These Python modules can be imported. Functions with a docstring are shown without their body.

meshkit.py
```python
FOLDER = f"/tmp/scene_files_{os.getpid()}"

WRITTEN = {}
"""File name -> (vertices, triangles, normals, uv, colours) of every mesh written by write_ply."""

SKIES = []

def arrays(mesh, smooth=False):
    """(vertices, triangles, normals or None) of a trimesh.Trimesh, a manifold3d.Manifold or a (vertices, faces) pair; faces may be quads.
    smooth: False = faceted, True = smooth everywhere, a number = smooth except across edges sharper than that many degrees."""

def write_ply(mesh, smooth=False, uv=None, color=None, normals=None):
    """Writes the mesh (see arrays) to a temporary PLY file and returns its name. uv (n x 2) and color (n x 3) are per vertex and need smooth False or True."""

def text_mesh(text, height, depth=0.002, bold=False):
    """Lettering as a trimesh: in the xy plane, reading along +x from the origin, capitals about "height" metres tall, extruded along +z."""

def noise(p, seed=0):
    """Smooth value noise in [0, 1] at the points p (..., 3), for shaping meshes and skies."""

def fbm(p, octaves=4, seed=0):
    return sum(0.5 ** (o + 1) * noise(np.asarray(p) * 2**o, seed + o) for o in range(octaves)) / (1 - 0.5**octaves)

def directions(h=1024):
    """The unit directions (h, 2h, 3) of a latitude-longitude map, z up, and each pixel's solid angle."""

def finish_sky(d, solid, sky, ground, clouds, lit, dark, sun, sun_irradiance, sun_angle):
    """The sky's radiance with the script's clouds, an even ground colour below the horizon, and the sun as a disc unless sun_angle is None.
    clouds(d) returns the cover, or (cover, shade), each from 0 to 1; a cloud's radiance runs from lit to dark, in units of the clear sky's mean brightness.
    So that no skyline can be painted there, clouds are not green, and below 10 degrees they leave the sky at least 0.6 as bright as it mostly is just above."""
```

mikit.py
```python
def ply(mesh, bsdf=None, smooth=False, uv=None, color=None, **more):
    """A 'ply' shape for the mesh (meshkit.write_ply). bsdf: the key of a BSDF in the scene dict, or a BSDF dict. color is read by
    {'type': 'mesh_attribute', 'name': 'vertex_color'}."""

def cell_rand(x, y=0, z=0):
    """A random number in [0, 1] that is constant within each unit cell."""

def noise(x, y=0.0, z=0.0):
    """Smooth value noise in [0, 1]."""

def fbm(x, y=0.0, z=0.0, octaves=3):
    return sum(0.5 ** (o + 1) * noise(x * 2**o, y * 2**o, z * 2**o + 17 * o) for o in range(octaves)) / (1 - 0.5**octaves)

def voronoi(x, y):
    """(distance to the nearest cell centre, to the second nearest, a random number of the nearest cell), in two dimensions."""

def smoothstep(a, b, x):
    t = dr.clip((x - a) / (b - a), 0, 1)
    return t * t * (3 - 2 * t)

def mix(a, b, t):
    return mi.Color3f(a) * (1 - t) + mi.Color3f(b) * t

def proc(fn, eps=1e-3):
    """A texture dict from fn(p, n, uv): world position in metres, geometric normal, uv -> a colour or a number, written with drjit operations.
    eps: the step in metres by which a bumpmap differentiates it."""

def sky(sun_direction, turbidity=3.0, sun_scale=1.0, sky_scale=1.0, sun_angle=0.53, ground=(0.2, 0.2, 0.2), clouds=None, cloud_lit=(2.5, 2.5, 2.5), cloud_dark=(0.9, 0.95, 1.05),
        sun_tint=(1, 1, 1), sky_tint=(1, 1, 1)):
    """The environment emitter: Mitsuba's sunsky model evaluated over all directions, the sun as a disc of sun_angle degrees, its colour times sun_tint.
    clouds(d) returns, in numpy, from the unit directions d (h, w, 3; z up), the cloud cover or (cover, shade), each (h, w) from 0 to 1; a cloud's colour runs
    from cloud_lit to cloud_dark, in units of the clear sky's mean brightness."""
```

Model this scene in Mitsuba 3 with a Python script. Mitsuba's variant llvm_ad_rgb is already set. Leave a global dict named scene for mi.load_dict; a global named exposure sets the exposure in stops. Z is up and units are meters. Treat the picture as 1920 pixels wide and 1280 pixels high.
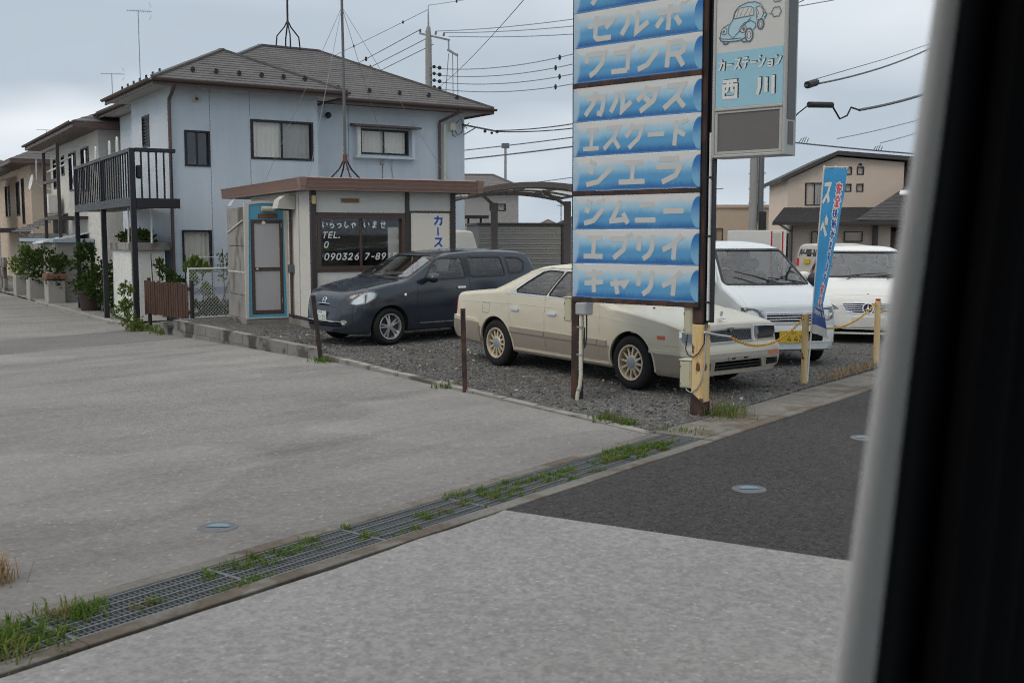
import math, random
import numpy as np
import trimesh
import drjit as dr
import mitsuba as mi
import manifold3d as m3
from manifold3d import Manifold, CrossSection
from shapely.geometry import LineString, Polygon, Point, box as sbox
from shapely.ops import unary_union
import mikit, meshkit
from mikit import proc, noise, fbm, voronoi, cell_rand, smoothstep, mix

T = mi.ScalarTransform4f
scene, labels = {}, {}
rng = np.random.default_rng(7)
random.seed(7)

# ------------------------------------------------------------------ camera, sky, exposure
CAM = np.array([0.0, 0.0, 1.81])
PITCH = math.radians(5.63)
scene['camera'] = {
    'type': 'thinlens', 'fov': 50.62, 'fov_axis': 'x', 'near_clip': 0.05, 'far_clip': 3000.0,
    'aperture_radius': 0.0035, 'focus_distance': 15.0,
    'to_world': T().look_at(origin=CAM.tolist(), target=[0, math.cos(PITCH), CAM[2] - math.sin(PITCH)], up=[0, 0, 1])}


def clouds(d):
    """an overcast sky: brightest overhead, bluer and darker towards the horizon, with soft cloud masses"""
    up = np.clip(d[..., 2], 0, 1)
    q = np.stack([d[..., 0] / (up + .25), d[..., 1] / (up + .25), up * 0], -1)
    a = meshkit.fbm(q * 1.3 + 3.1, 5, seed=4)
    b = meshkit.fbm(q * np.array([.55, .8, 1]) + 8.0, 4, seed=9)
    shade = 1.02 - .95 * up + .95 * (a - .5) + .75 * (b - .5)
    # a pale bank of cloud lying along the horizon, broken by noise
    c = meshkit.fbm(np.stack([d[..., 0] * 3.5, d[..., 1] * 3.5, up * 9], -1) + 9.3, 4, seed=8)
    shade = shade - 1.1 * np.clip(c - .50, 0, 1) * np.exp(-((up - .10) / .07) ** 2) * 2
    return np.clip(.96 + .3 * (b - .5), .85, 1.0), np.clip(shade, 0, 1)


scene['sky'] = mikit.sky((-0.45, -0.55, 0.75), turbidity=4, sun_scale=0.16, sun_angle=24, clouds=clouds,
                         cloud_lit=(3.30, 3.36, 3.40), cloud_dark=(1.42, 1.65, 1.88), ground=(.17, .17, .165))
exposure = 1.78


# ------------------------------------------------------------------ materials
def mat(key, color, rough=.6, metal=0.0, spec=.5, **kw):
    scene[key] = {'type': 'twosided', 'b': {'type': 'principled', 'base_color': {'type': 'rgb', 'value': list(color)} if not isinstance(color, dict) else color,
                                            'roughness': rough, 'metallic': metal, 'specular': spec, **kw}}


def bump(key, color, height_fn, scale=1.0, rough=.8, spec=.3, eps=2e-3, **kw):
    scene[key] = {'type': 'twosided', 'b': {'type': 'bumpmap', 'arbitrary': proc(height_fn, eps), 'scale': scale,
                                            'bsdf': {'type': 'principled', 'base_color': color, 'roughness': rough, 'specular': spec, **kw}}}


def c_forecourt(p, n, uv):
    along_x, along_y = p.x * .61 + p.y * .79, p.x * .79 - p.y * .61
    f = fbm(p.x * 1.1, p.y * 1.1, 0, 4)
    g = noise(p.x * 60, p.y * 60, 1)
    h = noise(p.x * 24 + 3, p.y * 24, 2)
    streak = fbm(p.x * .35 + p.y * .28, p.y * 2.2 - p.x * 1.7, 4, 3)
    patch = smoothstep(.50, .53, fbm(p.x * .33 + 2.1, p.y * .33 + .4, 5, 3))
    tyre = smoothstep(.54, .70, fbm(along_x * .25, along_y * 2.6, 7, 3))
    v = .182 + .055 * (f - .5) + .04 * (g - .5) + .03 * (h - .5) + .045 * (streak - .5) + .022 * patch - .018 * tyre
    stone = dr.select(cell_rand(dr.floor(p.x * 45), dr.floor(p.y * 45), 5) > .985, .06, 0.0)
    return mi.Color3f(v * 1.03 + stone, v * .985 + stone, v * .94 + stone)


def c_road(p, n, uv):
    f = fbm(p.x * .9 + 7, p.y * .9, 0, 4)
    g = noise(p.x * 70, p.y * 70, 1)
    h = noise(p.x * 28 + 3, p.y * 28, 2)
    crack = smoothstep(.47, .485, fbm(p.x * .21 + 9, p.y * .21, 2, 3))
    v = .222 + .05 * (f - .5) + .07 * (g - .5) + .06 * (h - .5) + .012 * crack
    stone = dr.select(cell_rand(dr.floor(p.x * 55), dr.floor(p.y * 55), 5) > .98, .07, 0.0)
    return mi.Color3f(v + stone, v * .985 + stone, v * .965 + stone)


def c_dark(p, n, uv):
    f = fbm(p.x * .8, p.y * .8, 3, 4)
    g = noise(p.x * 85, p.y * 85, 1)
    h = noise(p.x * 33, p.y * 33, 6)
    v = .040 + .020 * (f - .5) + .035 * (g - .5) + .02 * (h - .5)
    stone = dr.select(cell_rand(dr.floor(p.x * 70), dr.floor(p.y * 70), 9) > .99, .05, 0.0)
    v = dr.maximum(v, .015) + stone
    return mi.Color3f(v * 1.03, v * .985, v * .98)


def c_gravel(p, n, uv):
    a, b, r = voronoi(p.x * 32, p.y * 32)
    a2, b2, r2 = voronoi(p.x * 75 + 9, p.y * 75)
    f = fbm(p.x * .7, p.y * .7, 1, 3)
    v = .055 + .16 * r * r * r + .07 * r2 + .07 * (f - .5)
    v = dr.maximum(v, .018) * (.45 + .55 * smoothstep(0.02, .25, b - a))
    brown = .5 * smoothstep(.45, .75, fbm(p.x * 1.7 + 5, p.y * 1.7, 2, 3))
    return mi.Color3f(v * (1.02 + .08 * brown), v * (1.0 - .02 * brown), v * (.97 - .12 * brown))


def h_gravel(p, n, uv):
    a, b, r = voronoi(p.x * 32, p.y * 32)
    return .010 * smoothstep(0.0, .5, b - a) * (0.3 + r)


def h_grain(p, n, uv):
    return .0022 * noise(p.x * 70, p.y * 70, 1) + .0022 * noise(p.x * 28 + 3, p.y * 28, 2)


def c_concrete(p, n, uv):
    f = fbm(p.x * 2.2, p.y * 2.2, p.z * 2.2, 4)
    g = noise(p.x * 40, p.y * 40, p.z * 40)
    st = smoothstep(.52, .72, fbm(p.x * 3 + 4, p.y * 3, p.z * 1.2, 4))
    v = .25 + .10 * (f - .5) + .05 * (g - .5)
    return mix((1, 1, 1), (.42, .40, .36), st) * mi.Color3f(v * 1.02, v * .985, v * .92)


def c_slab(p, n, uv):
    f = fbm(p.x * 1.7, p.y * 1.7, p.z * 1.7, 4)
    g = noise(p.x * 45, p.y * 45, p.z * 45)
    st = smoothstep(.45, .65, fbm(p.x * 3.4 + 4, p.y * 3.4, 2, 4))
    v = .150 + .08 * (f - .5) + .05 * (g - .5)
    return mix((1.04, .97, .87), (.72, .60, .47), st) * v


def c_block(p, n, uv):
    f = fbm(p.x * 2.2, p.y * 2.2, p.z * 3, 4)
    g = noise(p.x * 50, p.y * 50, p.z * 50)
    st = smoothstep(.46, .60, fbm(p.x * 2.1 + 4, p.y * 2.1, p.z * 2.5, 4))
    v = .20 + .12 * (f - .5) + .06 * (g - .5)
    return mix((1, 1, 1), (.25, .245, .235), st * .85) * mi.Color3f(v * 1.02, v * .985, v * .93)


def c_bluewall(p, n, uv):
    f = fbm(p.x * .6, p.y * .6, p.z * .6, 4)
    s = fbm((p.x + p.y) * 4.5, 2.0, p.z * .5, 4)
    g = noise(p.x * 45, p.y * 45, p.z * 45)
    k = 1.0 + .14 * (f - .5) + .17 * (s - .5) + .05 * (g - .5)
    dirt = smoothstep(.60, .80, s)
    return mix((.54, .60, .66), (.515, .54, .56), dirt * .6) * k


def c_roof(p, n, uv):
    r = cell_rand(dr.floor((p.x * .842 + p.y * .539) * 3.3), dr.floor(p.z * 14), dr.floor((p.x * .539 - p.y * .842) * 3.3))
    f = fbm(p.x * 1.2, p.y * 1.2, p.z * 2, 4)
    g = noise(p.x * 60, p.y * 60, p.z * 60)
    v = .120 + .022 * (r - .5) + .045 * (f - .5) + .03 * (g - .5)
    return mi.Color3f(v * 1.03, v * .98, v * .98)


def c_cream(p, n, uv):
    s = fbm((p.x + p.y) * 3.0, 1.0, p.z * .6, 4)
    g = noise(p.x * 30, p.y * 30, p.z * 30)
    k = 1.0 + .16 * (s - .5) + .04 * (g - .5)
    return mi.Color3f(.58, .57, .53) * k


def c_rust(p, n, uv):
    f = fbm(p.x * 9, p.y * 9, p.z * 5, 4)
    t = smoothstep(.45, .65, f)
    return mix((.040, .030, .030), (.085, .045, .034), t)


def c_yellow(p, n, uv):
    f = fbm(p.x * 14, p.y * 14, p.z * 6, 4)
    s = fbm(p.x * 25, p.y * 25, p.z * 1.6, 3)
    t = smoothstep(.66, .74, f)
    o = smoothstep(.48, .75, s)
    return mix(mix((.66, .50, .25), (.58, .36, .16), o * .7), (.13, .06, .035), t)


def c_wood(p, n, uv):
    f = fbm(p.x * 18, p.y * 18, p.z * 1.5, 3)
    return mix((.060, .034, .026), (.12, .068, .050), f)


def c_tan(p, n, uv):
    f = fbm(p.x * .8, p.y * .8, p.z * .8, 4)
    g = noise(p.x * 12, p.y * 12, p.z * 12)
    return mi.Color3f(.47, .385, .30) * (1 + .12 * (f - .5) + .08 * (g - .5))


def c_leaf(p, n, uv):
    r = noise(p.x * 7, p.y * 7, p.z * 7)
    q = cell_rand(dr.floor(p.x * 30), dr.floor(p.y * 30), dr.floor(p.z * 30))
    return mix(mix((.022, .050, .016), (.070, .110, .032), r * .6 + q * .4), (.14, .13, .04), smoothstep(.9, .97, q))


def c_weed(p, n, uv):
    q = cell_rand(dr.floor(p.x * 40), dr.floor(p.y * 40), dr.floor(p.z * 40))
    r = noise(p.x * 6, p.y * 6, p.z * 9)
    return mix(mix((.075, .140, .030), (.17, .235, .055), q), (.22, .20, .08), smoothstep(.62, .85, r))


# the airbrushed tubes printed on the car-name panels: white crown fading to deep blue, a bright disc at each end (print, with ragged edges)
SIGN_L = np.array([0.716, 11.79]); SIGN_D = np.array([.7504, -.6610])


def c_panel(p, n, uv):
    t = (p.x - SIGN_L[0]) * SIGN_D[0] + (p.y - SIGN_L[1]) * SIGN_D[1]
    mm = (p.z - 1.14) / 1.13
    md = dr.floor(mm)
    r3 = (mm - md) * 1.13 / .3617
    row = dr.floor(r3)
    v = r3 - row
    row = row + md * 3
    zz = row + v
    wob = .16 * (fbm(t * 3.2 + row * 7.3, row * 3.1, 0, 3) - .5) + .05 * (noise(t * 90, row, zz * 8) - .5)
    w = v + wob
    deep, mid, pale, white = (.032, .13, .36), (.105, .33, .58), (.36, .57, .71), (.64, .65, .64)
    col = mix(deep, mid, smoothstep(.02, .30, w))
    col = mix(col, pale, smoothstep(.38, .68, w))
    col = mix(col, white, smoothstep(.64, .88, w))
    col = mix(col, (.10, .27, .56), smoothstep(.05, .03, v))
    ell = dr.sqrt(dr.square((t - 1.555) / .085) + dr.square((v - .46) / .45))
    inner = mix((.20, .42, .62), (.035, .17, .45), smoothstep(.2, .8, v + wob))
    col = mix(col, inner, smoothstep(1.0, .90, ell))
    left = smoothstep(.10, .05, t + .05 * dr.square(2 * v - 1))
    return mix(col, (.42, .55, .66), left * .8)


def c_stone(p, n, uv):
    q = cell_rand(dr.floor(p.x * 9), dr.floor(p.y * 9), 3)
    return mi.Color3f(.22, .215, .205) * (.25 + 1.0 * q * q + .0 * p.z)


def c_yard(p, n, uv):
    f = fbm(p.x * .5, p.y * .5, 0, 4)
    g = noise(p.x * 20, p.y * 20, 1)
    return mix((.19, .185, .175), (.14, .135, .12), smoothstep(.45, .7, f)) * (.8 + .4 * g)


def c_street(p, n, uv):
    f = fbm(p.x * .9, p.y * .9, 3, 4)
    g = noise(p.x * 50, p.y * 50, 1)
    v = .135 + .05 * (f - .5) + .06 * (g - .5)
    return mi.Color3f(v * 1.02, v * .99, v * .95)


bump('m_forecourt', proc(c_forecourt), h_grain, 1.0, .9, .25)
bump('m_road', proc(c_road), h_grain, 1.0, .9, .25)
bump('m_dark_asphalt', proc(c_dark), h_grain, 1.0, .85, .3)
bump('m_gravel', proc(c_gravel), h_gravel, 1.0, .9, .25, eps=4e-3)
for k, f, r in (('m_concrete', c_concrete, .9), ('m_block', c_block, .9), ('m_slab', c_slab, .9), ('m_bluewall', c_bluewall, .8), ('m_roof', c_roof, .85), ('m_cream', c_cream, .7),
                ('m_rust', c_rust, .75), ('m_yellow', c_yellow, .6), ('m_wood', c_wood, .8), ('m_tan', c_tan, .85), ('m_panel', c_panel, .45), ('m_stone', c_stone, .9)):
    mat(k, proc(f), r, spec=.3)
for k, f in (('m_leaf', c_leaf), ('m_weed', c_weed)):
    scene[k] = {'type': 'principledthin', 'base_color': proc(f), 'roughness': .55, 'diff_trans': .7, 'spec_trans': 0.0}
mat('m_black_metal', (.012, .013, .018), .45)
mat('m_dark_brown', (.045, .036, .034), .5)
mat('m_brown_roof', (.27, .175, .145), .5)
mat('m_brown_frame', (.075, .048, .038), .45)
mat('m_white_paint', (.66, .66, .63), .45)
mat('m_offwhite', (.50, .49, .45), .6)
mat('m_grey_paint', (.36, .37, .38), .5)
mat('m_steel', (.42, .43, .44), .42, .85)
mat('m_galv', (.33, .35, .37), .5, .6)
mat('m_dull_steel', (.16, .165, .17), .55, .6)
mat('m_cable', (.018, .019, .021), .6)
mat('m_hazed_wire', (.13, .14, .15), .6)  # paler than the cable black, with haze mixed into the colour
mat('m_chrome', (.72, .72, .72), .12, 1.0)
mat('m_lamp_chrome', (.86, .86, .85), .10, 1.0)
mat('m_rubber', (.017, .017, .018), .75, spec=.25)
mat('m_black_plastic', (.016, .017, .019), .5)
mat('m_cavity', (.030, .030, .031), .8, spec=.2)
mat('m_cream_box', (.47, .45, .33), .5)
mat('m_beige_pvc', (.58, .56, .45), .45)
mat('m_annex_blue', (.085, .30, .44), .5)
mat('m_door_grey', (.40, .40, .41), .45)
mat('m_soffit', (.36, .34, .31), .8)
mat('m_fascia', (.105, .070, .062), .5)
mat('m_curtain', (.72, .70, .64), .9)
mat('m_curtain_grey', (.36, .355, .34), .9)
mat('m_amber', (.55, .10, .012), .2, spec=.6)
mat('m_red', (.50, .025, .03), .3)
mat('m_pink', (.62, .08, .15), .7)
mat('m_ink_blue', (.015, .075, .40), .6)
mat('m_ink_black', (.020, .021, .024), .6)
mat('m_letter_grey', (.53, .53, .52), .5)
mat('m_letter_white', (.66, .67, .66), .5)
mat('m_banner_blue', (.045, .30, .60), .8)
mat('m_banner_navy', (.055, .11, .33), .8)
mat('m_sign_face', (.56, .56, .54), .4)
mat('m_sign_blue', (.29, .52, .63), .4)
mat('m_sign_grey', (.135, .12, .118), .3)
mat('m_draw_blue', (.40, .58, .66), .4)
mat('m_plate_white', (.60, .62, .58), .4)
mat('m_plate_yellow', (.62, .42, .03), .4)
mat('m_plate_green', (.03, .14, .07), .5)
mat('m_terracotta', (.16, .075, .045), .8)
mat('m_pot_dark', (.035, .022, .02), .6)
mat('m_net_blue', (.10, .17, .40), .8)
mat('m_seat', (.30, .245, .18), .9)
mat('m_seat_dark', (.035, .036, .04), .9)
mat('m_chain', (.62, .33, .05), .45)
mat('m_dry', (.30, .20, .10), .9)
mat('m_far_wall', (.34, .335, .325), .85)
mat('m_far_roof', (.17, .155, .155), .8)
mat('m_dark_roof', (.060, .058, .060), .75)
mat('m_shutter', (.26, .25, .225), .6)
mat('m_poly', (.62, .64, .65), .5)
mat('m_frame_al', (.42, .42, .40), .45, .2)
mat('m_sign_ink', (.10, .13, .16), .5)
mat('m_yard', proc(c_yard), .95, spec=.2)
mat('m_street', proc(c_street), .9, spec=.25)
mat('m_seal_grey', (.60, .60, .59), .6)
mat('m_cabin', (.40, .40, .39), .8)
mat('m_curtain_black', (.018, .018, .020), .95, spec=.05)
mat('m_interior', (.075, .074, .074), .8, spec=.3)
mat('m_room', (.42, .40, .36), .9)
mat('m_terrain', (.13, .135, .10), .95)
mat('m_valve_blue', (.13, .22, .28), .6)
mat('m_grate', (.20, .215, .225), .6, .5)
mat('m_garage_shade', (.10, .075, .065), .7)  # dark brown that paints the shade of the garage mouth
mat('m_lamp_dull', (.42, .43, .43), .35, .9)
# car paints
mat('m_paint_navy', (.018, .027, .041), .14, .2, .7, clearcoat=1.0, clearcoat_gloss=.96)
mat('m_paint_cream', (.57, .53, .42), .25, .05, .5, clearcoat=.8, clearcoat_gloss=.94)
mat('m_paint_gold', (.355, .315, .26), .34, .25, .5, clearcoat=.7, clearcoat_gloss=.93)
mat('m_paint_silver', (.60, .64, .66), .30, .15, .5, clearcoat=.9, clearcoat_gloss=.95)
mat('m_paint_white', (.66, .66, .63), .25, 0, .5, clearcoat=1.0, clearcoat_gloss=.96)
mat('m_paint_beige', (.50, .48, .43), .4, 0, .5, clearcoat=.6, clearcoat_gloss=.9)
mat('m_rim_gold', (.62, .53, .40), .38, .35)
mat('m_rim_silver', (.68, .68, .69), .28, .8)
mat('m_rim_dark', (.05, .05, .055), .35, .6)
mat('m_cap_grey', (.30, .33, .38), .35, .4)
scene['m_glass'] = {'type': 'thindielectric', 'int_ior': 1.5, 'specular_transmittance': {'type': 'rgb', 'value': [.66, .70, .69]}}
scene['m_glass_tint'] = {'type': 'thindielectric', 'int_ior': 1.5, 'specular_transmittance': {'type': 'rgb', 'value': [.26, .28, .285]}}
scene['m_glass_brown'] = {'type': 'thindielectric', 'int_ior': 1.5, 'specular_transmittance': {'type': 'rgb', 'value': [.66, .62, .56]}}
scene['m_glass_clear'] = {'type': 'thindielectric', 'int_ior': 1.5, 'specular_transmittance': {'type': 'rgb', 'value': [.95, .95, .94]}}


# ------------------------------------------------------------------ naming and mesh helpers
def number(key):
    if key not in scene and key not in labels and not any(k.startswith(key + '__') for k in scene):
        return key
    i = 1
    while True:
        k = f'{key}_{i:03d}'
        if k not in scene and k not in labels and not any(q.startswith(k + '__') for q in scene):
            return k
        i += 1


def thing(name, label, cat, group=None):
    key = number(name)
    labels[key] = {'label': label, 'category': cat}
    if group:
        labels[key]['group'] = group
    return key


_counts = {}


def part(parent, name, mesh, m, smooth=30, label=None, stuff=False, raw=None, **kw):
    base = parent + '__' + name
    i = _counts.get(base, -1) + 1
    while True:
        key = base if i == 0 else f'{base}_{i:03d}'
        if key not in scene:
            break
        i += 1
    _counts[base] = i
    scene[key] = raw if raw is not None else mikit.ply(mesh, m, smooth, **kw)
    if label:
        labels.setdefault(key, {})['label'] = label
    if stuff:
        labels.setdefault(key, {})['kind'] = 'stuff'
    return key


def single(name, mesh, m, label, cat, group=None, smooth=30, **kw):
    key = thing(name, label, cat, group)
    scene[key] = mikit.ply(mesh, m, smooth, **kw)
    return key


def struct(name, mesh, m, label=None, smooth=False, **kw):
    key = number(name)
    scene[key] = mikit.ply(mesh, m, smooth, **kw)
    labels[key] = {'kind': 'structure'}
    if label:
        labels[key]['label'] = label
    return key


def cat(ms):
    return trimesh.util.concatenate([m for m in ms if m is not None])


def tm(x):
    if isinstance(x, Manifold):
        m = x.to_mesh()
        return trimesh.Trimesh(m.vert_properties[:, :3].astype(float), m.tri_verts, process=False)
    return x


def mv(mesh, M):
    m = tm(mesh).copy()
    m.apply_transform(M)
    return m


def bx(x0, x1, y0, y1, z0, z1, bev=0.0):
    x0, x1 = min(x0, x1), max(x0, x1); y0, y1 = min(y0, y1), max(y0, y1); z0, z1 = min(z0, z1), max(z0, z1)
    if bev <= 0:
        m = trimesh.creation.box(extents=(x1 - x0, y1 - y0, z1 - z0))
        m.apply_translation(((x0 + x1) / 2, (y0 + y1) / 2, (z0 + z1) / 2))
        return m
    b = min(bev, (x1 - x0) * .45, (y1 - y0) * .45, (z1 - z0) * .45)
    P = []
    for a, c, e in ((0, b, b), (b, 0, b), (b, b, 0)):
        for i in (x0 + a, x1 - a):
            for j in (y0 + c, y1 - c):
                for k in (z0 + e, z1 - e):
                    P.append((i, j, k))
    return tm(Manifold.hull_points(np.array(P)))


def frame2(o, az):
    """local frame on the ground: x along azimuth az (degrees clockwise from +y), y to its left, z up"""
    a = math.radians(az)
    M = np.eye(4)
    M[:3, 0] = (math.sin(a), math.cos(a), 0)
    M[:3, 1] = (-math.cos(a), math.sin(a), 0)
    M[:3, 3] = (o[0], o[1], o[2] if len(o) > 2 else 0)
    return M


def tube(pts, r, n=6, cap=True):
    p = np.asarray(pts, float)
    k = len(p)
    t = np.gradient(p, axis=0)
    t /= np.linalg.norm(t, axis=1, keepdims=True) + 1e-12
    up = np.array([0, 0, 1.0]) if abs(t[0][2]) < .9 else np.array([1.0, 0, 0])
    V, r = [], np.broadcast_to(np.asarray(r, float), (k,))
    a = np.cross(t[0], up); a /= np.linalg.norm(a)
    for i in range(k):
        a = a - t[i] * (a @ t[i]); a /= np.linalg.norm(a) + 1e-12
        b = np.cross(t[i], a)
        th = np.arange(n) * 2 * np.pi / n
        V.append(p[i] + r[i] * (np.cos(th)[:, None] * a + np.sin(th)[:, None] * b))
    V = np.vstack(V)
    F = []
    for i in range(k - 1):
        for j in range(n):
            q = (j + 1) % n
            F += [(i * n + j, i * n + q, (i + 1) * n + q), (i * n + j, (i + 1) * n + q, (i + 1) * n + j)]
    if cap:
        for j in range(1, n - 1):
            F += [(0, j + 1, j), ((k - 1) * n, (k - 1) * n + j, (k - 1) * n + j + 1)]
    return trimesh.Trimesh(V, F, process=False)


def bar(a, b, w, h=None):
    """square bar between two points"""
    h = h or w
    a, b = np.array(a, float), np.array(b, float)
    L = np.linalg.norm(b - a)
    x = (b - a) / L
    s = np.array([0, 0, 1.0]) if abs(x[2]) < .95 else np.array([0, 1.0, 0])
    y = np.cross(s, x); y /= np.linalg.norm(y)
    z = np.cross(x, y)
    m = trimesh.creation.box(extents=(L, w, h))
    M = np.eye(4); M[:3, 0] = x; M[:3, 1] = y; M[:3, 2] = z; M[:3, 3] = (a + b) / 2
    m.apply_transform(M)
    return m


def ext(poly, depth, M=None):
    """extrude a shapely polygon (or several) from z=0 to depth"""
    gs = [g for g in getattr(poly, 'geoms', [poly]) if g.area > 1e-9]
    m = cat([trimesh.creation.extrude_polygon(g, depth, engine='earcut') for g in gs])
    if M is not None:
        m.apply_transform(M)
    return m


def flat(poly, z=0.0):
    """a horizontal sheet"""
    vs, fs, o = [], [], 0
    for g in getattr(poly, 'geoms', [poly]):
        v, f = trimesh.creation.triangulate_polygon(g, engine='earcut')
        vs.append(np.c_[v, np.full(len(v), z)]); fs.append(np.asarray(f) + o); o += len(v)
    m = trimesh.Trimesh(np.vstack(vs), np.vstack(fs), process=False)
    if m.face_normals[0][2] < 0:
        m.invert()
    return m


def upright(o, az, z=0.0):
    """local x along azimuth, local y up, local z out of the wall towards its right-hand side"""
    a = math.radians(az)
    M = np.eye(4)
    M[:3, 0] = (math.sin(a), math.cos(a), 0)
    M[:3, 1] = (0, 0, 1)
    M[:3, 2] = (math.cos(a), -math.sin(a), 0)
    M[:3, 3] = (o[0], o[1], z)
    return M


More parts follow.
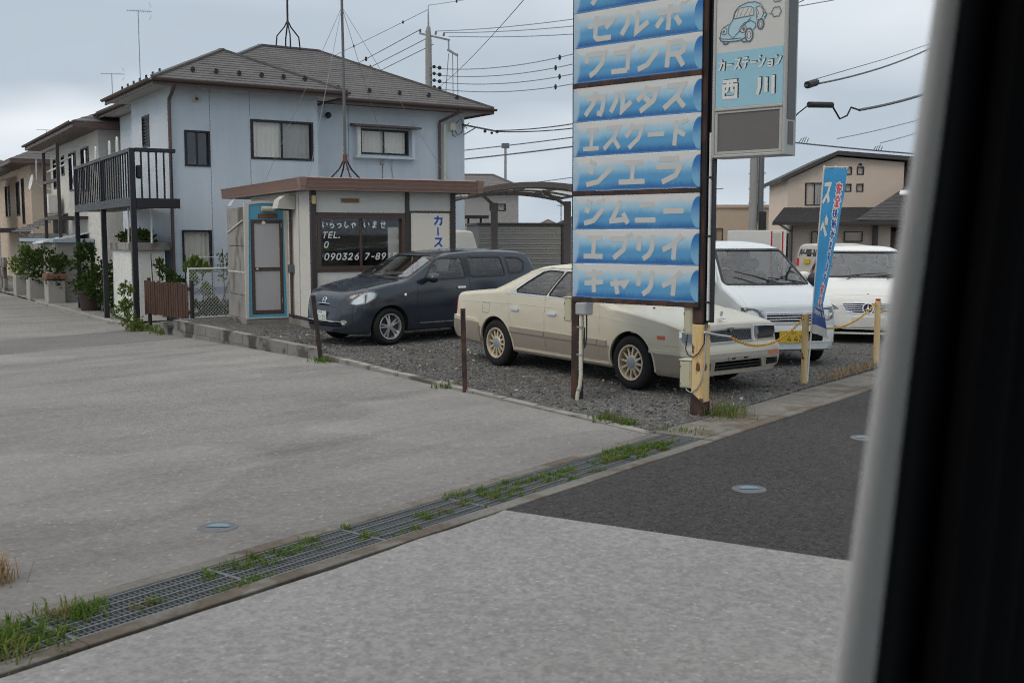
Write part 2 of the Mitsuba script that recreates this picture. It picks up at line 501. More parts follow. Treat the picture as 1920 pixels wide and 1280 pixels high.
STROKES = {}
for line in '''
ア|1,9 9,9 8,7 6,5.5;5,7 4.6,4 2.5,1
ル|3,8.5 3,5 1.2,1.2;6,9 6,1.5 9.5,4.5
ト|3.5,9.5 3.5,.5;3.5,6 8,4
セ|1,6 9,7.2 7,4.5;3.6,9.5 3.6,2 4.5,1 9,1
ボ|1,7 8.2,7;4.7,9.5 4.7,.5;2.8,5 1,2;6.6,5 8.4,2;8,9.6 8.7,8.6;9.2,10 9.9,9
ワ|1.3,5.5 1.3,8.7 8.7,8.7 8,5 5.5,2.2 3,.8
ゴ|1.5,8 8,8 8,1.3;1.3,1.3 8,1.3;8.3,9.8 8.9,8.9;9.3,10 9.9,9.2
ン|1.3,8.3 3.6,7;1.3,1 5,2.3 8.8,7
カ|1,7 8.8,7 8.4,2.5 7.8,1 6.3,1.5;4.8,9.5 4.4,5 1.2,.8
タ|4.5,9.5 3.5,7 1,4.5;4,8 8.8,8 7.5,4 2.5,.5;3.6,5.5 6.5,3.5
ス|1.5,8.7 8,8.7 6,5 1,.8;5.6,4.5 9,.8
エ|1.8,8.3 8.2,8.3;5,8.3 5,1.3;.8,1.3 9.2,1.3
ク|4,9.5 3.2,7 1,4.7;3.8,8 8.8,8 7.5,4 3,.6
ー|1,5 9,5
ド|3.5,9.5 3.5,.5;3.5,6 8,4;6.3,9.3 7,8.2;7.8,9.7 8.5,8.6
シ|1.6,9.5 3.9,8.4;.9,6.4 3.2,5.3;1,.8 5,1.8 9.2,6.8
ラ|2,9 8,9;1.3,6.3 8.7,6.3 7.5,3 3.5,.7
ジ|1.4,9.3 3.5,8.3;.8,6.2 2.9,5.2;1,.8 5,1.8 8.9,6.3;6.2,9.6 7,8.3;8,10 8.8,8.8
ム|5,9.3 3.5,5 1.8,1.5;1,1.5 8,2.2;6.5,4.5 9,.6
ニ|2,7.5 8,7.5;.8,1.8 9.2,1.8
ブ|1,8 7.8,8 7,4 3,.7;7.9,9.8 8.5,8.8;9.1,10 9.8,9
リ|2.3,9.3 2.3,3.6;7.6,9.5 7.6,4.2 6.6,2.2 4.4,.6
イ|8,9.4 5,6 1,4;5.6,6.6 5.6,.5
キ|1.5,7.3 8.5,8;1,4 9.2,4.7;4.6,9.6 5.6,.5
ャ|1.5,5 8.2,6 6.8,3.4;3.3,7.5 4.9,.3
ョ|2,7 8,7 8,.8;2.2,4 8,4;2,.8 8,.8
テ|2,9 8,9;.8,6.3 9.2,6.3;5.3,6.3 5,3 3,.6
R|2,.5 2,9.1 6.5,9.1 8,8.1 8,6 6.5,5 2,5;5.3,5 8.4,.5
西|1,9 9,9;1.5,6.8 8.5,6.8 8.5,.8 1.5,.8 1.5,6.8;3.9,9 3.9,6.8 3.5,4.5 2.5,3.3;6.1,9 6.1,4.2 7.5,3.8
川|1.8,9 1.8,4.5 .8,.8;5,8.5 5,1.5;8.4,9.2 8.4,.5
い|2,8 1.8,4 3,1.8 4,3;7.2,7.5 8.7,5 8.8,3.5
ら|4,9.6 6,8.6;3,7.5 2.6,4 5,5.3 7.5,4.8 8.2,3 6.5,1 3.5,.8
っ|1.5,4.5 5,6 8,5 8,2.5 4.5,.6
し|3,9 2.8,3 4.5,1 6.5,1.3 8.5,3.5
ゃ|1.5,4.5 5.5,6.2 8.2,5.5 8,3.8 6.3,3.4;5,7.4 5.6,6.6;3,6.8 4.8,.3
ま|2,7.8 8,7.8;2.2,5.5 7.8,5.5;5,9.6 5,2 3.5,.9 2.2,1.8 3.5,2.9 5.5,2.3 8,.9
せ|1,6 9,6.5;7,9 7,4 6,3.7;3.3,8.5 3.3,2 4.5,1 8.3,1
す|1,7.7 9,7.9;5.5,9.6 5.5,4 4.3,3.3 3.6,4.3 4.5,5.3 5.5,4.5 5.3,2.5 3.8,.6
が|1,6.8 6,7 5.8,3 4.8,1 3.5,1.8;3.8,9.4 3,5 1.2,1.2;7.2,7 8.6,4.8;8,9.5 8.6,8.6;9.2,9.8 9.8,8.9
安|5,9.9 5,8.8;1.5,6.5 1.5,8.5 8.5,8.5 8.5,6.8;4.6,7.5 3,3.5 7.8,.5;7,5.3 5.5,2.5 1.8,.4;1,5.3 9,5.3
全|5,9.8 .8,5.8;5,9.8 9.2,5.8;2.8,5.2 7.2,5.2;3,2.9 7,2.9;5,5.2 5,.7;1.3,.7 8.7,.7
技|1,7.3 4,7.3;2.6,9.6 2.6,.8 1.5,1.2;.8,3.6 4,4.8;5,7.5 9.5,7.5;7.2,9.5 7.2,5.3;5.3,5.3 8.8,5.3 7.5,2.5 4.8,.5;5.8,4.5 9.5,.5
術|2.8,9.5 .8,7.3;2.8,6.8 .8,4.3;2,5.5 2,.5;3.3,7 6.3,7;4.8,9.5 4.8,.5;4.7,6 3.3,3;4.9,6 6.2,3.5;6.9,8.5 9.5,8.5;6.7,5.8 9.7,5.8;8.5,5.8 8.5,.8 7.7,1
ペ|.8,4.5 3.5,7 9.3,2.3;7.2,8.6 8,9.3 8.9,8.6 8.6,7.4 7.5,7.4 7.2,8.6
'''.strip().split('\n'):
    ch, s = line.split('|')
    STROKES[ch] = [[tuple(float(v) for v in q.split(',')) for q in st.split()] for st in s.split(';')]


def glyph(ch, w, h, sw, slant=0.0, grow=0.0):
    """a stroked character w x h metres with strokes sw wide, as a shapely shape from (0,0)"""
    out = []
    for st in STROKES[ch]:
        pts = [((x / 10) * w + slant * (y / 10) * h, (y / 10) * h) for x, y in st]
        out.append(LineString(pts).buffer(sw / 2 + grow, cap_style=2 if grow == 0 else 3, join_style=2, mitre_limit=2))
    return unary_union(out).buffer(0)


def shift(s, x, y):
    from shapely import affinity
    return affinity.translate(s, x, y)


def leafy(centres, radii, n, size, seed=0, flatten=1.0, updir=.4):
    """leaf blades spread through ellipsoidal clumps"""
    r = np.random.default_rng(seed)
    V, F = [], []
    k = 0
    centres = np.atleast_2d(centres)
    for c, rad in zip(centres, radii):
        d = r.normal(size=(n, 3)); d /= np.linalg.norm(d, axis=1, keepdims=True)
        p = c + d * (rad * r.uniform(.35, 1.0, (n, 1))) * np.array([1, 1, flatten])
        for q, dd in zip(p, d):
            ax = dd * .7 + r.normal(size=3) * .5 + np.array([0, 0, updir]); ax /= np.linalg.norm(ax)
            sd = np.cross(ax, r.normal(size=3)); sd /= np.linalg.norm(sd)
            nn = np.cross(ax, sd)
            s = size * r.uniform(.6, 1.3)
            V += [q, q + ax * s * .5 + sd * s * .3 + nn * s * .06, q + ax * s - nn * s * .12, q + ax * s * .5 - sd * s * .3 + nn * s * .06]
            F += [(k, k + 1, k + 2), (k, k + 2, k + 3)]
            k += 4
    return trimesh.Trimesh(np.array(V), np.array(F), process=False)


def blades(pts, n, h, w, seed=0, spread=.05, lean=.5):
    """grass blades around points"""
    r = np.random.default_rng(seed)
    V, F, k = [], [], 0
    for p in np.atleast_2d(pts):
        for _ in range(n):
            a = r.uniform(0, 2 * np.pi)
            b = np.array([*(r.normal(size=2) * spread), 0]) + p
            hh = h * r.uniform(.4, 1.2)
            out = np.array([math.cos(a), math.sin(a), 0])
            sd = np.array([-out[1], out[0], 0]) * w * r.uniform(.6, 1.2)
            l = lean * r.uniform(.2, 1.1)
            m1, tip = b + out * hh * l * .4 + [0, 0, hh * .6], b + out * hh * l + [0, 0, hh * (1 - .3 * l)]
            V += [b - sd, b + sd, m1 + sd * .8, m1 - sd * .8, tip]
            F += [(k, k + 1, k + 2), (k, k + 2, k + 3), (k + 3, k + 2, k + 4)]
            k += 5
    return trimesh.Trimesh(np.array(V), np.array(F), process=False)


mat('m_joint', (.20, .26, .33), .8)
mat('m_signboard', (.70, .66, .56), .5)
mat('m_black_trim', (.018, .019, .024), .6, spec=.2)
scene['m_poly_sheet'] = {'type': 'principledthin', 'base_color': {'type': 'rgb', 'value': [.62, .64, .64]}, 'roughness': .5, 'diff_trans': 1.3, 'spec_trans': 0.0}
mat('m_pole', (.30, .30, .29), .9)
mat('m_beige_wall', (.60, .50, .42), .85)
mat('m_carport', (.105, .088, .080), .5)
mat('m_vent', (.34, .25, .13), .6)
mat('m_concrete_pale', (.30, .29, .27), .85)
mat('m_timber', (.30, .15, .07), .7)
mat('m_metal_blue', (.30, .36, .42), .5)


def lot_z(x, y):
    return max(0.0, .008 * (y - 9.5)) if y < 40 else .244


# ------------------------------------------------------------------ cars: a lofted body, cut into panels
def itab(tab):
    from scipy.interpolate import PchipInterpolator
    t = sorted(tab)
    f = PchipInterpolator([a for a, _ in t], [b for _, b in t])
    lo, hi = t[0][0], t[-1][0]
    return lambda x: f(np.clip(x, lo, hi))


def ltab(tab):
    t = sorted(tab)
    return lambda x: np.interp(x, [a for a, _ in t], [b for _, b in t])


class Car:
    def __init__(self, spec, M):
        self.s, self.M, self.kept = spec, M, {}
        xs = np.array(sorted(set(np.round(np.concatenate([np.linspace(spec['x0'], spec['x1'], 60)] + [np.linspace(a, b, n) for a, b, n in spec.get('dense', [])]), 4))))
        zt, zs, zb = ltab(spec['zt'])(xs), itab(spec['zs'])(xs), itab(spec['zb'])(xs)
        ws, wb, bul = itab(spec['ws'])(xs), itab(spec['wb'])(xs), spec.get('bulge', .03)
        cr, tum = ltab(spec['cr'])(xs), spec['tumble']
        rings = []
        for i in range(len(xs)):
            zr = zt[i] - cr[i]
            z1 = min(zs[i], zr - .004)
            z0 = zb[i]
            if z1 < z0 + .08:
                z1 = z0 + .08 if z0 + .08 < zr else (z0 + zr) / 2
            w1, w0 = ws[i], wb[i]
            g = max(0.0, zr - z1)
            wt = max(w1 - tum * g, .2)
            um = .55
            wm = w1 + bul
            P = [(y, z0) for y in np.linspace(0, w0 - .03, 4)]
            for u in np.linspace(0, 1, 13):
                y = wm - (wm - w0) * ((um - u) / um) ** 2 if u < um else wm - (wm - w1) * ((u - um) / (1 - um)) ** 2
                P.append((y, z0 + .03 + (z1 - z0 - .03) * u))
            for u in np.linspace(0, 1, 11)[1:]:
                P.append((w1 + (wt - w1) * u + spec.get('gbulge', .02) * 4 * u * (1 - u) * min(1, g / .2), z1 + g * u))
            n = spec.get('n', 2.6)
            for v in np.array([.012, .035, .07, .12, .19, .28, .4, .55, .72, .87, 1.0]):
                P.append((wt * (1 - v), zr + (zt[i] - zr) * (1 - (1 - v) ** n) ** (1 / n)))
            rings.append(np.array(P))
        K = len(rings[0])
        V, F = [], []
        for x, P in zip(xs, rings):
            full = [(x, y, z) for y, z in P] + [(x, -y, z) for y, z in P[-2:0:-1]]
            V += full
        R = 2 * K - 2
        for i in range(len(xs) - 1):
            for j in range(R):
                q = (j + 1) % R
                F += [(i * R + j, (i + 1) * R + j, (i + 1) * R + q), (i * R + j, (i + 1) * R + q, i * R + q)]
        c0, c1 = len(V), len(V) + 1
        V += [(xs[0], 0, rings[0][:, 1].mean()), (xs[-1], 0, rings[-1][:, 1].mean())]
        e = (len(xs) - 1) * R
        for j in range(R):
            q = (j + 1) % R
            F += [(c0, j, q), (c1, e + q, e + j)]
        self.V, self.F = np.array(V, float), np.array(F)
        t = trimesh.Trimesh(self.V, self.F, process=False)
        if t.volume < 0:
            t.invert()
        self.F = np.array(t.faces)
        self.N = np.array(t.vertex_normals)
        self.O = self.off(0)

    def off(self, d):
        """the body's solid, its skin moved out by d metres"""
        if d not in self.kept:
            self.kept[d] = Manifold(m3.Mesh((self.V + self.N * d).astype(np.float32), self.F.astype(np.uint32)))
        return self.kept[d]

    def skin(self, a, b):
        if (a, b) not in self.kept:
            self.kept[a, b] = self.off(a) - self.off(b)
        return self.kept[a, b]

    def put(self, m):
        return mv(m, self.M)


def cs(pts):
    if isinstance(pts, (Polygon,)) or hasattr(pts, 'geoms'):
        gs = getattr(pts, 'geoms', [pts])
        cont = []
        for g in gs:
            g = orient(g)
            cont.append(np.array(g.exterior.coords)[:-1])
            cont += [np.array(h.coords)[:-1] for h in g.interiors]
        return CrossSection(cont, m3.FillRule.EvenOdd)
    c = CrossSection([np.array(pts, float)], m3.FillRule.NonZero)
    if c.area() <= 0:
        c = CrossSection([np.array(pts, float)[::-1]], m3.FillRule.Positive)
    return c


from shapely.geometry.polygon import orient


def P_side(pts, y0, y1):
    return cs(pts).extrude(y1 - y0).transform(np.array([[1, 0, 0, 0], [0, 0, 1, y0], [0, 1, 0, 0]], float))


def P_front(pts, x0, x1):
    return cs(pts).extrude(x1 - x0).transform(np.array([[0, 0, 1, x0], [1, 0, 0, 0], [0, 1, 0, 0]], float))


def P_top(pts, z0, z1):
    return cs(pts).extrude(z1 - z0).translate((0, 0, z0))


def CYL(x, z, r, y0, y1, n=48):
    a = np.linspace(0, 2 * np.pi, n, endpoint=False)
    return P_side(np.c_[x + r * np.cos(a), z + r * np.sin(a)], y0, y1)


def rpoly(pts, r=.03):
    """polygon with rounded corners"""
    p = Polygon(pts)
    return p.buffer(-r, join_style=1).buffer(r, join_style=1, quad_segs=5)


def B(x0, x1, y0, y1, z0, z1, bev=0.0):
    t = bx(x0, x1, y0, y1, z0, z1, bev)
    return t


def mirror_y(m):
    m = tm(m).copy()
    m.apply_transform(np.diag([1, -1, 1, 1.0]))
    m.invert() if m.volume < 0 else None
    return m


def lathe(prof, n=40):
    """profile (radius, y) turned about the y axis"""
    p = np.asarray(prof, float)
    a = np.linspace(0, 2 * np.pi, n, endpoint=False)
    V = np.array([(r * math.cos(t), y, r * math.sin(t)) for t in a for r, y in p])
    k, F = len(p), []
    for i in range(n):
        q = (i + 1) % n
        for j in range(k - 1):
            F += [(i * k + j, i * k + j + 1, q * k + j + 1), (i * k + j, q * k + j + 1, q * k + j)]
    return trimesh.Trimesh(V, np.array(F), process=False)


def tyre_mesh(R, rr, w):
    """outer radius R, rim radius rr, width w; outer face at y=0, going inward to y=-w"""
    pr = [(rr - .012, -.03), (rr, -.012), (rr + .012, -.004), (rr + (R - rr) * .5, .006), (R - .03, -.004), (R - .012, -.014), (R - .003, -.03)]
    tread = [(R, -.045), (R, -.062), (R - .008, -.064), (R - .008, -.070), (R, -.072), (R, -w / 2 - .004), (R - .008, -w / 2 - .002), (R - .008, -w / 2 + .002), (R, -w / 2 + .004)]
    tread = [(R, -.045), (R, -.060), (R - .008, -.062), (R - .008, -.068), (R, -.070), (R, -w + .070), (R - .008, -w + .068), (R - .008, -w + .062), (R, -w + .06)]
    return lathe(pr + tread + [(R - .012, -w + .014), (R - .03, -w + .004), (rr, -w + .012), (rr - .012, -w + .03)], 56)


def rim_mesh(rr, n, w0, w1, hub, dish=.03, depth=.10, double=False, thick=.018):
    """spoked wheel: lip, barrel and n spokes (tapering from w0 at the hub to w1 at the lip)"""
    lip = lathe([(rr - .004, -.012), (rr + .004, -.004), (rr, .004), (rr - .016, .002), (rr - .022, -.012), (rr - .026, -depth), (rr - .018, -depth)], 56)
    sp = []
    for i in range(n):
        a = 2 * np.pi * i / n + .1
        for off in ((-.17, .17) if double else (0,)):
            pts = [(hub * .75, -w0 / 2), (rr - .018, -w1 / 2), (rr - .018, w1 / 2), (hub * .75, w0 / 2)]
            e = cs(np.array(pts)).extrude(thick).transform(np.array([[1, 0, 0, 0], [0, 0, 1, -dish * .4 - thick], [0, 1, 0, 0]], float))
            m = tm(e)
            r = m.vertices[:, 0]
            m.vertices[:, 1] += -.016 + dish * .5 * np.cos(np.pi * (r - hub) / (rr - hub)) * .5
            c, s = math.cos(a + off), math.sin(a + off)
            R4 = np.eye(4); R4[0, 0], R4[0, 2], R4[2, 0], R4[2, 2] = c, -s, s, c
            m.apply_transform(R4)
            sp.append(m)
    boss = lathe([(0.001, -.012), (hub * .9, -.014), (hub, -.022), (hub, -.05), (.001, -.05)], 32)
    return cat([lip, boss] + sp)


def wheels(car, key, wb, yout, R, rr, w, rimm, rim_mesh_, cap=None, capm=None, steer=0.0, zc=None):
    zc = zc or R
    ty = mikit.ply(tyre_mesh(R, rr, w), 'm_rubber', 35)
    ri = mikit.ply(rim_mesh_, rimm, 35)
    back = mikit.ply(lathe([(.001, -.085), (rr - .045, -.085), (rr - .045, -.11), (.001, -.11)], 32), 'm_dull_steel', 30)
    inner = mikit.ply(lathe([(.001, -.115), (rr - .02, -.115), (rr - .02, -.12), (.001, -.12)], 32), 'm_cavity', 30)
    cp = mikit.ply(cap, capm, 35) if cap is not None else None
    for x in (0.0, wb):
        for side in (-1, 1):
            st = steer if x > 0 else 0
            L = np.eye(4)
            L[:3, 3] = (x, side * yout, zc)
            S = np.diag([1, side, 1, 1.0])
            c, s = math.cos(st), math.sin(st)
            Rz = np.array([[c, -s, 0, 0], [s, c, 0, 0], [0, 0, 1, 0], [0, 0, 0, 1.0]])
            if side < 0:  # turn the wheel round instead of mirroring it
                S = np.diag([-1, -1, 1, 1.0])
            W = T((car.M @ L @ Rz @ S).tolist())
            w_ = part(key, 'wheel', None, None, raw={**ty, 'to_world': W})
            part(w_, 'rim', None, None, raw={**ri, 'to_world': W})
            part(w_, 'brake_disc', None, None, raw={**back, 'to_world': W})
            part(w_, 'inner_wheel', None, None, raw={**inner, 'to_world': W})
            if cp:
                part(w_, 'cap_or_backing', None, None, raw={**cp, 'to_world': W})


def seat_mesh(x, y, zc=.30, h=.62, wd=.48):
    return cat([bx(x - .05, x + .45, y - wd / 2, y + wd / 2, zc, zc + .20, .05),
                mv(bx(-.07, .07, -wd / 2, wd / 2, 0, h, .05), np.array([[.95, 0, -.26, x - .05], [0, 1, 0, y], [.26, 0, .95, zc + .15], [0, 0, 0, 1.0]])),
                bx(x - .30, x - .19, y - .13, y + .13, zc + h + .15, zc + h + .33, .05)])


def sheet(car, d, prism, axis, sgn):
    """the single outward sheet of the skin at depth d inside a prism: a pane"""
    m = tm(car.off(d) ^ prism)
    if not len(m.faces):
        return m
    keep = m.face_normals[:, axis] * sgn > .08
    m.update_faces(keep)
    m.remove_unreferenced_vertices()
    return m


def build_car(key, car, o):
    """cuts the shared body parts; o: the options of one car"""
    paint = o['paint']
    O = car.O
    t = .028
    I = car.off(-t)
    shell = O - I
    arches = Manifold()
    for x, r in o['arch']:
        for y0, y1 in ((-1.2, -.50), (.50, 1.2)):
            arches += CYL(x, o['R'], r, y0, y1)
            arches += P_side([(x - r, -.2), (x + r, -.2), (x + r, o['R']), (x - r, o['R'])], y0, y1)
    shell = shell - arches
    # windows
    allwin = Manifold()
    glass, trims = [], []
    tr = car.skin(.0022, -.012)
    tr2 = car.skin(.004, -.012)
    for poly, kind, mname in o['windows']:
        p = rpoly(poly, o.get('wr', .03))
        if kind == 'side':
            for y0, y1 in ((.3, 1.2), (-1.2, -.3)):
                pr = P_side(p, y0, y1)
                allwin += pr
                glass.append(('window', sheet(car, -.007, P_side(p.buffer(.004), y0, y1), 1, 1 if y0 > 0 else -1), mname))
                ring = P_side(p.buffer(o.get('trimw', .014), join_style=2), y0, y1) - P_side(p.buffer(-.004), y0, y1)
                trims.append(('window_trim', tr ^ ring, o.get('trim', 'm_black_plastic')))
        else:
            x0, x1 = (o['xmid'], 9) if kind == 'front' else (-9, o['xmid'])
            pr = P_front(p, x0, x1)
            allwin += pr
            glass.append(('windscreen' if kind == 'front' else 'rear_window', sheet(car, -.007, P_front(p.buffer(.004), x0, x1), 0, 1 if kind == 'front' else -1), mname))
            ring = P_front(p.buffer(.022, join_style=2), x0, x1) - P_front(p.buffer(-.008), x0, x1)
            trims.append(('windscreen_seal' if kind == 'front' else 'rear_window_seal', tr ^ ring, 'm_black_plastic'))
    shell = shell - allwin
    # lamps, grilles: openings in the skin with a cavity behind
    openings = Manifold()
    for nm, poly, kind, depth in o['openings']:
        p = rpoly(poly, .012) if not isinstance(poly, Polygon) else poly
        pr = P_front(p, o.get('xfront', 2.6), 9) if kind == 'front' else (P_side(p, 0, 9) + P_side(p, -9, 0))
        openings += pr
    shell = shell - openings
    # doors and other panels cut out of the shell
    taken = Manifold()
    low = o.get('low')
    out = []
    for nm, poly, kind in o['panels']:
        if kind == 'side':
            for y0, y1 in ((0.2, 1.2), (-1.2, -.2)):
                full = P_side(poly, y0, y1)
                pan = shell ^ P_side(Polygon(poly).buffer(-.003, join_style=2), y0, y1)
                taken += full
                out.append((nm, pan))
        elif kind == 'top':
            full = P_top(poly, o['hood_z'], 3)
            pan = shell ^ P_top(Polygon(poly).buffer(-.003, join_style=2), o['hood_z'] + .002, 3)
            taken += full
            out.append((nm, pan))
        elif kind == 'front':
            full = P_front(poly, o.get('xfront', 2.6), 9)
            pan = shell ^ P_front(Polygon(poly).buffer(-.002, join_style=2), o.get('xfront', 2.6) + .002, 9)
            taken += full
            out.append((nm, pan))
    rest = shell - taken
    out.insert(0, ('body', rest))
    for nm, m in out:
        if low is None:
            part(key, nm, car.put(m), paint, 32)
        else:
            zone, lmat = low
            up, dn = m - zone, m ^ zone
            k = part(key, nm, car.put(up), paint, 32) if not up.is_empty() else None
            if not dn.is_empty():
                part(k or key, 'lower_panel', car.put(dn), lmat, 32)
    for nm, m, mn in glass + trims:
        m = tm(m)
        if len(m.faces):
            part(key, nm, car.put(m), mn, 32)
    # arch lips
    for x, r in o['arch']:
        for y0, y1 in ((.55, 1.2), (-1.2, -.55)):
            lip = car.skin(.005, -.02) ^ (CYL(x, o['R'], r + .022, y0, y1) - CYL(x, o['R'], r - .001, y0, y1)) ^ P_side([(x - 1, o.get('lipz', .2)), (x + 1, o.get('lipz', .2)), (x + 1, 2), (x - 1, 2)], y0, y1)
            part(key, 'arch_lip', car.put(lip), o.get('lipm', paint), 32)
    # what fills the car: floor, wheel wells, dashboard, seats
    zf = o['floor']
    well = Manifold()
    for x, r in o['arch']:
        for y0, y1 in ((-1.2, -.50), (.50, 1.2)):
            well += CYL(x, o['R'], r + .03, y0, y1)
            well += P_side([(x - r - .03, -.2), (x + r + .03, -.2), (x + r + .03, o['R']), (x - r - .03, o['R'])], y0, y1)
    fill = (car.off(-t - .004) ^ P_side([(-3, .16), (5, .16), (5, 3), (o['dash'], 3), (o['dash'], zf), (-3, zf)], -2, 2)) - well - openings.translate((0, 0, 0))
    fill = fill - P_front([(-1, .0), (1, 0), (1, 3), (-1, 3)], o['fillmax'], 9)
    fill = fill ^ P_side([(-3, 0), (5, 0), (5, o['dashz']), (-3, o['dashz'])], -2, 2)
    part(key, 'floor_and_dashboard', car.put(fill), 'm_interior', 30)
    cav = car.off(-.055) ^ openings
    return O, openings


# ------------------------------------------------------------------ the ground
U = np.array([.609, .793])          # along the road, away from the camera
NR = np.array([-.793, .609])        # across the road, towards the lot
R0 = np.array([1.76, 9.38])         # on the kerb line, where the slabs begin
LD = np.array([-.555, .832])        # along the lot's edge, away from the road
K = R0 + NR * .62 + U * (-.04)      # the lot's near corner


def road_z(a):
    """the side street falls away beyond the lot's first metres"""
    a = np.asarray(a, float)
    return -.026 * (np.clip(a, 6.5, 20) - 6.5)


def along(p):
    d = np.asarray(p, float)[..., :2] - K
    A = np.array([[LD[0], U[0]], [LD[1], U[1]]])
    return np.linalg.solve(A, d.T).T   # (a along the lot's edge, c along the road)


def street_z(x, y):
    return float(road_z(along(np.array([[x, y]]))[0, 0]))


def skew_sheet(av, cv, zf, dz=0.0):
    aa, cc = np.meshgrid(av, cv, indexing='ij')
    P = K + aa[..., None] * LD + cc[..., None] * U
    Z = zf(aa, cc, P) + dz
    V = np.concatenate([P, Z[..., None]], -1).reshape(-1, 3)
    n, m = len(av), len(cv)
    i, j = np.meshgrid(np.arange(n - 1), np.arange(m - 1), indexing='ij')
    q = np.stack([i * m + j, (i + 1) * m + j, (i + 1) * m + j + 1, i * m + j + 1], -1).reshape(-1, 4)
    t = trimesh.Trimesh(V, np.vstack([q[:, [0, 1, 2]], q[:, [0, 2, 3]]]), process=False)
    if t.face_normals[0][2] < 0:
        t.invert()
    return t


def qd(t, s, z=0.0):
    p = R0 + U * t + NR * s
    return (p[0], p[1])


def along_box(a0, a1, c0, c1, z0, z1, bev=.006):
    V = []
    for a in (a0, a1):
        for c in (c0, c1):
            for z in (z0, z1):
                p = K + a * LD + c * U
                V.append((p[0], p[1], z))
    return tm(Manifold.hull_points(np.array(V)))


struct('ground', flat(sbox(-900, -200, 900, 1600), -.60), 'm_terrain')
fz = lambda a, c, P: road_z(a)
struct('forecourt', skew_sheet(np.r_[0, np.linspace(6.5, 13.4, 8)], np.linspace(-30, 0, 3), fz), 'm_forecourt')
struct('side_street_patch', skew_sheet(np.linspace(13.4, 17.0, 5), np.linspace(-30, 0, 3), fz), 'm_street')
struct('side_street', skew_sheet(np.r_[np.linspace(17, 20, 4), 60, 140], np.linspace(-30, .2, 3), fz), 'm_forecourt')
lotf = lambda a, c, P: np.where(P[..., 1] < 40, np.maximum(0, .008 * (P[..., 1] - 9.5)), .244)
struct('gravel_lot', skew_sheet(np.r_[-.004, np.linspace(0, 14.3, 30)], np.linspace(.12, 60, 60), lambda a, c, P: np.where(a < -.001, -.06, lotf(a, c, P))), 'm_gravel')
yardf = lambda a, c, P: np.where(c < 10, road_z(a) + .05, lotf(a, c, P) - .02)
struct('yard', skew_sheet(np.linspace(14.3, 120, 50), np.linspace(.14, 90, 60), yardf), 'm_yard')
# light road surface in front, with a ragged edge against the drain's concrete
edge = [qd(t, -.02 + .05 * (meshkit.fbm(np.array([[t * 1.3, 3.3, 0]]), 4)[0] - .5) * 2 - (.02 if t < -3 else 0)) for t in np.arange(-2.98, -14, -.12)]
d0 = np.array([.05, 6.98]); dd = np.array([1.85, -1.07]); dd /= np.linalg.norm(dd)
e0 = edge[0]
join = np.array(e0)
seam = [tuple(join + dd * u + NR * .03 * (meshkit.fbm(np.array([[u * 4.0, 1.7, 0]]), 4)[0] - .5)) for u in np.r_[np.arange(.1, 5, .1), 22]]
struct('road', flat(Polygon([tuple(join)] + [tuple(e) for e in edge] + [(-14, -10)] + seam[::-1])), 'm_road')
dark_edge = [qd(t, -.005) for t in np.arange(-2.98, 20, .5)]
dark_edge[0] = tuple(join)
struct('dark_footway', flat(Polygon([tuple(join)] + dark_edge[1:] + [(30, 12)] + seam[::-1]), -.004), 'm_dark_asphalt')

# drain: concrete lips, channel, steel gratings
T0 = .03
lipz = .003


def strip_box(t0, t1, s0, s1, z0, z1, bev=.004):
    Mx = np.eye(4)
    Mx[:2, 0], Mx[:2, 1] = U, NR
    Mx[:2, 3] = R0
    return mv(bx(t0, t1, s0, s1, z0, z1, bev), Mx)


dr_ = 'drain_channel'
struct('drain_channel', cat([strip_box(-14, T0, .11, .52, -.20, -.12, 0)]), 'm_stone')
for i in range(7):
    part(dr_, 'near_lip', strip_box(T0 - 2 * i - 2 + .004, T0 - 2 * i, -.0, .11, -.15, lipz), 'm_slab')
    part(dr_, 'far_lip', strip_box(T0 - 2 * i - 2 + .004, T0 - 2 * i, .52, .62 + .01, -.15, lipz + .001), 'm_slab')


def grate_mesh():
    ms = []
    for s in (.122, .215, .315, .415, .508):
        ms.append(bx(.006, .989, s - .005, s + .005, -.036, -.001))
    for s in (.168, .265, .365, .462):
        ms.append(bx(.006, .989, s - .002, s + .002, -.034, -.006))
    for x in np.arange(.02, .985, .0305):
        ms.append(bx(x - .0016, x + .0016, .122, .508, -.030, -.006))
    ms += [bx(.0, .008, .115, .515, -.036, -.002), bx(.987, .995, .115, .515, -.036, -.002)]
    return cat(ms)


gp = mikit.ply(grate_mesh(), 'm_grate', False)
for i in range(8):
    where = ['first steel grating of the drain from the kerb slabs', 'second steel grating of the drain from the kerb slabs', 'third steel grating of the drain from the kerb slabs', 'fourth steel grating of the drain from the kerb slabs',
             'fifth steel grating of the drain from the kerb slabs', 'sixth steel grating of the drain from the kerb slabs', 'seventh steel grating of the drain from the kerb slabs', 'eighth steel grating of the drain, overgrown with weeds'][i]
    k = thing('drain_grating', where, 'grating', 'steel gratings along the roadside drain')
    Mx = np.eye(4); Mx[:2, 0], Mx[:2, 1] = U, NR
    p = R0 + U * (T0 - (i + 1) * .998)
    Mx[:2, 3] = p
    scene[k] = {**gp, 'to_world': T(Mx.tolist())}

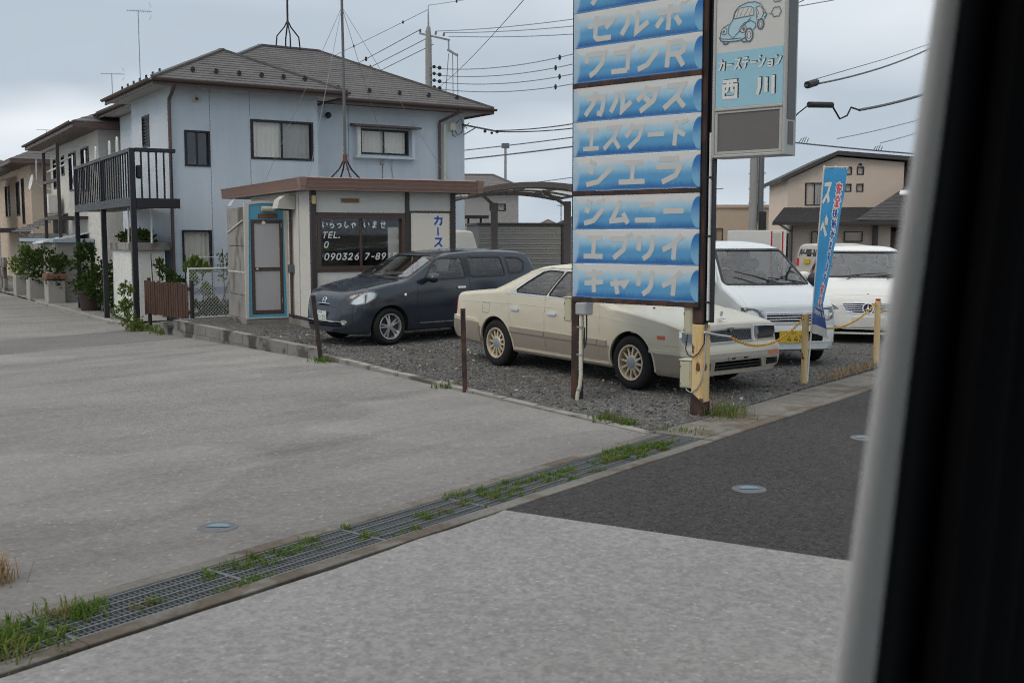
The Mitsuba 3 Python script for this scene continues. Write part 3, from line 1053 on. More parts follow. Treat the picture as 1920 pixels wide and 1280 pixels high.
# concrete slabs along the lot, with a narrow kerb on the road side
sl = 'kerb_slabs'
struct('kerb_slabs', strip_box(T0 + .01, 16, .10, .62, -.10, -.012, 0), 'm_stone')
tt = T0 + .03
for i in range(24):
    L_ = .598
    part(sl, 'slab', strip_box(tt, tt + L_, .125 + rng.uniform(-.004, .004), .613, -.06, .004 + rng.uniform(0, .007), .006), 'm_slab')
    tt += L_ + .006 + rng.uniform(0, .006)
for i in range(8):
    part(sl, 'kerb', strip_box(T0 + .02 + 2 * i, T0 + 2 * i + 2.01, -.0, .118, -.12, .010, .008), 'm_slab')

# the narrow concrete strip that ends the forecourt
es = 'lot_edge'
struct('lot_edge', skew_sheet(np.linspace(0, 7.3, 12), [.02, .10], lotf, -.05), 'm_stone')
for i in range(12):
    a0, a1 = i * .61 + .004, i * .61 + .604
    zl_ = lot_z(*(K + LD * a0))
    part(es, 'edge_slab', along_box(a0, a1, -.005 + rng.uniform(-.006, .006), .118 + rng.uniform(-.006, .006), road_z(a1) - .1, zl_ + .010 + rng.uniform(-.004, .006)), 'm_concrete')

# scattered stones on the gravel
def stones(n, seed, area, s0, s1):
    r = np.random.default_rng(seed)
    base = trimesh.creation.icosphere(subdivisions=0)
    V, F = [], []
    for i in range(n):
        a, c = area(r)
        p = K + a * LD + c * U
        s = r.uniform(s0, s1)
        v = base.vertices * s * r.uniform(.7, 1.2, 3) * np.array([1, 1, .6])
        v = v @ trimesh.transformations.random_rotation_matrix(r.random(3))[:3, :3]
        v = v + np.array([p[0], p[1], lot_z(*p) + s * .15])
        F.append(base.faces + 12 * i); V.append(v)
    return trimesh.Trimesh(np.vstack(V), np.vstack(F), process=False)


k = single('loose_gravel', stones(9000, 3, lambda r: (r.uniform(.05, 11) ** 1.0, .14 + r.beta(1, 2.0) * 9), .008, .019), 'm_stone', 'grey crushed stones lying loose on the gravel lot', 'gravel', smooth=False)
labels[k]['kind'] = 'stuff'
k = single('pale_pebbles', stones(70, 5, lambda r: (r.uniform(.1, 10), .2 + r.beta(1, 1.6) * 6), .012, .030), 'm_offwhite', 'pale pebbles scattered over the gravel in front of the cars', 'pebbles', smooth=False)
labels[k]['kind'] = 'stuff'

# valve covers set in the road
for (x, y, z, lab) in ((-1.83, 6.59, 0, 'small round valve cover with worn blue paint in the pale forecourt'), (1.70, 7.62, -.004, 'small round valve cover with blue paint in the middle of the dark footway'),
                       (3.16, 9.58, -.004, 'small round valve cover on the dark footway beside the window pillar')):
    k = thing('valve_cover', lab, 'valve cover', 'round valve covers in the road')
    part(k, 'ring', mv(lathe([(.10, .004), (.122, .004), (.124, .0), (.10, .0)], 32), np.array([[1, 0, 0, x], [0, 0, -1, y], [0, 1, 0, z], [0, 0, 0, 1.0]])), 'm_dull_steel')
    a = np.linspace(0, 2 * np.pi, 33)
    part(k, 'lid', flat(Point(x, y).buffer(.099), z + .0035), 'm_dull_steel')
    part(k, 'painted_lid', flat(Point(x, y).buffer(.072).intersection(sbox(x - .2, y - .01, x + .2, y + .2)), z + .0075), 'm_valve_blue')

# road line on the side street
Lp = [K + a * LD + c * U for a, c in ((19.5, -14), (19.5, -3.6), (19.68, -3.6), (19.68, -14))]
struct('street_line', flat(Polygon([tuple(p) for p in Lp]), -.333), 'm_offwhite')


# ------------------------------------------------------------------ windows, roofs, gutters
def wbox(M, x0, x1, y0, y1, z0, z1, bev=0.0):
    return mv(bx(x0, x1, y0, y1, z0, z1, bev), M)


def wavy(x0, x1, z0, z1, y, amp, per, seed=0):
    xs = np.linspace(x0, x1, max(8, int((x1 - x0) / per * 9)))
    r = np.random.default_rng(seed)
    ph = r.uniform(0, 6)
    yy = y + amp * np.sin(xs * 2 * np.pi / per + ph + .9 * np.sin(xs * 5 + ph))
    V = np.r_[np.c_[xs, yy, np.full(len(xs), z0)], np.c_[xs + .012 * np.sin(xs * 30), y + (yy - y) * .6, np.full(len(xs), z1)]]
    n = len(xs)
    F = [(i, i + 1, n + i + 1) for i in range(n - 1)] + [(i, n + i + 1, n + i) for i in range(n - 1)]
    return trimesh.Trimesh(V, np.array(F), process=False)


def window(parent, M, x0, x1, z0, z1, panes=2, fill='curtain', fm='m_black_metal', fw=.045, depth=.14, seed=0, glass='m_glass_clear', fills=None, name='window'):
    """a framed window in a recess of the wall (wall face at y=0, the room at y>0)"""
    outer = cat([bx(x0, x0 + fw, -.025, depth - .004, z0, z1), bx(x1 - fw, x1, -.025, depth - .004, z0, z1), bx(x0 + fw, x1 - fw, -.025, depth - .004, z0, z0 + fw), bx(x0 + fw, x1 - fw, -.025, depth - .004, z1 - fw, z1)])
    k = part(parent, name, mv(outer, M), fm, False)
    w = (x1 - x0 - 2 * fw) / panes
    for i in range(panes):
        a, b = x0 + fw + i * w, x0 + fw + (i + 1) * w
        y = .030 + .028 * (i % 2)
        g = trimesh.Trimesh([(a + .002, y, z0 + fw), (b - .002, y, z0 + fw), (b - .002, y, z1 - fw), (a + .002, y, z1 - fw)], [(0, 1, 2), (0, 2, 3)], process=False)
        part(k, 'pane', mv(g, M), glass, False)
        if panes > 1:
            for c0, c1 in ((a + .001, a + .030), (b - .030, b - .001)):
                part(k, 'sash', mv(bx(c0, c1, y - .010, y + .014, z0 + fw, z1 - fw), M), fm, False)
        f = fills[i] if fills else fill
        if f in ('curtain', 'curtain_grey'):
            part(k, 'curtain', mv(wavy(a, b, z0 + fw, z1 - fw, depth - .035, .016, .11, seed + i), M), 'm_' + f, True)
    return k


def wall_shell(boxes, holes):
    """solid walls with recesses cut for the windows"""
    s = Manifold()
    for b in boxes:
        m = trimesh.creation.box(extents=(b[1] - b[0], b[3] - b[2], b[5] - b[4]))
        m.apply_translation(((b[0] + b[1]) / 2, (b[2] + b[3]) / 2, (b[4] + b[5]) / 2))
        s += Manifold.cube((b[1] - b[0], b[3] - b[2], b[5] - b[4])).translate((b[0], b[2], b[4]))
    for h in holes:
        s -= Manifold.cube((h[1] - h[0], h[3] - h[2], h[5] - h[4])).translate((h[0], h[2], h[4]))
    return tm(s)


def hip_courses(x0, x1, y0, y1, ze, pitch, step=.17, thick=.022, sides='fblr', jit=.004, seed=1, clip=None):
    """the slates of a hipped roof in lapped courses: each course its own step, cut into slates of slightly uneven thickness"""
    r = np.random.default_rng(seed)
    V, F = [], []
    half = min(x1 - x0, y1 - y0) / 2
    n = int(half / step)
    for sd in sides:
        for i in range(n + 1):
            d0, d1 = i * step, min((i + 1) * step, half)
            if d1 - d0 < .01:
                continue
            za, zb = ze + d0 * pitch + thick, ze + d1 * pitch + thick * .25
            if sd in 'fb':
                y_a, y_b = (y0 + d0, y0 + d1) if sd == 'f' else (y1 - d0, y1 - d1)
                A, Bq, C, D = (x0 + d0, y_a), (x1 - d0, y_a), (x1 - d1, y_b), (x0 + d1, y_b)
            else:
                x_a, x_b = (x0 + d0, x0 + d1) if sd == 'l' else (x1 - d0, x1 - d1)
                A, Bq, C, D = (x_a, y1 - d0), (x_a, y0 + d0), (x_b, y0 + d1), (x_b, y1 - d1)
                if sd == 'r':
                    A, Bq, C, D = Bq, A, D, C
            L = math.dist(A, Bq)
            m = max(1, int(L / .45))
            us = np.clip((np.arange(m + 1) + (0 if i % 2 else .5) * (np.arange(m + 1) > 0) * (np.arange(m + 1) < m)) / m, 0, 1)
            for a, b in zip(us[:-1], us[1:]):
                if b - a < 1e-4:
                    continue
                if clip and sd == 'l' and (A[1] + (Bq[1] - A[1]) * a > clip + .2):
                    continue
                j = r.uniform(-jit, jit)
                P = lambda u, p, q: (p[0] + (q[0] - p[0]) * u, p[1] + (q[1] - p[1]) * u)
                k = len(V)
                V += [(*P(a, A, Bq), za + j), (*P(b, A, Bq), za + j), (*P(b, D, C), zb + j * .3), (*P(a, D, C), zb + j * .3), (*P(a, A, Bq), za - thick * 1.4), (*P(b, A, Bq), za - thick * 1.4)]
                F += [(k, k + 1, k + 2), (k, k + 2, k + 3), (k + 4, k + 5, k + 1), (k + 4, k + 1, k)]
    return trimesh.Trimesh(np.array(V, float), np.array(F), process=False)


def hips(x0, x1, y0, y1, ze, pitch):
    """end points of hips and ridge"""
    h = min(x1 - x0, y1 - y0) / 2
    zr = ze + h * pitch
    if (x1 - x0) >= (y1 - y0):
        a, b = (x0 + h, (y0 + y1) / 2, zr), (x1 - h, (y0 + y1) / 2, zr)
        c = [((x0, y0, ze), a), ((x0, y1, ze), a), ((x1, y0, ze), b), ((x1, y1, ze), b)]
    else:
        a, b = ((x0 + x1) / 2, y0 + h, zr), ((x0 + x1) / 2, y1 - h, zr)
        c = [((x0, y0, ze), a), ((x1, y0, ze), a), ((x0, y1, ze), b), ((x1, y1, ze), b)]
    return c + ([(a, b)] if math.dist(a, b) > .05 else [])


def gutter(pts, r=.06):
    """a half-round gutter along a line"""
    a, b = np.array(pts[0], float), np.array(pts[1], float)
    d = (b - a) / np.linalg.norm(b - a)
    s = np.array([-d[1], d[0], 0])
    th = np.linspace(np.pi, 2 * np.pi, 9)
    prof = [(r * math.cos(t), r * math.sin(t)) for t in th] + [((r - .008) * math.cos(t), (r - .008) * math.sin(t)) for t in th[::-1]]
    V = [p + s * q[0] + np.array([0, 0, q[1]]) for p in (a, b) for q in prof]
    n = len(prof)
    F = []
    for i in range(n):
        j = (i + 1) % n
        F += [(i, j, n + j), (i, n + j, n + i)]
    return trimesh.Trimesh(np.array(V), np.array(F), process=False)


# ------------------------------------------------------------------ the blue house
HF = frame2((-8.07, 26.0), 57.4)
hs = thing('blue_house', 'two-storey pale blue house with grey slate hipped roofs behind the office', 'house')
PIT, ZE = .477, 5.40
LH = HF @ np.array([[0, -1, 0, 0], [-1, 0, 0, 0], [0, 0, 1, 0], [0, 0, 0, 1.0]]) @ np.diag([-1, -1, 1, 1.0])
# window list: front wing, right wing (wall at y=1.4)
F1 = HF
F2 = HF @ trimesh.transformations.translation_matrix((0, 1.4, 0))
holes = [(.30, .92, -1, .142, 3.44, 4.29), (1.93, 3.57, -1, .142, 3.67, 4.64), (.18, .90, -1, .142, .93, 1.92)]
hole2 = [(5.50, 7.00, 1.0, 1.542, 4.02, 4.71)]
holeL = [(-1, .142, 1.97, 2.66, 4.02, 4.82)]
front_wing = wall_shell([(0, 3.70, 0, 3.78, -.5, 5.33)], holes + holeL + [(.12, 1.6, .10, 2.4, 3.2, 4.8)])
part(hs, 'wall', mv(front_wing, HF), 'm_bluewall', False)
main_wing = wall_shell([(.65, 8.83, 1.4, 7.9, -.5, 5.31)], hole2 + [(-1, 3.69, 0, 3.77, -1, 9)])
part(hs, 'wall', mv(main_wing, HF), 'm_bluewall', False)
for x in (.93, 1.92):
    for z0, z1 in ((4.70 if x > 1 else 4.30, 5.30), (-.3, 3.42 if x < 1 else 3.64)):
        part(hs, 'wall_joint', wbox(HF, x - .007, x + .007, -.004, .01, z0, z1), 'm_joint')
part(hs, 'wall_joint', wbox(HF, 6.48 - .01, 6.48 + .01, 1.394, 1.41, -.3, 3.95), 'm_joint')
part(hs, 'wall_joint', wbox(HF, 5.16, 5.18, 1.394, 1.41, -.3, 5.3), 'm_joint')
window(hs, HF, .30, .92, 3.44, 4.29, 2, None, seed=1, fills=['bare', 'bare'])
window(hs, HF, 1.93, 3.57, 3.67, 4.64, 2, seed=2, fills=['curtain', 'curtain_grey'], fw=.055)
window(hs, HF, .18, .90, .93, 1.92, 1, 'curtain', seed=3)
kb = window(hs, F2, 5.50, 7.00, 4.02, 4.71, 2, 'curtain', seed=5, fw=.05)
part(kb, 'window_box', wbox(F2, 5.36, 5.46, -.18, .01, 3.95, 4.74), 'm_white_paint')
part(kb, 'window_box', wbox(F2, 7.04, 7.12, -.18, .01, 3.95, 4.74), 'm_bluewall')
part(kb, 'sill_board', wbox(F2, 5.30, 7.16, -.21, .01, 3.90, 3.945, .01), 'm_bluewall')
part(kb, 'hood', mv(tm(Manifold.hull_points(np.array([(x, y, z) for x in (5.22, 7.26) for y, z in ((.0, 4.84), (.0, 4.75), (-.34, 4.75), (-.34, 4.79))]))), F2), 'm_fascia')
# louvred window on the left-hand side wall (x=0 plane, slats facing left)
slat = [mv(bx(-.035, .035, -.335, .335, -.004, .004), trimesh.transformations.translation_matrix((.03, 2.315, 4.09 + .083 * i)) @ trimesh.transformations.rotation_matrix(.7, (0, 1, 0))) for i in range(9)]
lk = part(hs, 'louvre_window', mv(cat([bx(-.02, .1, 1.97, 2.01, 4.02, 4.82), bx(-.02, .1, 2.62, 2.66, 4.02, 4.82), bx(-.02, .1, 2.01, 2.62, 4.02, 4.06), bx(-.02, .1, 2.01, 2.62, 4.78, 4.82)]), HF), 'm_black_metal', False)
for s_ in slat:
    part(lk, 'slat', mv(s_, HF), 'm_galv', False)
# roofs
for (x0, x1, y0, y1, ze, sides, sd) in ((-.52, 4.30, -.52, 7.0, ZE, 'flr', 2), (.12, 9.50, .86, 8.45, ZE + .03, 'fblr', 3)):
    k = part(hs, 'roof', mv(hip_courses(x0, x1, y0, y1, ze, PIT, sides=sides, seed=sd, clip=4.35 if sd == 2 else None), HF), 'm_roof', False)
    y1, yr = (4.38, y1) if sd == 2 else (y1, y1)
    under = tm(Manifold.hull_points(np.array([(x0 + .02, y0 + .02, ze - .10), (x1 - .02, y0 + .02, ze - .10), (x0 + .02, y1 - .02, ze - .10), (x1 - .02, y1 - .02, ze - .10), (x0 + .02, y0 + .02, ze - .02), (x1 - .02, y0 + .02, ze - .02), (x0 + .02, y1 - .02, ze - .02), (x1 - .02, y1 - .02, ze - .02)] +
                                               [tuple(np.array(e[1]) - [0, 0, .03]) for e in hips(x0, x1, y0, yr, ze, PIT) if e[1][1] < y1])))
    part(k, 'roof_boarding', mv(under, HF), 'm_soffit', False)
    for a, b in hips(x0, x1, y0, yr, ze, PIT):
        if sd == 2 and a[1] > 6.9:
            continue
        up = np.array([0, 0, .028])
        part(k, 'ridge_cap', mv(bar(np.array(a) + up, np.array(b) + up, .13, .05), HF), 'm_roof', False)
    part(k, 'fascia', mv(cat([bx(x0 - .01, x1 + .01, y0 - .012, y0 + .02, ze - .16, ze - .005), bx(x0 - .012, x0 + .02, y0 + .021, y1, ze - .16, ze - .005), bx(x1 - .02, x1 + .012, y0 + .021, y1, ze - .16, ze - .005)]), HF), 'm_fascia', False)
    part(k, 'gutter', mv(gutter(((x0 - .05, y0 - .075, ze - .02), (x1 + .05, y0 - .075, ze - .02))), HF), 'm_fascia')
    part(k, 'gutter', mv(gutter(((x0 - .075, y0 - .05, ze - .02), (x0 - .075, y1, ze - .02))), HF), 'm_fascia')
    d = .52
    a0, a1 = x0 + d + .55, x1 - d - .4
    m = 6 if sd == 2 else 9
    for i in range(m):
        xx = a0 + (a1 - a0) * i / (m - 1)
        if sd == 3 and xx < 4.2:
            continue
        g = cat([bx(xx - .02, xx + .02, y0 + d - .02, y0 + d + .01, ze + d * PIT, ze + d * PIT + .14), bx(xx - .02, xx + .02, y0 + d, y0 + d + .16, ze + d * PIT + .06, ze + d * PIT + .075), bx(xx - .05, xx + .05, y0 + d - .025, y0 + d - .015, ze + d * PIT + .03, ze + d * PIT + .12)])
        part(k, 'snow_guard', mv(g, HF), 'm_black_metal', False)
    if sd == 2:
        for i in range(7):
            yy = y0 + .6 + i * .62
            part(k, 'snow_guard', mv(cat([bx(x0 + .30, x0 + .33, yy - .05, yy + .05, ze + .3 * PIT + .02, ze + .3 * PIT + .15)]), HF), 'm_black_metal', False)
part(hs, 'downpipe', mv(tube([(-.02, -.55, 5.36), (-.02, -.50, 5.26), (-.05, -.08, 4.98), (-.05, -.06, 4.8), (-.05, -.06, -.2)], .042, 10), HF), 'm_fascia')
part(hs, 'downpipe', mv(tube([(8.35, .80, 5.36), (8.33, .85, 5.25), (7.98, 1.33, 5.02), (7.98, 1.34, 4.85), (7.98, 1.34, 0)], .042, 10), HF), 'm_fascia')
part(hs, 'downpipe', mv(tube([(8.13, 1.33, 4.95), (8.13, 1.33, 0)], .04, 10), HF), 'm_beige_pvc')
vc = part(hs, 'vent_cap', mv(lathe([(.001, .07), (.075, .06), (.085, .03), (.085, 0)], 20), HF @ np.array([[1, 0, 0, .61], [0, -1, 0, 0], [0, 0, 1, 5.03], [0, 0, 0, 1.0]])), 'm_offwhite')
part(vc, 'vent_opening', mv(lathe([(.001, .066), (.045, .067), (.045, .06)], 16), HF @ np.array([[1, 0, 0, .61], [0, -1, 0, -.006], [0, 0, 1, 5.03], [0, 0, 0, 1.0]])), 'm_fascia')
eb = part(hs, 'meter_box', wbox(HF, 8.30, 8.48, 1.27, 1.395, 4.78, 5.02, .02), 'm_beige_pvc')
part(eb, 'service_cables', mv(cat([tube([(8.45, 1.30, 4.8), (8.52, 1.25, 4.65), (8.65, 1.22, 4.75), (8.70, 1.25, 5.0), (8.80, 1.2, 4.85)], .014, 6), tube([(8.48, 1.28, 5.0), (8.60, 1.2, 5.12), (8.72, 1.2, 4.9), (8.85, 1.15, 5.02)], .012, 6), tube([(8.36, 1.26, 4.8), (8.34, 1.24, 4.66), (8.44, 1.22, 4.60)], .010, 6)]), HF), 'm_cable')
part(eb, 'service_bracket', mv(cat([bar((8.70, 1.33, 4.98), (9.75, 1.0, 4.80), .045), bar((8.80, 1.36, 4.7), (9.1, 1.2, 4.9), .03)]), HF), 'm_dull_steel')
for i, (a, b) in enumerate((((9.7, 1.0, 4.80), .05), ((9.55, 1.05, 4.76), .04), ((9.35, 1.1, 4.80), .045))):
    part(eb, 'insulator', mv(trimesh.creation.icosphere(subdivisions=2, radius=b), HF @ trimesh.transformations.translation_matrix(a)), 'm_cable')
part(hs, 'flood_lamp', mv(trimesh.creation.icosphere(subdivisions=2, radius=.085), HF @ trimesh.transformations.translation_matrix((4.55, 1.30, 5.0))), 'm_black_metal')
wo = part(hs, 'wall_outlet', wbox(HF, 6.12, 6.22, 1.34, 1.396, 3.74, 3.86, .01), 'm_soffit')
part(wo, 'drop_wire', mv(tube([(6.17, 1.36, 3.74), (6.18, 1.37, 3.2), (6.17, 1.37, 2.6)], .008, 5), HF), 'm_cable')

# ------------------------------------------------------------------ the black balcony on posts
BF = frame2((-8.44, 24.30), -30.1)
bl = thing('balcony', 'black steel balcony on tall posts beside the blue house', 'balcony')
for x, zb in ((0, -.30), (3.79, -.45), (8.06, -.50)):
    part(bl, 'post', wbox(BF, x - .06, x + .06, -.06, .06, zb, 3.72 if x < 1 else 2.45, .006), 'm_black_metal')
for x0, x1, xp in ((.06, 3.73, 0), (3.85, 8.0, 1)):
    k = part(bl, 'railing', wbox(BF, x0, x1, -.045, .045, 3.64, 3.73, .008), 'm_black_metal')
    part(k, 'lower_rail', wbox(BF, x0, x1, -.05, .05, 2.44, 2.64, .006), 'm_black_metal')
    n = int((x1 - x0) / .27)
    xs = np.linspace(x0 + .09, x1 - .09, n)
    part(k, 'balusters', cat([wbox(BF, x - .018, x + .018, -.016, .016, 2.641, 3.639) for x in xs]), 'm_black_metal', False, stuff=True)
part(bl, 'railing_post', wbox(BF, 3.74, 3.84, -.05, .05, 2.45, 3.74, .006), 'm_black_metal')
part(bl, 'railing_post', wbox(BF, 8.0, 8.1, -.05, .05, 2.45, 3.74, .006), 'm_black_metal')
k = part(bl, 'side_railing', wbox(BF, -.045, .045, -.95, -.062, 3.64, 3.73, .008), 'm_black_metal')
part(k, 'lower_rail', wbox(BF, -.05, .05, -1.02, -.062, 2.40, 2.62, .006), 'm_black_metal')
for i in range(5):
    y = -.20 - .165 * i
    part(k, 'baluster', wbox(BF, -.018, .018, y - .018, y + .018, 2.621, 3.639), 'm_black_metal')
part(bl, 'deck', wbox(BF, .06, 8.0, -1.0, -.055, 2.46, 2.56), 'm_dark_brown')
part(bl, 'side_bracket', wbox(BF, -.03, .04, -.20, -.08, 3.05, 3.35, .03), 'm_black_metal')
for x, y in ((1.6, -.2), (.5, -.5)):
    part(bl, 'drain_pole', mv(tube([(x, y, 2.45), (x, y + .02, 1.62)], .022, 8), BF), 'm_letter_white')
for i, (x, z) in enumerate(((2.2, 4.02), (3.2, 4.0), (5.2, 4.0))):
    lab = ['white laundry pole bracket above the near end of the balcony', 'white laundry pole bracket above the middle of the balcony', 'white laundry pole bracket above the far end of the balcony'][i]
    k = thing('laundry_bracket', lab, 'bracket')
    th = np.linspace(0, np.pi, 9)
    part(k, 'hoop', mv(tube([(x - .07, -.1, 3.5)] + [(x - .07 * math.cos(t), -.1, z + .10 * math.sin(t)) for t in th] + [(x + .07, -.1, 3.5)], .022, 8), BF), 'm_letter_white')

# white storage shed below the balcony
SF = frame2((-8.86, 25.32, -.28), -30.1)
sh = thing('storage_shed', 'white storage cabinet with double doors and a concrete top under the balcony', 'shed')
part(sh, 'body', wbox(SF, 0, 2.4, -.75, -.0, .06, 1.72, .005), 'm_white_paint')
part(sh, 'top_slab', wbox(SF, -.12, 2.52, -.85, .10, 1.722, 1.90, .01), 'm_concrete')
for x0, x1 in ((.06, .78), (.80, 1.52), (1.54, 2.34)):
    d = part(sh, 'door', wbox(SF, x0, x1, .001, .022, .10, 1.68, .005), 'm_white_paint')
    part(d, 'panel_groove', cat([wbox(SF, x, x + .008, .0225, .0235, .12, 1.66) for x in np.linspace(x0 + .1, x1 - .1, 4)]), 'm_grey_paint', stuff=True)
part(sh, 'handle', wbox(SF, .74, .77, .024, .045, .85, 1.02, .005), 'm_black_plastic')
for y in (-.62, -.12):
    part(sh, 'plinth_block', wbox(SF, .05, .30, y - .1, y + .1, -.1, .058, .005), 'm_block')
part(sh, 'plinth_block', wbox(SF, 2.0, 2.3, -.5, -.1, -.1, .058, .005), 'm_block')
# a planting box standing on the slab
pk = thing('planting', 'leafy green plants growing on top of the white storage cabinet', 'plant')
part(pk, 'leaves', mv(leafy([(x, -.35, 2.02) for x in np.linspace(.2, 2.2, 6)], [.24] * 6, 150, .11, 31, .7), SF), 'm_leaf', False)
part(pk, 'tray', wbox(SF, .05, 2.35, -.5, -.2, 1.902, 1.96, .01), 'm_pot_dark')

# ------------------------------------------------------------------ block wall at the lot's edge
bw = thing('block_wall', 'low stained concrete block wall holding the gravel in front of the office', 'wall')
WA = 7.32
n = 18
for i in range(n):
    a0 = WA + i * .40
    top = .135 - .002 * i + rng.uniform(-.004, .004)
    part(bw, 'block', along_box(a0 + .004, a0 + .396, -.03 + rng.uniform(-.004, .004), .12, top - .185, top), 'm_block')
    zl = road_z(a0 + .4) - .12
    if top - .19 > road_z(a0 + .4) - .05:
        part(bw, 'block', along_box(a0 + .12, a0 + .51, -.034 + rng.uniform(-.003, .003), .12, zl, top - .192), 'm_block')
part(bw, 'backing', along_box(WA + .01, WA + n * .40 - .02, .125, .16, -.35, .09), 'm_stone')
aE = WA + n * .4
for i in range(3):
    part(bw, 'return_block', along_box(aE - .12, aE + .0, .13 + i * .40, .52 + i * .40, -.06, .10), 'm_block')
for lab, a, c, s in (('grey concrete block lying beside the brown fence', aE + .55, -.05, .30), ('small concrete block at the end of the block wall', aE + .16, -.12, .20)):
    single('concrete_block', along_box(a, a + s, c, c + .19, -.33, -.33 + .34), 'm_block', lab, 'block')

# brown slat fence
p0, p1 = np.array([-8.13, 24.0]), np.array([-6.72, 22.45])
fl = np.linalg.norm(p1 - p0); faz = math.degrees(math.atan2(*(p1 - p0)))
FF = frame2((*p0, .0), faz)
fc = thing('slat_fence', 'brown wooden slat fence panel between the shed and the wire fence', 'fence')
for i in range(19):
    x = .03 + i * (fl - .08) / 18
    part(fc, 'slat', wbox(FF, x - .042, x + .042, -.022 + rng.uniform(-.004, .004), -.004, .06 + rng.uniform(-.02, .02), .80 + rng.uniform(-.02, .02), .003), 'm_wood')
for z in (.18, .66):
    part(fc, 'rail', wbox(FF, -.02, fl + .02, .0, .04, z, z + .06, .004), 'm_wood')
for x in (.02, fl):
    part(fc, 'post', wbox(FF, x - .035, x + .035, .045, .11, -.35, .86, .004), 'm_dark_brown')

# wire mesh fence
q0, q1 = np.array([-6.72, 22.50]), np.array([-5.75, 23.35])
cl = np.linalg.norm(q1 - q0); caz = math.degrees(math.atan2(*(q1 - q0)))
CF = frame2((*q0, .06), caz)
cf = thing('wire_fence', 'white framed diamond wire mesh fence panel beside the office annexe', 'fence')
for a, b in (((0, 0, -.2), (0, 0, 1.06)), ((cl, 0, -.2), (cl, 0, 1.06)), ((0, 0, 1.04), (cl, 0, 1.04)), ((0, 0, .02), (cl, 0, .02))):
    part(cf, 'frame', mv(tube([a, b], .02, 8), CF), 'm_letter_white')
ms = []
step = .075
for i in range(-20, 40):
    for sg in (1, -1):
        x = i * step
        a, b = (x, .02), (x + sg * 1.02, 1.04)
        g = LineString([a, b]).intersection(sbox(0, .02, cl, 1.04))
        if g.length > .03:
            (xa, za), (xb, zb) = g.coords[0], g.coords[-1]
            ms.append(tube([(xa, .003 * sg, za), (xb, .003 * sg, zb)], .0032, 4))
part(cf, 'mesh', mv(cat(ms), CF), 'm_letter_white', False, stuff=True)

# ------------------------------------------------------------------ plants by the house
def plant(name, lab, catg, stems, clumps, rad, n, size, seed, m='m_leaf', group=None, flatten=1.0):
    k = thing(name, lab, catg, group)
    part(k, 'leaves', leafy(clumps, rad, n, size, seed, flatten), m, False)
    if stems:
        part(k, 'stems', cat([tube(s, .012, 5) for s in stems]), 'm_wood')
    return k


plant('shrub', 'yellow-green shrub growing at the foot of the balcony post', 'shrub', [[(-8.4, 23.6, -.3), (-8.42, 23.6, .3)], [(-8.2, 23.4, -.3), (-8.15, 23.4, .2)]],
      [(-8.42, 23.6, .62), (-8.50, 23.55, .10), (-8.25, 23.4, -.05), (-8.05, 23.2, -.18), (-8.38, 23.5, .30)], [.15, .22, .24, .18, .12], 200, .07, 41, 'm_weed')
plant('climbing_plant', 'green climbing plant behind the brown slat fence', 'plant', [[(-7.9, 24.3, 0), (-7.9, 24.3, 1.3)], [(-8.1, 24.5, 0), (-8.15, 24.5, 1.4)]],
      [(-7.75, 24.2, .95), (-7.9, 24.3, 1.15), (-7.55, 24.1, .85), (-7.35, 24.0, .75)], [.15, .12, .15, .12], 90, .09, 42)
plant('bean_plant', 'broad-leaved green plant rising behind the wire mesh fence', 'plant', [[(-6.95, 23.6, 0), (-6.95, 23.6, 1.4)], [(-6.7, 23.5, 0), (-6.72, 23.5, 1.3)], [(-6.5, 23.5, 0), (-6.5, 23.5, 1.2)]],
      [(-7.0, 23.6, 1.10), (-6.85, 23.55, 1.22), (-6.68, 23.5, 1.08), (-6.9, 23.5, .80), (-6.6, 23.4, .62)], [.15, .12, .12, .10, .10], 60, .11, 43, 'm_weed')
plant('dry_vine', 'dark withered vine on sticks beside the annexe wall', 'plant', [[(-6.3, 23.8, 0), (-6.35, 23.8, 1.5)], [(-6.1, 23.9, 0), (-6.1, 23.9, 1.45)], [(-6.45, 23.75, .1), (-6.05, 23.95, 1.4)]],
      [(-6.3, 23.85, 1.25), (-6.15, 23.9, 1.2), (-6.3, 23.8, .95)], [.20, .18, .16], 60, .07, 44)
plant('low_bush', 'low green and reddish bush behind the wire mesh fence', 'shrub', None, [(-6.7, 23.0, .2), (-6.4, 23.15, .22), (-6.1, 23.4, .2), (-6.5, 23.3, .3), (-6.0, 23.7, .3)], [.22, .22, .22, .2, .2], 260, .08, 45)
k = thing('garden_net', 'blue garden net hung low behind the wire mesh fence', 'net')
nv_ = [wavy(0, 1.3, .50 + .02 * i, .51 + .02 * i, .28 + .02 * math.sin(i), .03, .3, i) for i in range(8)]
part(k, 'strands', mv(cat(nv_), frame2((-6.95, 23.3, 0), caz)), 'm_net_blue', False, stuff=True)
for s_, lab in (((-7.35, 24.35), 'dark blue garden stake behind the slat fence'), ((-7.20, 24.3), 'white garden stake behind the slat fence')):
    single('garden_stake', tube([(*s_, -.1), (s_[0] + .02, s_[1], 1.35)], .014, 6), 'm_black_metal' if 'blue' in lab else 'm_letter_white', lab, 'stake')
single('washing_line', tube([(-7.2, 24.3, 1.33), (-6.6, 24.1, 1.31), (-5.7, 24.0, 1.33)], .006, 5), 'm_letter_white', 'thin white line stretched between stakes by the blue wall', 'line')
bk = [(p[0], p[1], -.22) for p in (K + (aE + .1 + .12 * i) * LD + (rng.uniform(-.25, .1)) * U for i in range(18))]
k = single('grass', blades(bk, 24, .14, .006, 46, .08), 'm_weed', 'green grass along the foot of the brown fence and the end of the wall', 'grass', smooth=False); labels[k]['kind'] = 'stuff'

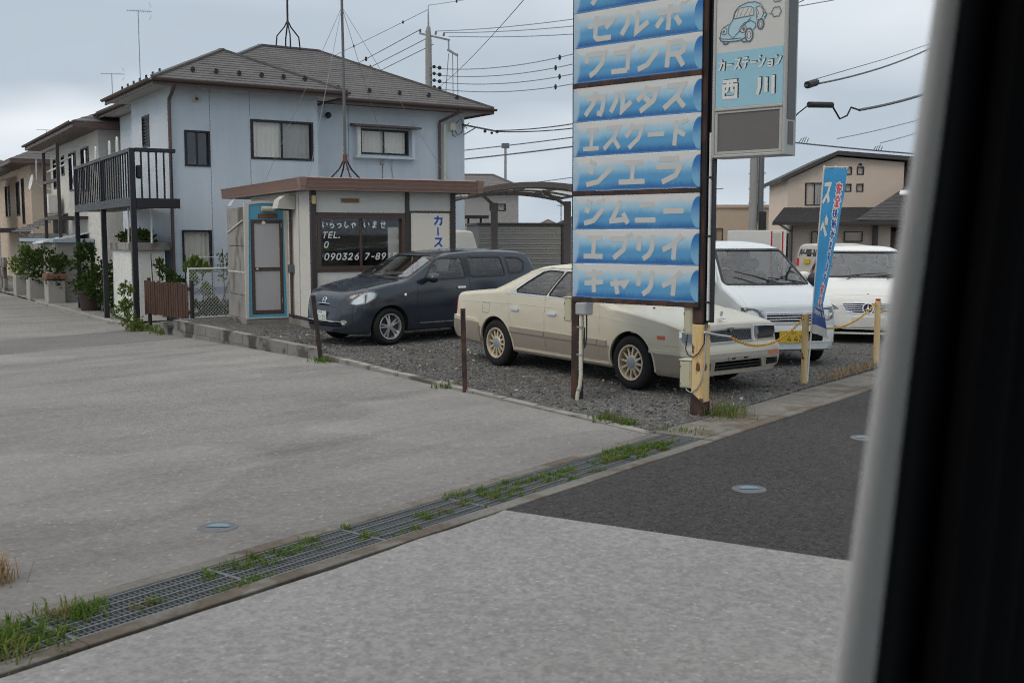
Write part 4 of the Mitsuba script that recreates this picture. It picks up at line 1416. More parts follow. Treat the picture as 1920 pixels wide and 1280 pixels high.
# ------------------------------------------------------------------ the prefabricated office
OF = frame2((-3.65, 19.83, .083), 62)
of = thing('office', 'low white prefabricated office with a brown roof edge and lettered windows', 'building')
zl = -.083
Wz = lambda z: z + zl
wall = wall_shell([(0, 2.86, 0, 4.2, .13, Wz(2.62))], [(.10, 1.82, -1, .60, Wz(1.17), Wz(2.17)), (.07, 2.79, .07, 4.13, .20, Wz(2.56))])
part(of, 'wall', mv(wall, OF), 'm_cream', False)
rm_ = part(of, 'room_lining', mv(wall_shell([(.072, 2.788, .072, 4.128, .202, Wz(2.558))], [(.08, 2.78, .08, 4.12, .21, Wz(2.55)), (.098, 1.822, 0, .2, Wz(1.168), Wz(2.172))]), OF), 'm_room', False)
part(rm_, 'desk', mv(cat([bx(.4, 1.7, 1.6, 2.3, .85, .89), bx(.42, .46, 1.62, 2.28, .21, .85), bx(1.64, 1.68, 1.62, 2.28, .21, .85)]), OF), 'm_wood')
part(rm_, 'cabinet', wbox(OF, .3, 2.4, 3.6, 4.1, .21, 1.95, .01), 'm_dull_steel')
part(of, 'foundation', wbox(OF, -.015, 2.88, -.015, 4.2, -.10, .128, .006), 'm_concrete')
for x0, x1 in ((-.02, .085), (1.835, 1.915), (2.78, 2.88)):
    part(of, 'column', wbox(OF, x0, x1, -.035, .06, .129, Wz(2.60), .006), 'm_dark_brown')
part(of, 'column_foot', wbox(OF, -.024, .089, -.039, .064, .129, .33, .006), 'm_terracotta')
for x0, x1, z0, z1 in ((.088, 1.832, Wz(2.17), Wz(2.215)), (.088, 1.832, Wz(1.125), Wz(1.17)), (1.918, 2.777, Wz(2.225), Wz(2.262))):
    part(of, 'trim_rail', wbox(OF, x0, x1, -.022, .03, z0, z1, .004), 'm_brown_frame')
win = window(of, OF, .10, 1.82, Wz(1.17), Wz(2.17), 2, None, 'm_brown_frame', .06, .10, seed=9, fills=['bare', 'bare'])
part(win, 'pale_blind', wbox(OF, 1.52, 1.75, .10, .11, Wz(1.35), Wz(1.95)), 'm_offwhite')
OT = OF @ np.array([[1, 0, 0, 0], [0, 0, -1, 0], [0, 1, 0, 0], [0, 0, 0, 1.0]])
GY = -.024   # just outside the panes
GT = OT @ trimesh.transformations.translation_matrix((0, 0, GY))


def glass_text(txt, x, z, w, h, sw, step, slant=.12):
    for ch in txt:
        if ch != ' ':
            part(win, 'letter', ext(shift(glyph(ch, w, h, sw, slant), x, z), .002, GT), 'm_letter_white', False)
        x += step
    return x


glass_text('いらっしゃ', .185, Wz(1.925), .125, .145, .021, .138)
glass_text('いませ', .985, Wz(1.925), .135, .15, .021, .165)


def latin(txt, x, z, h, stretch=1.0, sl=.22):
    for ch in txt:
        m = meshkit.text_mesh(ch, h, .002, True)
        w = m.bounds[1][0]
        m.vertices[:, 0] = m.vertices[:, 0] * stretch + sl * m.vertices[:, 1] + x
        m.vertices[:, 1] += z
        part(win, 'letter', mv(m, GT), 'm_letter_white', False)
        x += w * stretch + h * .10
    return x


latin('TEL.', .185, Wz(1.745), .115)
latin('0', .215, Wz(1.57), .115)
latin('09032', .215, Wz(1.345), .122, 1.0)
latin('6', .80, Wz(1.345), .122, 1.0)
latin('7-8915', 1.00, Wz(1.345), .122, 1.0)
part(of, 'vent_grille', wbox(OF, .56, .92, -.02, .0, Wz(2.395), Wz(2.475), .004), 'm_vent')
for i in range(4):
    part(of, 'vent_slat', wbox(OF, .575, .905, -.028, -.021, Wz(2.408 + .016 * i), Wz(2.416 + .016 * i)), 'm_terracotta')
part(of, 'corner_lamp', wbox(OF, -.005, .06, -.10, -.038, Wz(2.36), Wz(2.52), .01), 'm_yellow')
# sign board on the right with vertical lettering
sb = part(of, 'sign_board', wbox(OF, 1.945, 2.755, -.020, .01, Wz(1.15), Wz(2.215), .004), 'm_signboard')
part(sb, 'board_frame', cat([wbox(OF, 1.919, 1.943, -.03, .01, Wz(1.15), Wz(2.22)), wbox(OF, 2.757, 2.777, -.03, .01, Wz(1.15), Wz(2.22))]), 'm_brown_frame')
BT = OT @ trimesh.transformations.translation_matrix((0, 0, .021))
part(sb, 'letter', ext(shift(glyph('カ', .20, .20, .034), 2.41, Wz(1.98)), .002, BT), 'm_ink_blue', False)
part(sb, 'letter', ext(sbox(2.49, Wz(1.79), 2.522, Wz(1.95)), .002, BT), 'm_ink_blue', False)
part(sb, 'letter', ext(shift(glyph('ス', .20, .20, .034), 2.41, Wz(1.56)), .002, BT), 'm_ink_blue', False)
part(sb, 'letter', ext(shift(glyph('テ', .20, .20, .034), 2.41, Wz(1.32)), .002, BT), 'm_ink_blue', False)
# roof: flat deck, folded brown edge with two ribs
RX0, RX1, RY0, RY1, RZ = -.27, 3.32, -.27, 5.7, Wz(2.62)
rf = part(of, 'roof', wbox(OF, RX0 + .05, RX1 - .05, RY0 + .05, RY1, RZ + .02, RZ + .12), 'm_dark_brown')


def fascia(pts, inn):
    prof = [(0, 0), (.012, .055), (.002, .06), (.014, .12), (.004, .125), (.02, .205), (.07, .215)]
    return prof


def edge_run(a, b, out):
    a, b, out = np.array(a, float), np.array(b, float), np.array(out, float)
    prof = [(.05, -.012), (.0, -.012), (.0, .0), (-.030, .064), (-.004, .070), (-.036, .136), (-.010, .142), (-.046, .205), (.10, .225)]
    V = []
    for p in (a, b):
        for i, (o, z) in enumerate(prof):
            V.append(p - out * o + np.array([0, 0, z]))
    V = np.array(V)
    # mitre: pull the profile's offset along the run at both ends
    d = (b - a) / np.linalg.norm(b - a)
    n = len(prof)
    F = []
    for i in range(n - 1):
        F += [(i, i + 1, n + i + 1), (i, n + i + 1, n + i)]
    return trimesh.Trimesh(V, np.array(F), process=False)


part(rf, 'edge_trim', mv(edge_run((RX0, RY0, RZ), (RX1, RY0, RZ), (0, -1, 0)), OF), 'm_brown_roof', 20)
part(rf, 'edge_trim', mv(edge_run((RX0, RY0, RZ), (RX0, RY1, RZ), (-1, 0, 0)), OF), 'm_brown_roof', 20)
part(rf, 'edge_trim', mv(edge_run((RX1, RY0, RZ), (RX1, RY1, RZ), (1, 0, 0)), OF), 'm_brown_roof', 20)
part(rf, 'corner_cap', mv(tm(Manifold.hull_points(np.array([(RX0 - .045, RY0 - .045, RZ + .21), (RX0 + .10, RY0 - .050, RZ + .212), (RX0 - .05, RY0 + .10, RZ + .212), (RX0 - .012, RY0 - .012, RZ - .016), (RX0 + .08, RY0 - .010, RZ - .016), (RX0 - .010, RY0 + .08, RZ - .016), (RX0 + .1, RY0 + .1, RZ + .1)]))), OF), 'm_brown_roof')
part(rf, 'corner_cap', mv(tm(Manifold.hull_points(np.array([(RX1 + .045, RY0 - .045, RZ + .21), (RX1 - .10, RY0 - .050, RZ + .212), (RX1 + .05, RY0 + .10, RZ + .212), (RX1 + .012, RY0 - .012, RZ - .016), (RX1 - .08, RY0 - .010, RZ - .016), (RX1 + .010, RY0 + .08, RZ - .016), (RX1 - .1, RY0 + .1, RZ + .1)]))), OF), 'm_brown_roof')
part(rf, 'soffit_board', wbox(OF, RX0 + .02, RX1 - .02, RY0 + .02, RY1 - .1, RZ - .012, RZ + .012), 'm_dark_brown')
# side wall fittings
hd = thing('vent_hood', 'beige extractor hood under the office roof beside the blue door', 'vent hood')
part(hd, 'hood', mv(tm(Manifold.hull_points(np.array([(x, y, z) for y in (.95, 1.30) for x, z in ((-.01, Wz(2.28)), (-.01, Wz(2.55)), (-.20, Wz(2.55)), (-.32, Wz(2.46)), (-.36, Wz(2.30)))]))), OF), 'm_offwhite')
part(hd, 'opening', wbox(OF, -.34, -.02, .97, 1.28, Wz(2.268), Wz(2.279)), 'm_cavity')  # solid dark sheet painting the shade of the hood's mouth
dpk = part(of, 'downpipe', mv(tube([(-.045, 1.18, Wz(2.3)), (-.045, 1.18, .14)], .028, 10), OF), 'm_brown_frame')
part(dpk, 'pipe_box', wbox(OF, -.10, -.005, 1.10, 1.24, Wz(1.08), Wz(1.24), .01), 'm_dull_steel')
part(of, 'side_trim', wbox(OF, -.022, .0, .06, 1.5, .131, .19, .004), 'm_dark_brown')
part(of, 'side_trim', wbox(OF, -.018, .0, .75, .765, .192, Wz(2.55), .003), 'm_offwhite')

# the annexe with the blue door surround
AX0, AX1, AY0, AY1 = -.83, .0, 1.55, 2.95
ax = thing('office_annexe', 'small annexe with a blue door surround and grey two-panel door left of the office', 'building')
part(ax, 'walls', wbox(OF, AX0 + .03, AX1, AY0 + .04, AY1, .10, Wz(2.33)), 'm_concrete')
part(ax, 'plinth', wbox(OF, AX0 - .02, AX1 + .02, AY0 - .04, AY1, -.30, .098, .01), 'm_block')
for z0, z1 in ((.10, .55), (.555, 1.0), (1.005, 1.5), (1.505, Wz(2.34))):
    part(ax, 'side_panel', wbox(OF, AX0 - .005, AX0 + .028, AY0 + .07, AY1, z0 + .004, z1 - .004, .004), 'm_concrete')
for z in (1.0,):
    part(ax, 'side_strip', wbox(OF, AX0 - .014, AX0 - .0055, AY0 + .07, AY1, z - .012, z + .016), 'm_offwhite')
part(ax, 'side_brace', mv(bar((AX0 - .015, AY0 + .08, Wz(2.08)), (AX0 - .015, AY1 - .1, Wz(1.85)), .03, .025), OF), 'm_offwhite')
xs = np.linspace(AX0 - .02, AX1 + .01, 13)
arch = Wz(2.41) + .05 * (1 - ((xs - xs.mean()) / (xs[-1] - xs[0]) * 2) ** 2)
surround = Polygon([(AX0 - .02, .11), (AX1 + .01, .11)] + [(x, z) for x, z in zip(xs[::-1], arch[::-1])])
inner = Polygon([(AX0 + .035, .135), (AX1 - .04, .135)] + [(x, z - .05) for x, z in zip(xs[::-1][1:-1] * .94 + xs.mean() * .06, arch[::-1][1:-1])])
AT = OF @ np.array([[1, 0, 0, 0], [0, 0, -1, AY0], [0, 1, 0, 0], [0, 0, 0, 1.0]])
part(ax, 'front_frame', ext(surround - inner, .05, AT), 'm_offwhite', False)
part(ax, 'blue_surround', ext(inner.buffer(.002) - sbox(AX0 + .105, .19, AX1 - .095, Wz(2.095)), .03, AT), 'm_annex_blue', False)
dk = part(ax, 'door', mv(cat([bx(AX0 + .11, AX0 + .175, AY0 - .018, AY0 + .02, .195, Wz(2.09)), bx(AX1 - .16, AX1 - .10, AY0 - .018, AY0 + .02, .195, Wz(2.09)), bx(AX0 + .176, AX1 - .161, AY0 - .018, AY0 + .02, Wz(2.025), Wz(2.09)), bx(AX0 + .176, AX1 - .161, AY0 - .018, AY0 + .02, Wz(1.11), Wz(1.18)), bx(AX0 + .176, AX1 - .161, AY0 - .018, AY0 + .02, .195, .27)]), OF), 'm_brown_frame')
part(dk, 'door_panel', wbox(OF, AX0 + .177, AX1 - .162, AY0 - .004, AY0 + .01, Wz(1.181), Wz(2.024)), 'm_door_grey')
part(dk, 'door_panel', wbox(OF, AX0 + .177, AX1 - .162, AY0 - .004, AY0 + .01, .271, Wz(1.109)), 'm_door_grey')
part(dk, 'door_knob', mv(trimesh.creation.icosphere(subdivisions=2, radius=.032), OF @ trimesh.transformations.translation_matrix((AX0 + .215, AY0 - .05, Wz(1.145)))), 'm_steel')
for z in (.45, 1.9):
    part(dk, 'hinge', wbox(OF, AX1 - .135, AX1 - .118, AY0 - .03, AY0 - .019, z - .05, z + .05), 'm_steel')
part(dk, 'sticker', mv(lathe([(.001, .002), (.036, .002), (.036, 0)], 20), OF @ np.array([[1, 0, 0, AX0 + .36], [0, -1, 0, AY0 - .019], [0, 0, 1, Wz(2.035)], [0, 0, 0, 1.0]])), 'm_letter_white')
part(dk, 'sticker', wbox(OF, AX0 + .22, AX0 + .32, AY0 - .0205, AY0 - .0185, Wz(2.02), Wz(2.05)), 'm_terracotta')
part(ax, 'name_plate', wbox(OF, AX0 + .25, AX1 - .20, AY0 - .045, AY0 - .031, Wz(2.12), Wz(2.21), .004), 'm_terracotta')
lk = thing('door_lamp', 'cream tube lamp over the annexe door', 'lamp')
part(lk, 'tube', mv(tube([(AX0 + .31, AY0 - .10, Wz(2.30)), (AX1 - .28, AY0 - .10, Wz(2.30))], .050, 14), OF), 'm_cream_box', 60)
part(lk, 'bracket', wbox(OF, AX0 + .36, AX1 - .32, AY0 - .06, AY0 - .031, Wz(2.27), Wz(2.35)), 'm_offwhite')
k = thing('metal_scrap', 'crumpled bits of metal lying on top of the annexe side wall', 'scrap')
part(k, 'pieces', mv(cat([bar((AX0 + .0, AY1 - .3 + .1 * i, Wz(2.37)), (AX0 + .12 - .03 * i, AY1 - .15 + .05 * i, Wz(2.52 - .03 * i)), .035, .012) for i in range(4)]), OF), 'm_steel', stuff=True)

# radio mast on the office roof
mk = thing('radio_mast', 'tall thin radio mast on a red tripod on the office roof', 'mast')
mb = (OF @ np.array([.52, 1.3, 0, 1]))[:3]
mb = np.array([-3.13, 20.55, 0])
zr = RZ + .083 + .13
part(mk, 'mast', tube([(mb[0], mb[1], zr + .42), (mb[0] - .01, mb[1], 5.2), (mb[0] - .03, mb[1], 7.2), (mb[0] - .05, mb[1], 10.0)], [.028, .026, .022, .018], 8), 'm_dull_steel')
for i in range(4):
    a = i * math.pi / 2 + .5
    part(mk, 'leg', tube([(mb[0], mb[1], zr + .50), (mb[0] + .12 * math.cos(a), mb[1] + .12 * math.sin(a), zr + .28), (mb[0] + .42 * math.cos(a), mb[1] + .42 * math.sin(a), zr - .02)], .016, 6), 'm_rust')
part(mk, 'collar', mv(lathe([(.03, -.08), (.045, -.07), (.045, .07), (.03, .08)], 12), np.array([[1, 0, 0, mb[0]], [0, 0, -1, mb[1]], [0, 1, 0, zr + .48], [0, 0, 0, 1.0]])), 'm_terracotta')
for (dx, dy, z0, z1) in ((-1.6, .4, 6.0, RZ + .3), (1.9, 1.2, 6.0, RZ + .3), (-.5, -1.0, 6.0, RZ + .3), (.6, 3.4, 6.0, RZ + .3)):
    part(mk, 'guy_wire', tube([(mb[0] - .02, mb[1], z0), (mb[0] + dx, mb[1] + dy, z1)], .0045, 4), 'm_galv')


# ------------------------------------------------------------------ carport and what stands behind the cars
CP = frame2((-.41, 25.2, .12), 82)
cpk = thing('carport', 'brown metal carport with a curved translucent roof behind the navy car', 'carport')
for x in (0, 1.72):
    part(cpk, 'post', wbox(CP, x - .075, x + .075, -.06, .06, -.2, 2.42 if x < 1 else 2.46, .01), 'm_carport')


def cz(x):
    return 2.57 + .06 * (x + .75) / 2.8 + .20 * (1 - ((x - .75) / 1.55) ** 2)


xs = np.linspace(-.72, 2.18, 17)
for y in (-.9, 4.2):
    part(cpk, 'end_beam', mv(cat([bar((xs[i], y, cz(xs[i])), (xs[i + 1], y, cz(xs[i + 1])), 0.05, .12) for i in range(16)]), CP), 'm_carport')
for y in (.0, 1.7, 3.0):
    part(cpk, 'rib', mv(cat([bar((xs[i], y, cz(xs[i]) - .03), (xs[i + 1], y, cz(xs[i + 1]) - .03), .04, .05) for i in range(16)]), CP), 'm_carport')
for j in range(0, 17, 4):
    part(cpk, 'purlin', wbox(CP, xs[j] - .025, xs[j] + .025, -.86, 4.16, cz(xs[j]) - .05, cz(xs[j]) + .005), 'm_carport')
for j in range(0, 16, 4):
    for y0, y1 in ((-.86, 1.64), (1.70, 4.16)):
        a = np.array([(x, y, cz(x) + .012) for x in xs[j:j + 5] for y in (y0, y1)])
        F = []
        for i in range(4):
            F += [(2 * i, 2 * i + 1, 2 * i + 3), (2 * i, 2 * i + 3, 2 * i + 2)]
        part(cpk, 'roof_panel', mv(trimesh.Trimesh(a, np.array(F), process=False), CP), 'm_poly_sheet', True)
for x, yl in ((.0, 1), (1.72, 1)):
    part(cpk, 'arm', mv(bar((x, 0, 2.36), (x - .40 if x < 1 else x - .6, 0, 2.70), .06, .07), CP), 'm_carport')
part(cpk, 'gutter_end', wbox(CP, -.84, -.70, -1.0, -.86, cz(-.72) - .10, cz(-.72) + .06, .04), 'm_offwhite')

WF = frame2((-1.10, 36.0, .2), 80)
wk = thing('ribbed_store', 'grey-brown ribbed metal storage shed standing behind the carport', 'shed')
part(wk, 'body', wbox(WF, .02, 3.0, .03, 3.0, -.2, 1.92), 'm_shutter')
for i in range(22):
    part(wk, 'wall_rib', wbox(WF, .0, 2.78, -.012 - .012 * (i % 2), .029, .02 + .084 * i, .02 + .084 * i + .078, .008), 'm_shutter')
part(wk, 'roof_edge', wbox(WF, -.06, 3.06, -.08, 3.0, 1.921, 2.0, .01), 'm_dark_brown')
part(wk, 'corner_post', wbox(WF, 2.80, 2.92, -.05, .02, -.1, 1.915, .01), 'm_dark_brown')
for x in (3.15, 3.45):
    single('drain_stack', wbox(WF, x - .05, x + .05, -.2, -.1, -.2, 1.95 if x < 3.3 else 1.75, .02), 'm_galv' if x < 3.3 else 'm_dark_brown', 'grey upright pipe beside the ribbed storage shed' if x < 3.3 else 'brown upright pipe beside the ribbed storage shed', 'pipe')
single('electric_meter', wbox(WF, 3.2, 3.55, -.35, -.22, 1.25, 1.5, .05), 'm_grey_paint', 'round grey meter on the pipes behind the carport', 'meter')


def simple_house(name, label, M, w, d, h, roof, wallm, roofm, over=.5, pitch=.45, windows=(), base=-.3):
    """a far house: walls with window recesses, hipped or gabled roof, frames and panes"""
    k = thing(name, label, 'house')
    wl = wall_shell([(0, w, 0, d, base, h)], [(a, b, -1, .12, c, e) for a, b, c, e in windows])
    part(k, 'wall', mv(wl, M), wallm, False)
    for i, (a, b, c, e) in enumerate(windows):
        window(k, M, a, b, c, e, 2, None, 'm_black_metal', .05, .11, fills=['bare', 'bare'])
    if roof == 'hip':
        r = part(k, 'roof', mv(hip_courses(-over, w + over, -over, d + over, h + .05, pitch, step=.30), M), roofm, False)
        hp = hips(-over, w + over, -over, d + over, h + .05, pitch)
        u = [(x, y, z) for x in (-over + .02, w + over - .02) for y in (-over + .02, d + over - .02) for z in (h - .12, h + .03)] + [tuple(np.array(e[1]) - [0, 0, .04]) for e in hp]
        part(r, 'eaves', mv(tm(Manifold.hull_points(np.array(u))), M), 'm_soffit', False)
        for a, b in hp:
            part(r, 'ridge_cap', mv(bar(np.array(a) + [0, 0, .03], np.array(b) + [0, 0, .03], .16, .06), M), roofm, False)
    return k


# houses far behind between the carport posts
simple_house('far_house', 'grey house with a brown hipped roof behind the carport', frame2((-7.6, 59.2, .2), 84), 8.0, 2.6, 4.05, 'hip', 'm_far_wall', 'm_far_roof', .35, .5, [(6.4, 7.3, 2.9, 3.3)])
simple_house('far_house', 'low distant house with a pinkish roof seen under the carport', frame2((1.9, 95, 0), 90), 2.6, 7, 2.2, 'hip', 'm_tan', 'm_far_roof', .4, .5)
simple_house('far_house', 'distant dark-roofed house seen under the carport beside its right post', frame2((3.4, 92, 0), 90), 4.2, 7, 2.25, 'hip', 'm_far_wall', 'm_dark_roof', .4, .45)
sk_ = thing('small_awning', 'dark little awning on the grey house behind the office', 'awning')
part(sk_, 'sheet', mv(bx(-1.5, 1.0, -.8, .0, 0, .12), frame2((-2.0, 44, 2.45), 84)), 'm_black_metal')
part(sk_, 'bracket', mv(cat([bar((.2, -.05, -.7), (.2, -.6, .0), .08), bar((.7, -.05, -.7), (.7, -.6, .0), .08)]), frame2((-2.0, 44, 2.45), 84)), 'm_black_metal')
single('small_aerial', cat([tube([(4.05, 90, 1), (4.05, 90, 4.4)], .045, 5), tube([(3.7, 90, 4.2), (4.4, 90, 4.2)], .03, 4)]), 'm_hazed_wire', 'tiny far television aerial under the carport', 'aerial')

# ------------------------------------------------------------------ white notice hoarding, tan building, house on the right
KF = frame2((6.17, 30.2, .15), 96)
kk = thing('white_kiosk', 'white boxy kiosk with two red stripes and red lettering behind the small wagon', 'kiosk')
part(kk, 'body', wbox(KF, 0, 1.42, 0, 2.0, -.1, 1.78, .01), 'm_white_paint')
for x in (1.0, 1.30):
    part(kk, 'red_stripe', wbox(KF, x, x + .04, -.006, -.001, .0, 1.75), 'm_red')
part(kk, 'notice', wbox(KF, 1.05, 1.285, -.004, -.001, .3, 1.7), 'm_offwhite')
KT = KF @ np.array([[1, 0, 0, 0], [0, 0, -1, 0], [0, 1, 0, 0], [0, 0, 0, 1.0]]) @ trimesh.transformations.translation_matrix((0, 0, .007))
for i in range(4):
    part(kk, 'letter', ext(shift(glyph('まっすい'[i], .075, .12, .02), 1.06 + .055 * i, 1.16 - .05 * (i % 2)), .003, KT), 'm_red', False)
part(kk, 'dark_side_board', wbox(KF, 1.47, 1.50, .1, 1.9, .0, 1.7), 'm_dark_brown')  # upright dark board along the right side of the kiosk
TF = frame2((11.6, 65, .2), 90)
tk = thing('tan_building', 'plain tan flat-roofed building behind the concrete utility pole', 'building')
part(tk, 'wall', mv(wall_shell([(0, 6.5, 0, 8, -.2, 3.2)], [(.55, 1.0, -1, .12, 1.0, 2.0), (1.4, 2.1, -1, .12, .2, 1.2)]), TF), 'm_tan', False)
window(tk, TF, .55, 1.0, 1.0, 2.0, 1, None, 'm_dark_brown', .05, .11, fills=['bare'])
part(tk, 'doorway', wbox(TF, 1.42, 2.08, .0, .05, .2, 1.18), 'm_terracotta')
part(tk, 'roof_edge', wbox(TF, -.1, 6.6, -.12, 8.0, 3.20, 3.38), 'm_tan')

RF = frame2((13.75, 54.5, .2), 96)
rk = thing('beige_house', 'beige two-storey house with a sloped dark roof edge and four small square windows', 'house')
prof = [(0, -.3), (5.6, -.3), (5.6, 5.15), (2.35, 5.45), (0, 4.35)]
holes_ = [(.85, 1.78, 3.05, 4.18), (2.75, 3.10, 4.55, 4.95), (3.33, 3.68, 4.55, 4.95), (2.75, 3.10, 3.72, 4.12), (3.33, 3.68, 3.72, 4.12)]
RT = RF @ np.array([[1, 0, 0, 0], [0, 0, -1, 0], [0, 1, 0, 0], [0, 0, 0, 1.0]])
body_ = tm(cs(Polygon(prof)).extrude(7.0).transform(np.array([[1, 0, 0, 0], [0, 0, 1, 0], [0, 1, 0, 0]], float)) - sum((Manifold.cube((b - a, 1.12, d - c)).translate((a, -1, c)) for a, b, c, d in holes_), Manifold()))
part(rk, 'wall', mv(body_, RF), 'm_beige_wall', False)
for i, (a, b, c, d) in enumerate(holes_):
    window(rk, RF, a, b, c, d, 2 if i == 0 else 1, 'curtain_grey' if i == 0 else None, 'm_black_metal', .05, .11, fills=['bare', 'curtain_grey'] if i == 0 else ['bare'])
for a, b in (((-.35, 4.22), (2.35, 5.52)), ((2.35, 5.52), (7.2, 5.10))):
    for y in (3.4,):
        part(rk, 'roof', mv(tm(Manifold.hull_points(np.array([(a[0], y_, a[1] + h) for y_ in (-.35, 7.2) for h in (0, .20)] + [(b[0], y_, b[1] + h) for y_ in (-.35, 7.2) for h in (0, .20)]))), RF), 'm_dark_roof', False)
part(rk, 'recess_back_wall', wbox(RF, 5.62, 6.6, 5.0, 6.8, -.3, 5.05), 'm_beige_wall')
part(rk, 'right_wing', wbox(RF, 6.62, 10.5, .0, 6.8, -.3, 5.0), 'm_beige_wall')
part(rk, 'wall_lamp', wbox(RF, 3.40, 3.55, -.18, -.001, 5.02, 5.10, .02), 'm_black_metal')
part(rk, 'wall_lamp', wbox(RF, 2.46, 2.56, -.14, -.001, 3.98, 4.05, .02), 'm_black_metal')
# lower tiled roofs in front
lr = thing('tiled_wing', 'single-storey wing with a dark tiled roof in front of the beige house', 'building')
LF = frame2((11.3, 48.0, .2), 96)


def slope(name, pts, th, m, parent, nrows=9):
    """a plane roof (four corners: eave left, eave right, top right, top left) in lapped rows of tiles"""
    A, B_, C, D = [np.array(p, float) for p in pts]
    V, F = [], []
    rr = np.random.default_rng(5)
    for i in range(nrows):
        u0, u1 = i / nrows, (i + 1) / nrows
        a, b, c, d = A + (D - A) * u0, B_ + (C - B_) * u0, B_ + (C - B_) * u1, A + (D - A) * u1
        up = np.array([0, 0, th])
        mcols = max(2, int(np.linalg.norm(b - a) / .30))
        for j in range(mcols):
            s0, s1 = j / mcols, (j + 1) / mcols
            jt = np.array([0, 0, rr.uniform(-.008, .008)])
            k = len(V)
            p, q, r, s = a + (b - a) * s0 + up + jt, a + (b - a) * s1 + up + jt, d + (c - d) * s1 + up * .2 + jt, d + (c - d) * s0 + up * .2 + jt
            V += [p, q, r, s, p - up * 1.5, q - up * 1.5]
            F += [(k, k + 1, k + 2), (k, k + 2, k + 3), (k + 4, k + 5, k + 1), (k + 4, k + 1, k)]
    return trimesh.Trimesh(np.array(V), np.array(F), process=False)


part(lr, 'tiled_roof', mv(slope('r', [(0.1, -.6, 2.15), (8.6, -.6, 2.15), (8.6, 6.6, 2.95), (1.6, 6.6, 2.95)], .035, 'm', lr, 22), LF), 'm_dark_roof', False)
part(lr, 'eave_board', wbox(LF, .1, 8.6, -.62, -.5, 2.02, 2.14), 'm_dark_brown')
part(lr, 'tiled_roof', mv(slope('r', [(3.6, -.62, 2.22), (9.5, -.62, 2.22), (9.5, 5.8, 4.3), (7.8, 5.8, 4.3)], .035, 'm', lr, 30), LF), 'm_dark_roof', False)
part(lr, 'gable_fill', mv(tm(Manifold.hull_points(np.array([(3.8, -.5, 2.05), (9.5, -.5, 2.05), (9.5, 5.8, 4.2), (7.9, 5.8, 4.2), (9.5, 6.2, 2.05), (4.5, 6.2, 2.05)]))), LF), 'm_dark_brown', False)
for i, x in enumerate((6.0, 7.05)):
    s_ = part(lr, 'skylight', mv(slope('s', [(x + .25, 2.9, 3.43), (x + .95, 2.9, 3.43), (x + 1.15, 3.6, 3.66), (x + .45, 3.6, 3.66)], .05, 'm', lr, 1), LF), 'm_poly', False)
part(lr, 'wall', wbox(LF, 1.0, 4.45, .3, 5.5, -.3, 2.02), 'm_beige_wall')
part(lr, 'wall', wbox(LF, 4.45, 5.3, .31, 5.5, -.3, 2.01), 'm_beige_wall')
part(lr, 'garage', mv(wall_shell([(5.31, 6.90, .5, 5.5, -.3, 2.0)], [(5.36, 6.85, .0, 5.4, -.25, 1.95)]), LF), 'm_beige_wall', False)
part(lr, 'garage_shade_panel', wbox(LF, 5.38, 6.3, 1.0, 1.15, .2, 1.75), 'm_garage_shade')  # dark panel standing in for the shade inside the garage mouth
part(lr, 'timber_post', wbox(LF, 6.92, 7.15, .2, .45, -.3, 2.0), 'm_timber')
part(lr, 'wall', wbox(LF, 7.2, 9.4, .4, 5.4, -.3, 2.0), 'm_beige_wall')
for a, b, c, d in ((1.9, 2.2, .6, 1.75), (3.3, 4.1, 1.30, 1.75)):
    window(lr, LF @ trimesh.transformations.translation_matrix((0, .18, 0)), a, b, c, d, 1, None, 'm_dark_brown', .04, .10, fills=['bare'])
part(lr, 'timber_panel', wbox(LF, .95, 1.02, -.3, .3, -.2, 2.0), 'm_dark_brown')
part(lr, 'downpipe', mv(tube([(.4, -.55, 2.05), (1.05, .1, 1.7), (1.05, .2, 1.0)], .05, 6), LF), 'm_soffit')
part(lr, 'lattice_post', wbox(LF, 4.5, 4.7, -.05, .15, -.3, 2.0), 'm_dark_brown')

# ------------------------------------------------------------------ houses down the side street, left
NF = frame2((-12.1, 31.6, -.45), -31)
def street_window(parent, x0, x1, z0, z1, M, m='m_black_metal'):
    return window(parent, M, x0, x1, z0, z1, 2, None, m, .05, .11, fills=['bare', 'bare'])


# facades face the street: local x runs from far to near along az 149, y into the house
def street_frame(p, z=-.4):
    return frame2((*p, z), 149)


def spt(d, off):
    """a point d metres from the camera's plane down the street line, off metres inside the plots"""
    return np.array([K[0] - (d - K[1]) * .660 + off * .85, d + off * .5])


H2 = street_frame(spt(40.6, 1.9))
L2 = 9.6
h2 = thing('cream_house', 'cream house with a dish aerial and outdoor air conditioner beyond the black balcony', 'house')
w2 = [(2.6, 3.2, 4.3, 5.0), (4.2, 5.6, 3.7, 5.0), (.7, 1.7, 3.9, 5.0), (6.6, 8.0, 3.6, 5.0)]
part(h2, 'wall', mv(wall_shell([(0, L2, 0, 5, -.2, 5.4)], [(a, b, -1, .12, c, d) for a, b, c, d in w2]), H2), 'm_cream', False)
for a, b, c, d in w2:
    street_window(h2, a, b, c, d, H2)
rr_ = part(h2, 'roof', mv(hip_courses(-.6, L2 + .6, -.8, 6.0, 5.55, .40, step=.3, seed=8), H2), 'm_roof', False)
part(rr_, 'eaves', mv(bx(-.6, L2 + .6, -.8, 6.0, 5.38, 5.53), H2), 'm_fascia')
part(rr_, 'gutter', mv(gutter(((-.65, -.86, 5.55), (L2 + .65, -.86, 5.55))), H2), 'm_fascia')
part(h2, 'air_conditioner', wbox(H2, 2.0, 2.9, -.55, -.15, 2.95, 3.65, .03), 'm_white_paint')
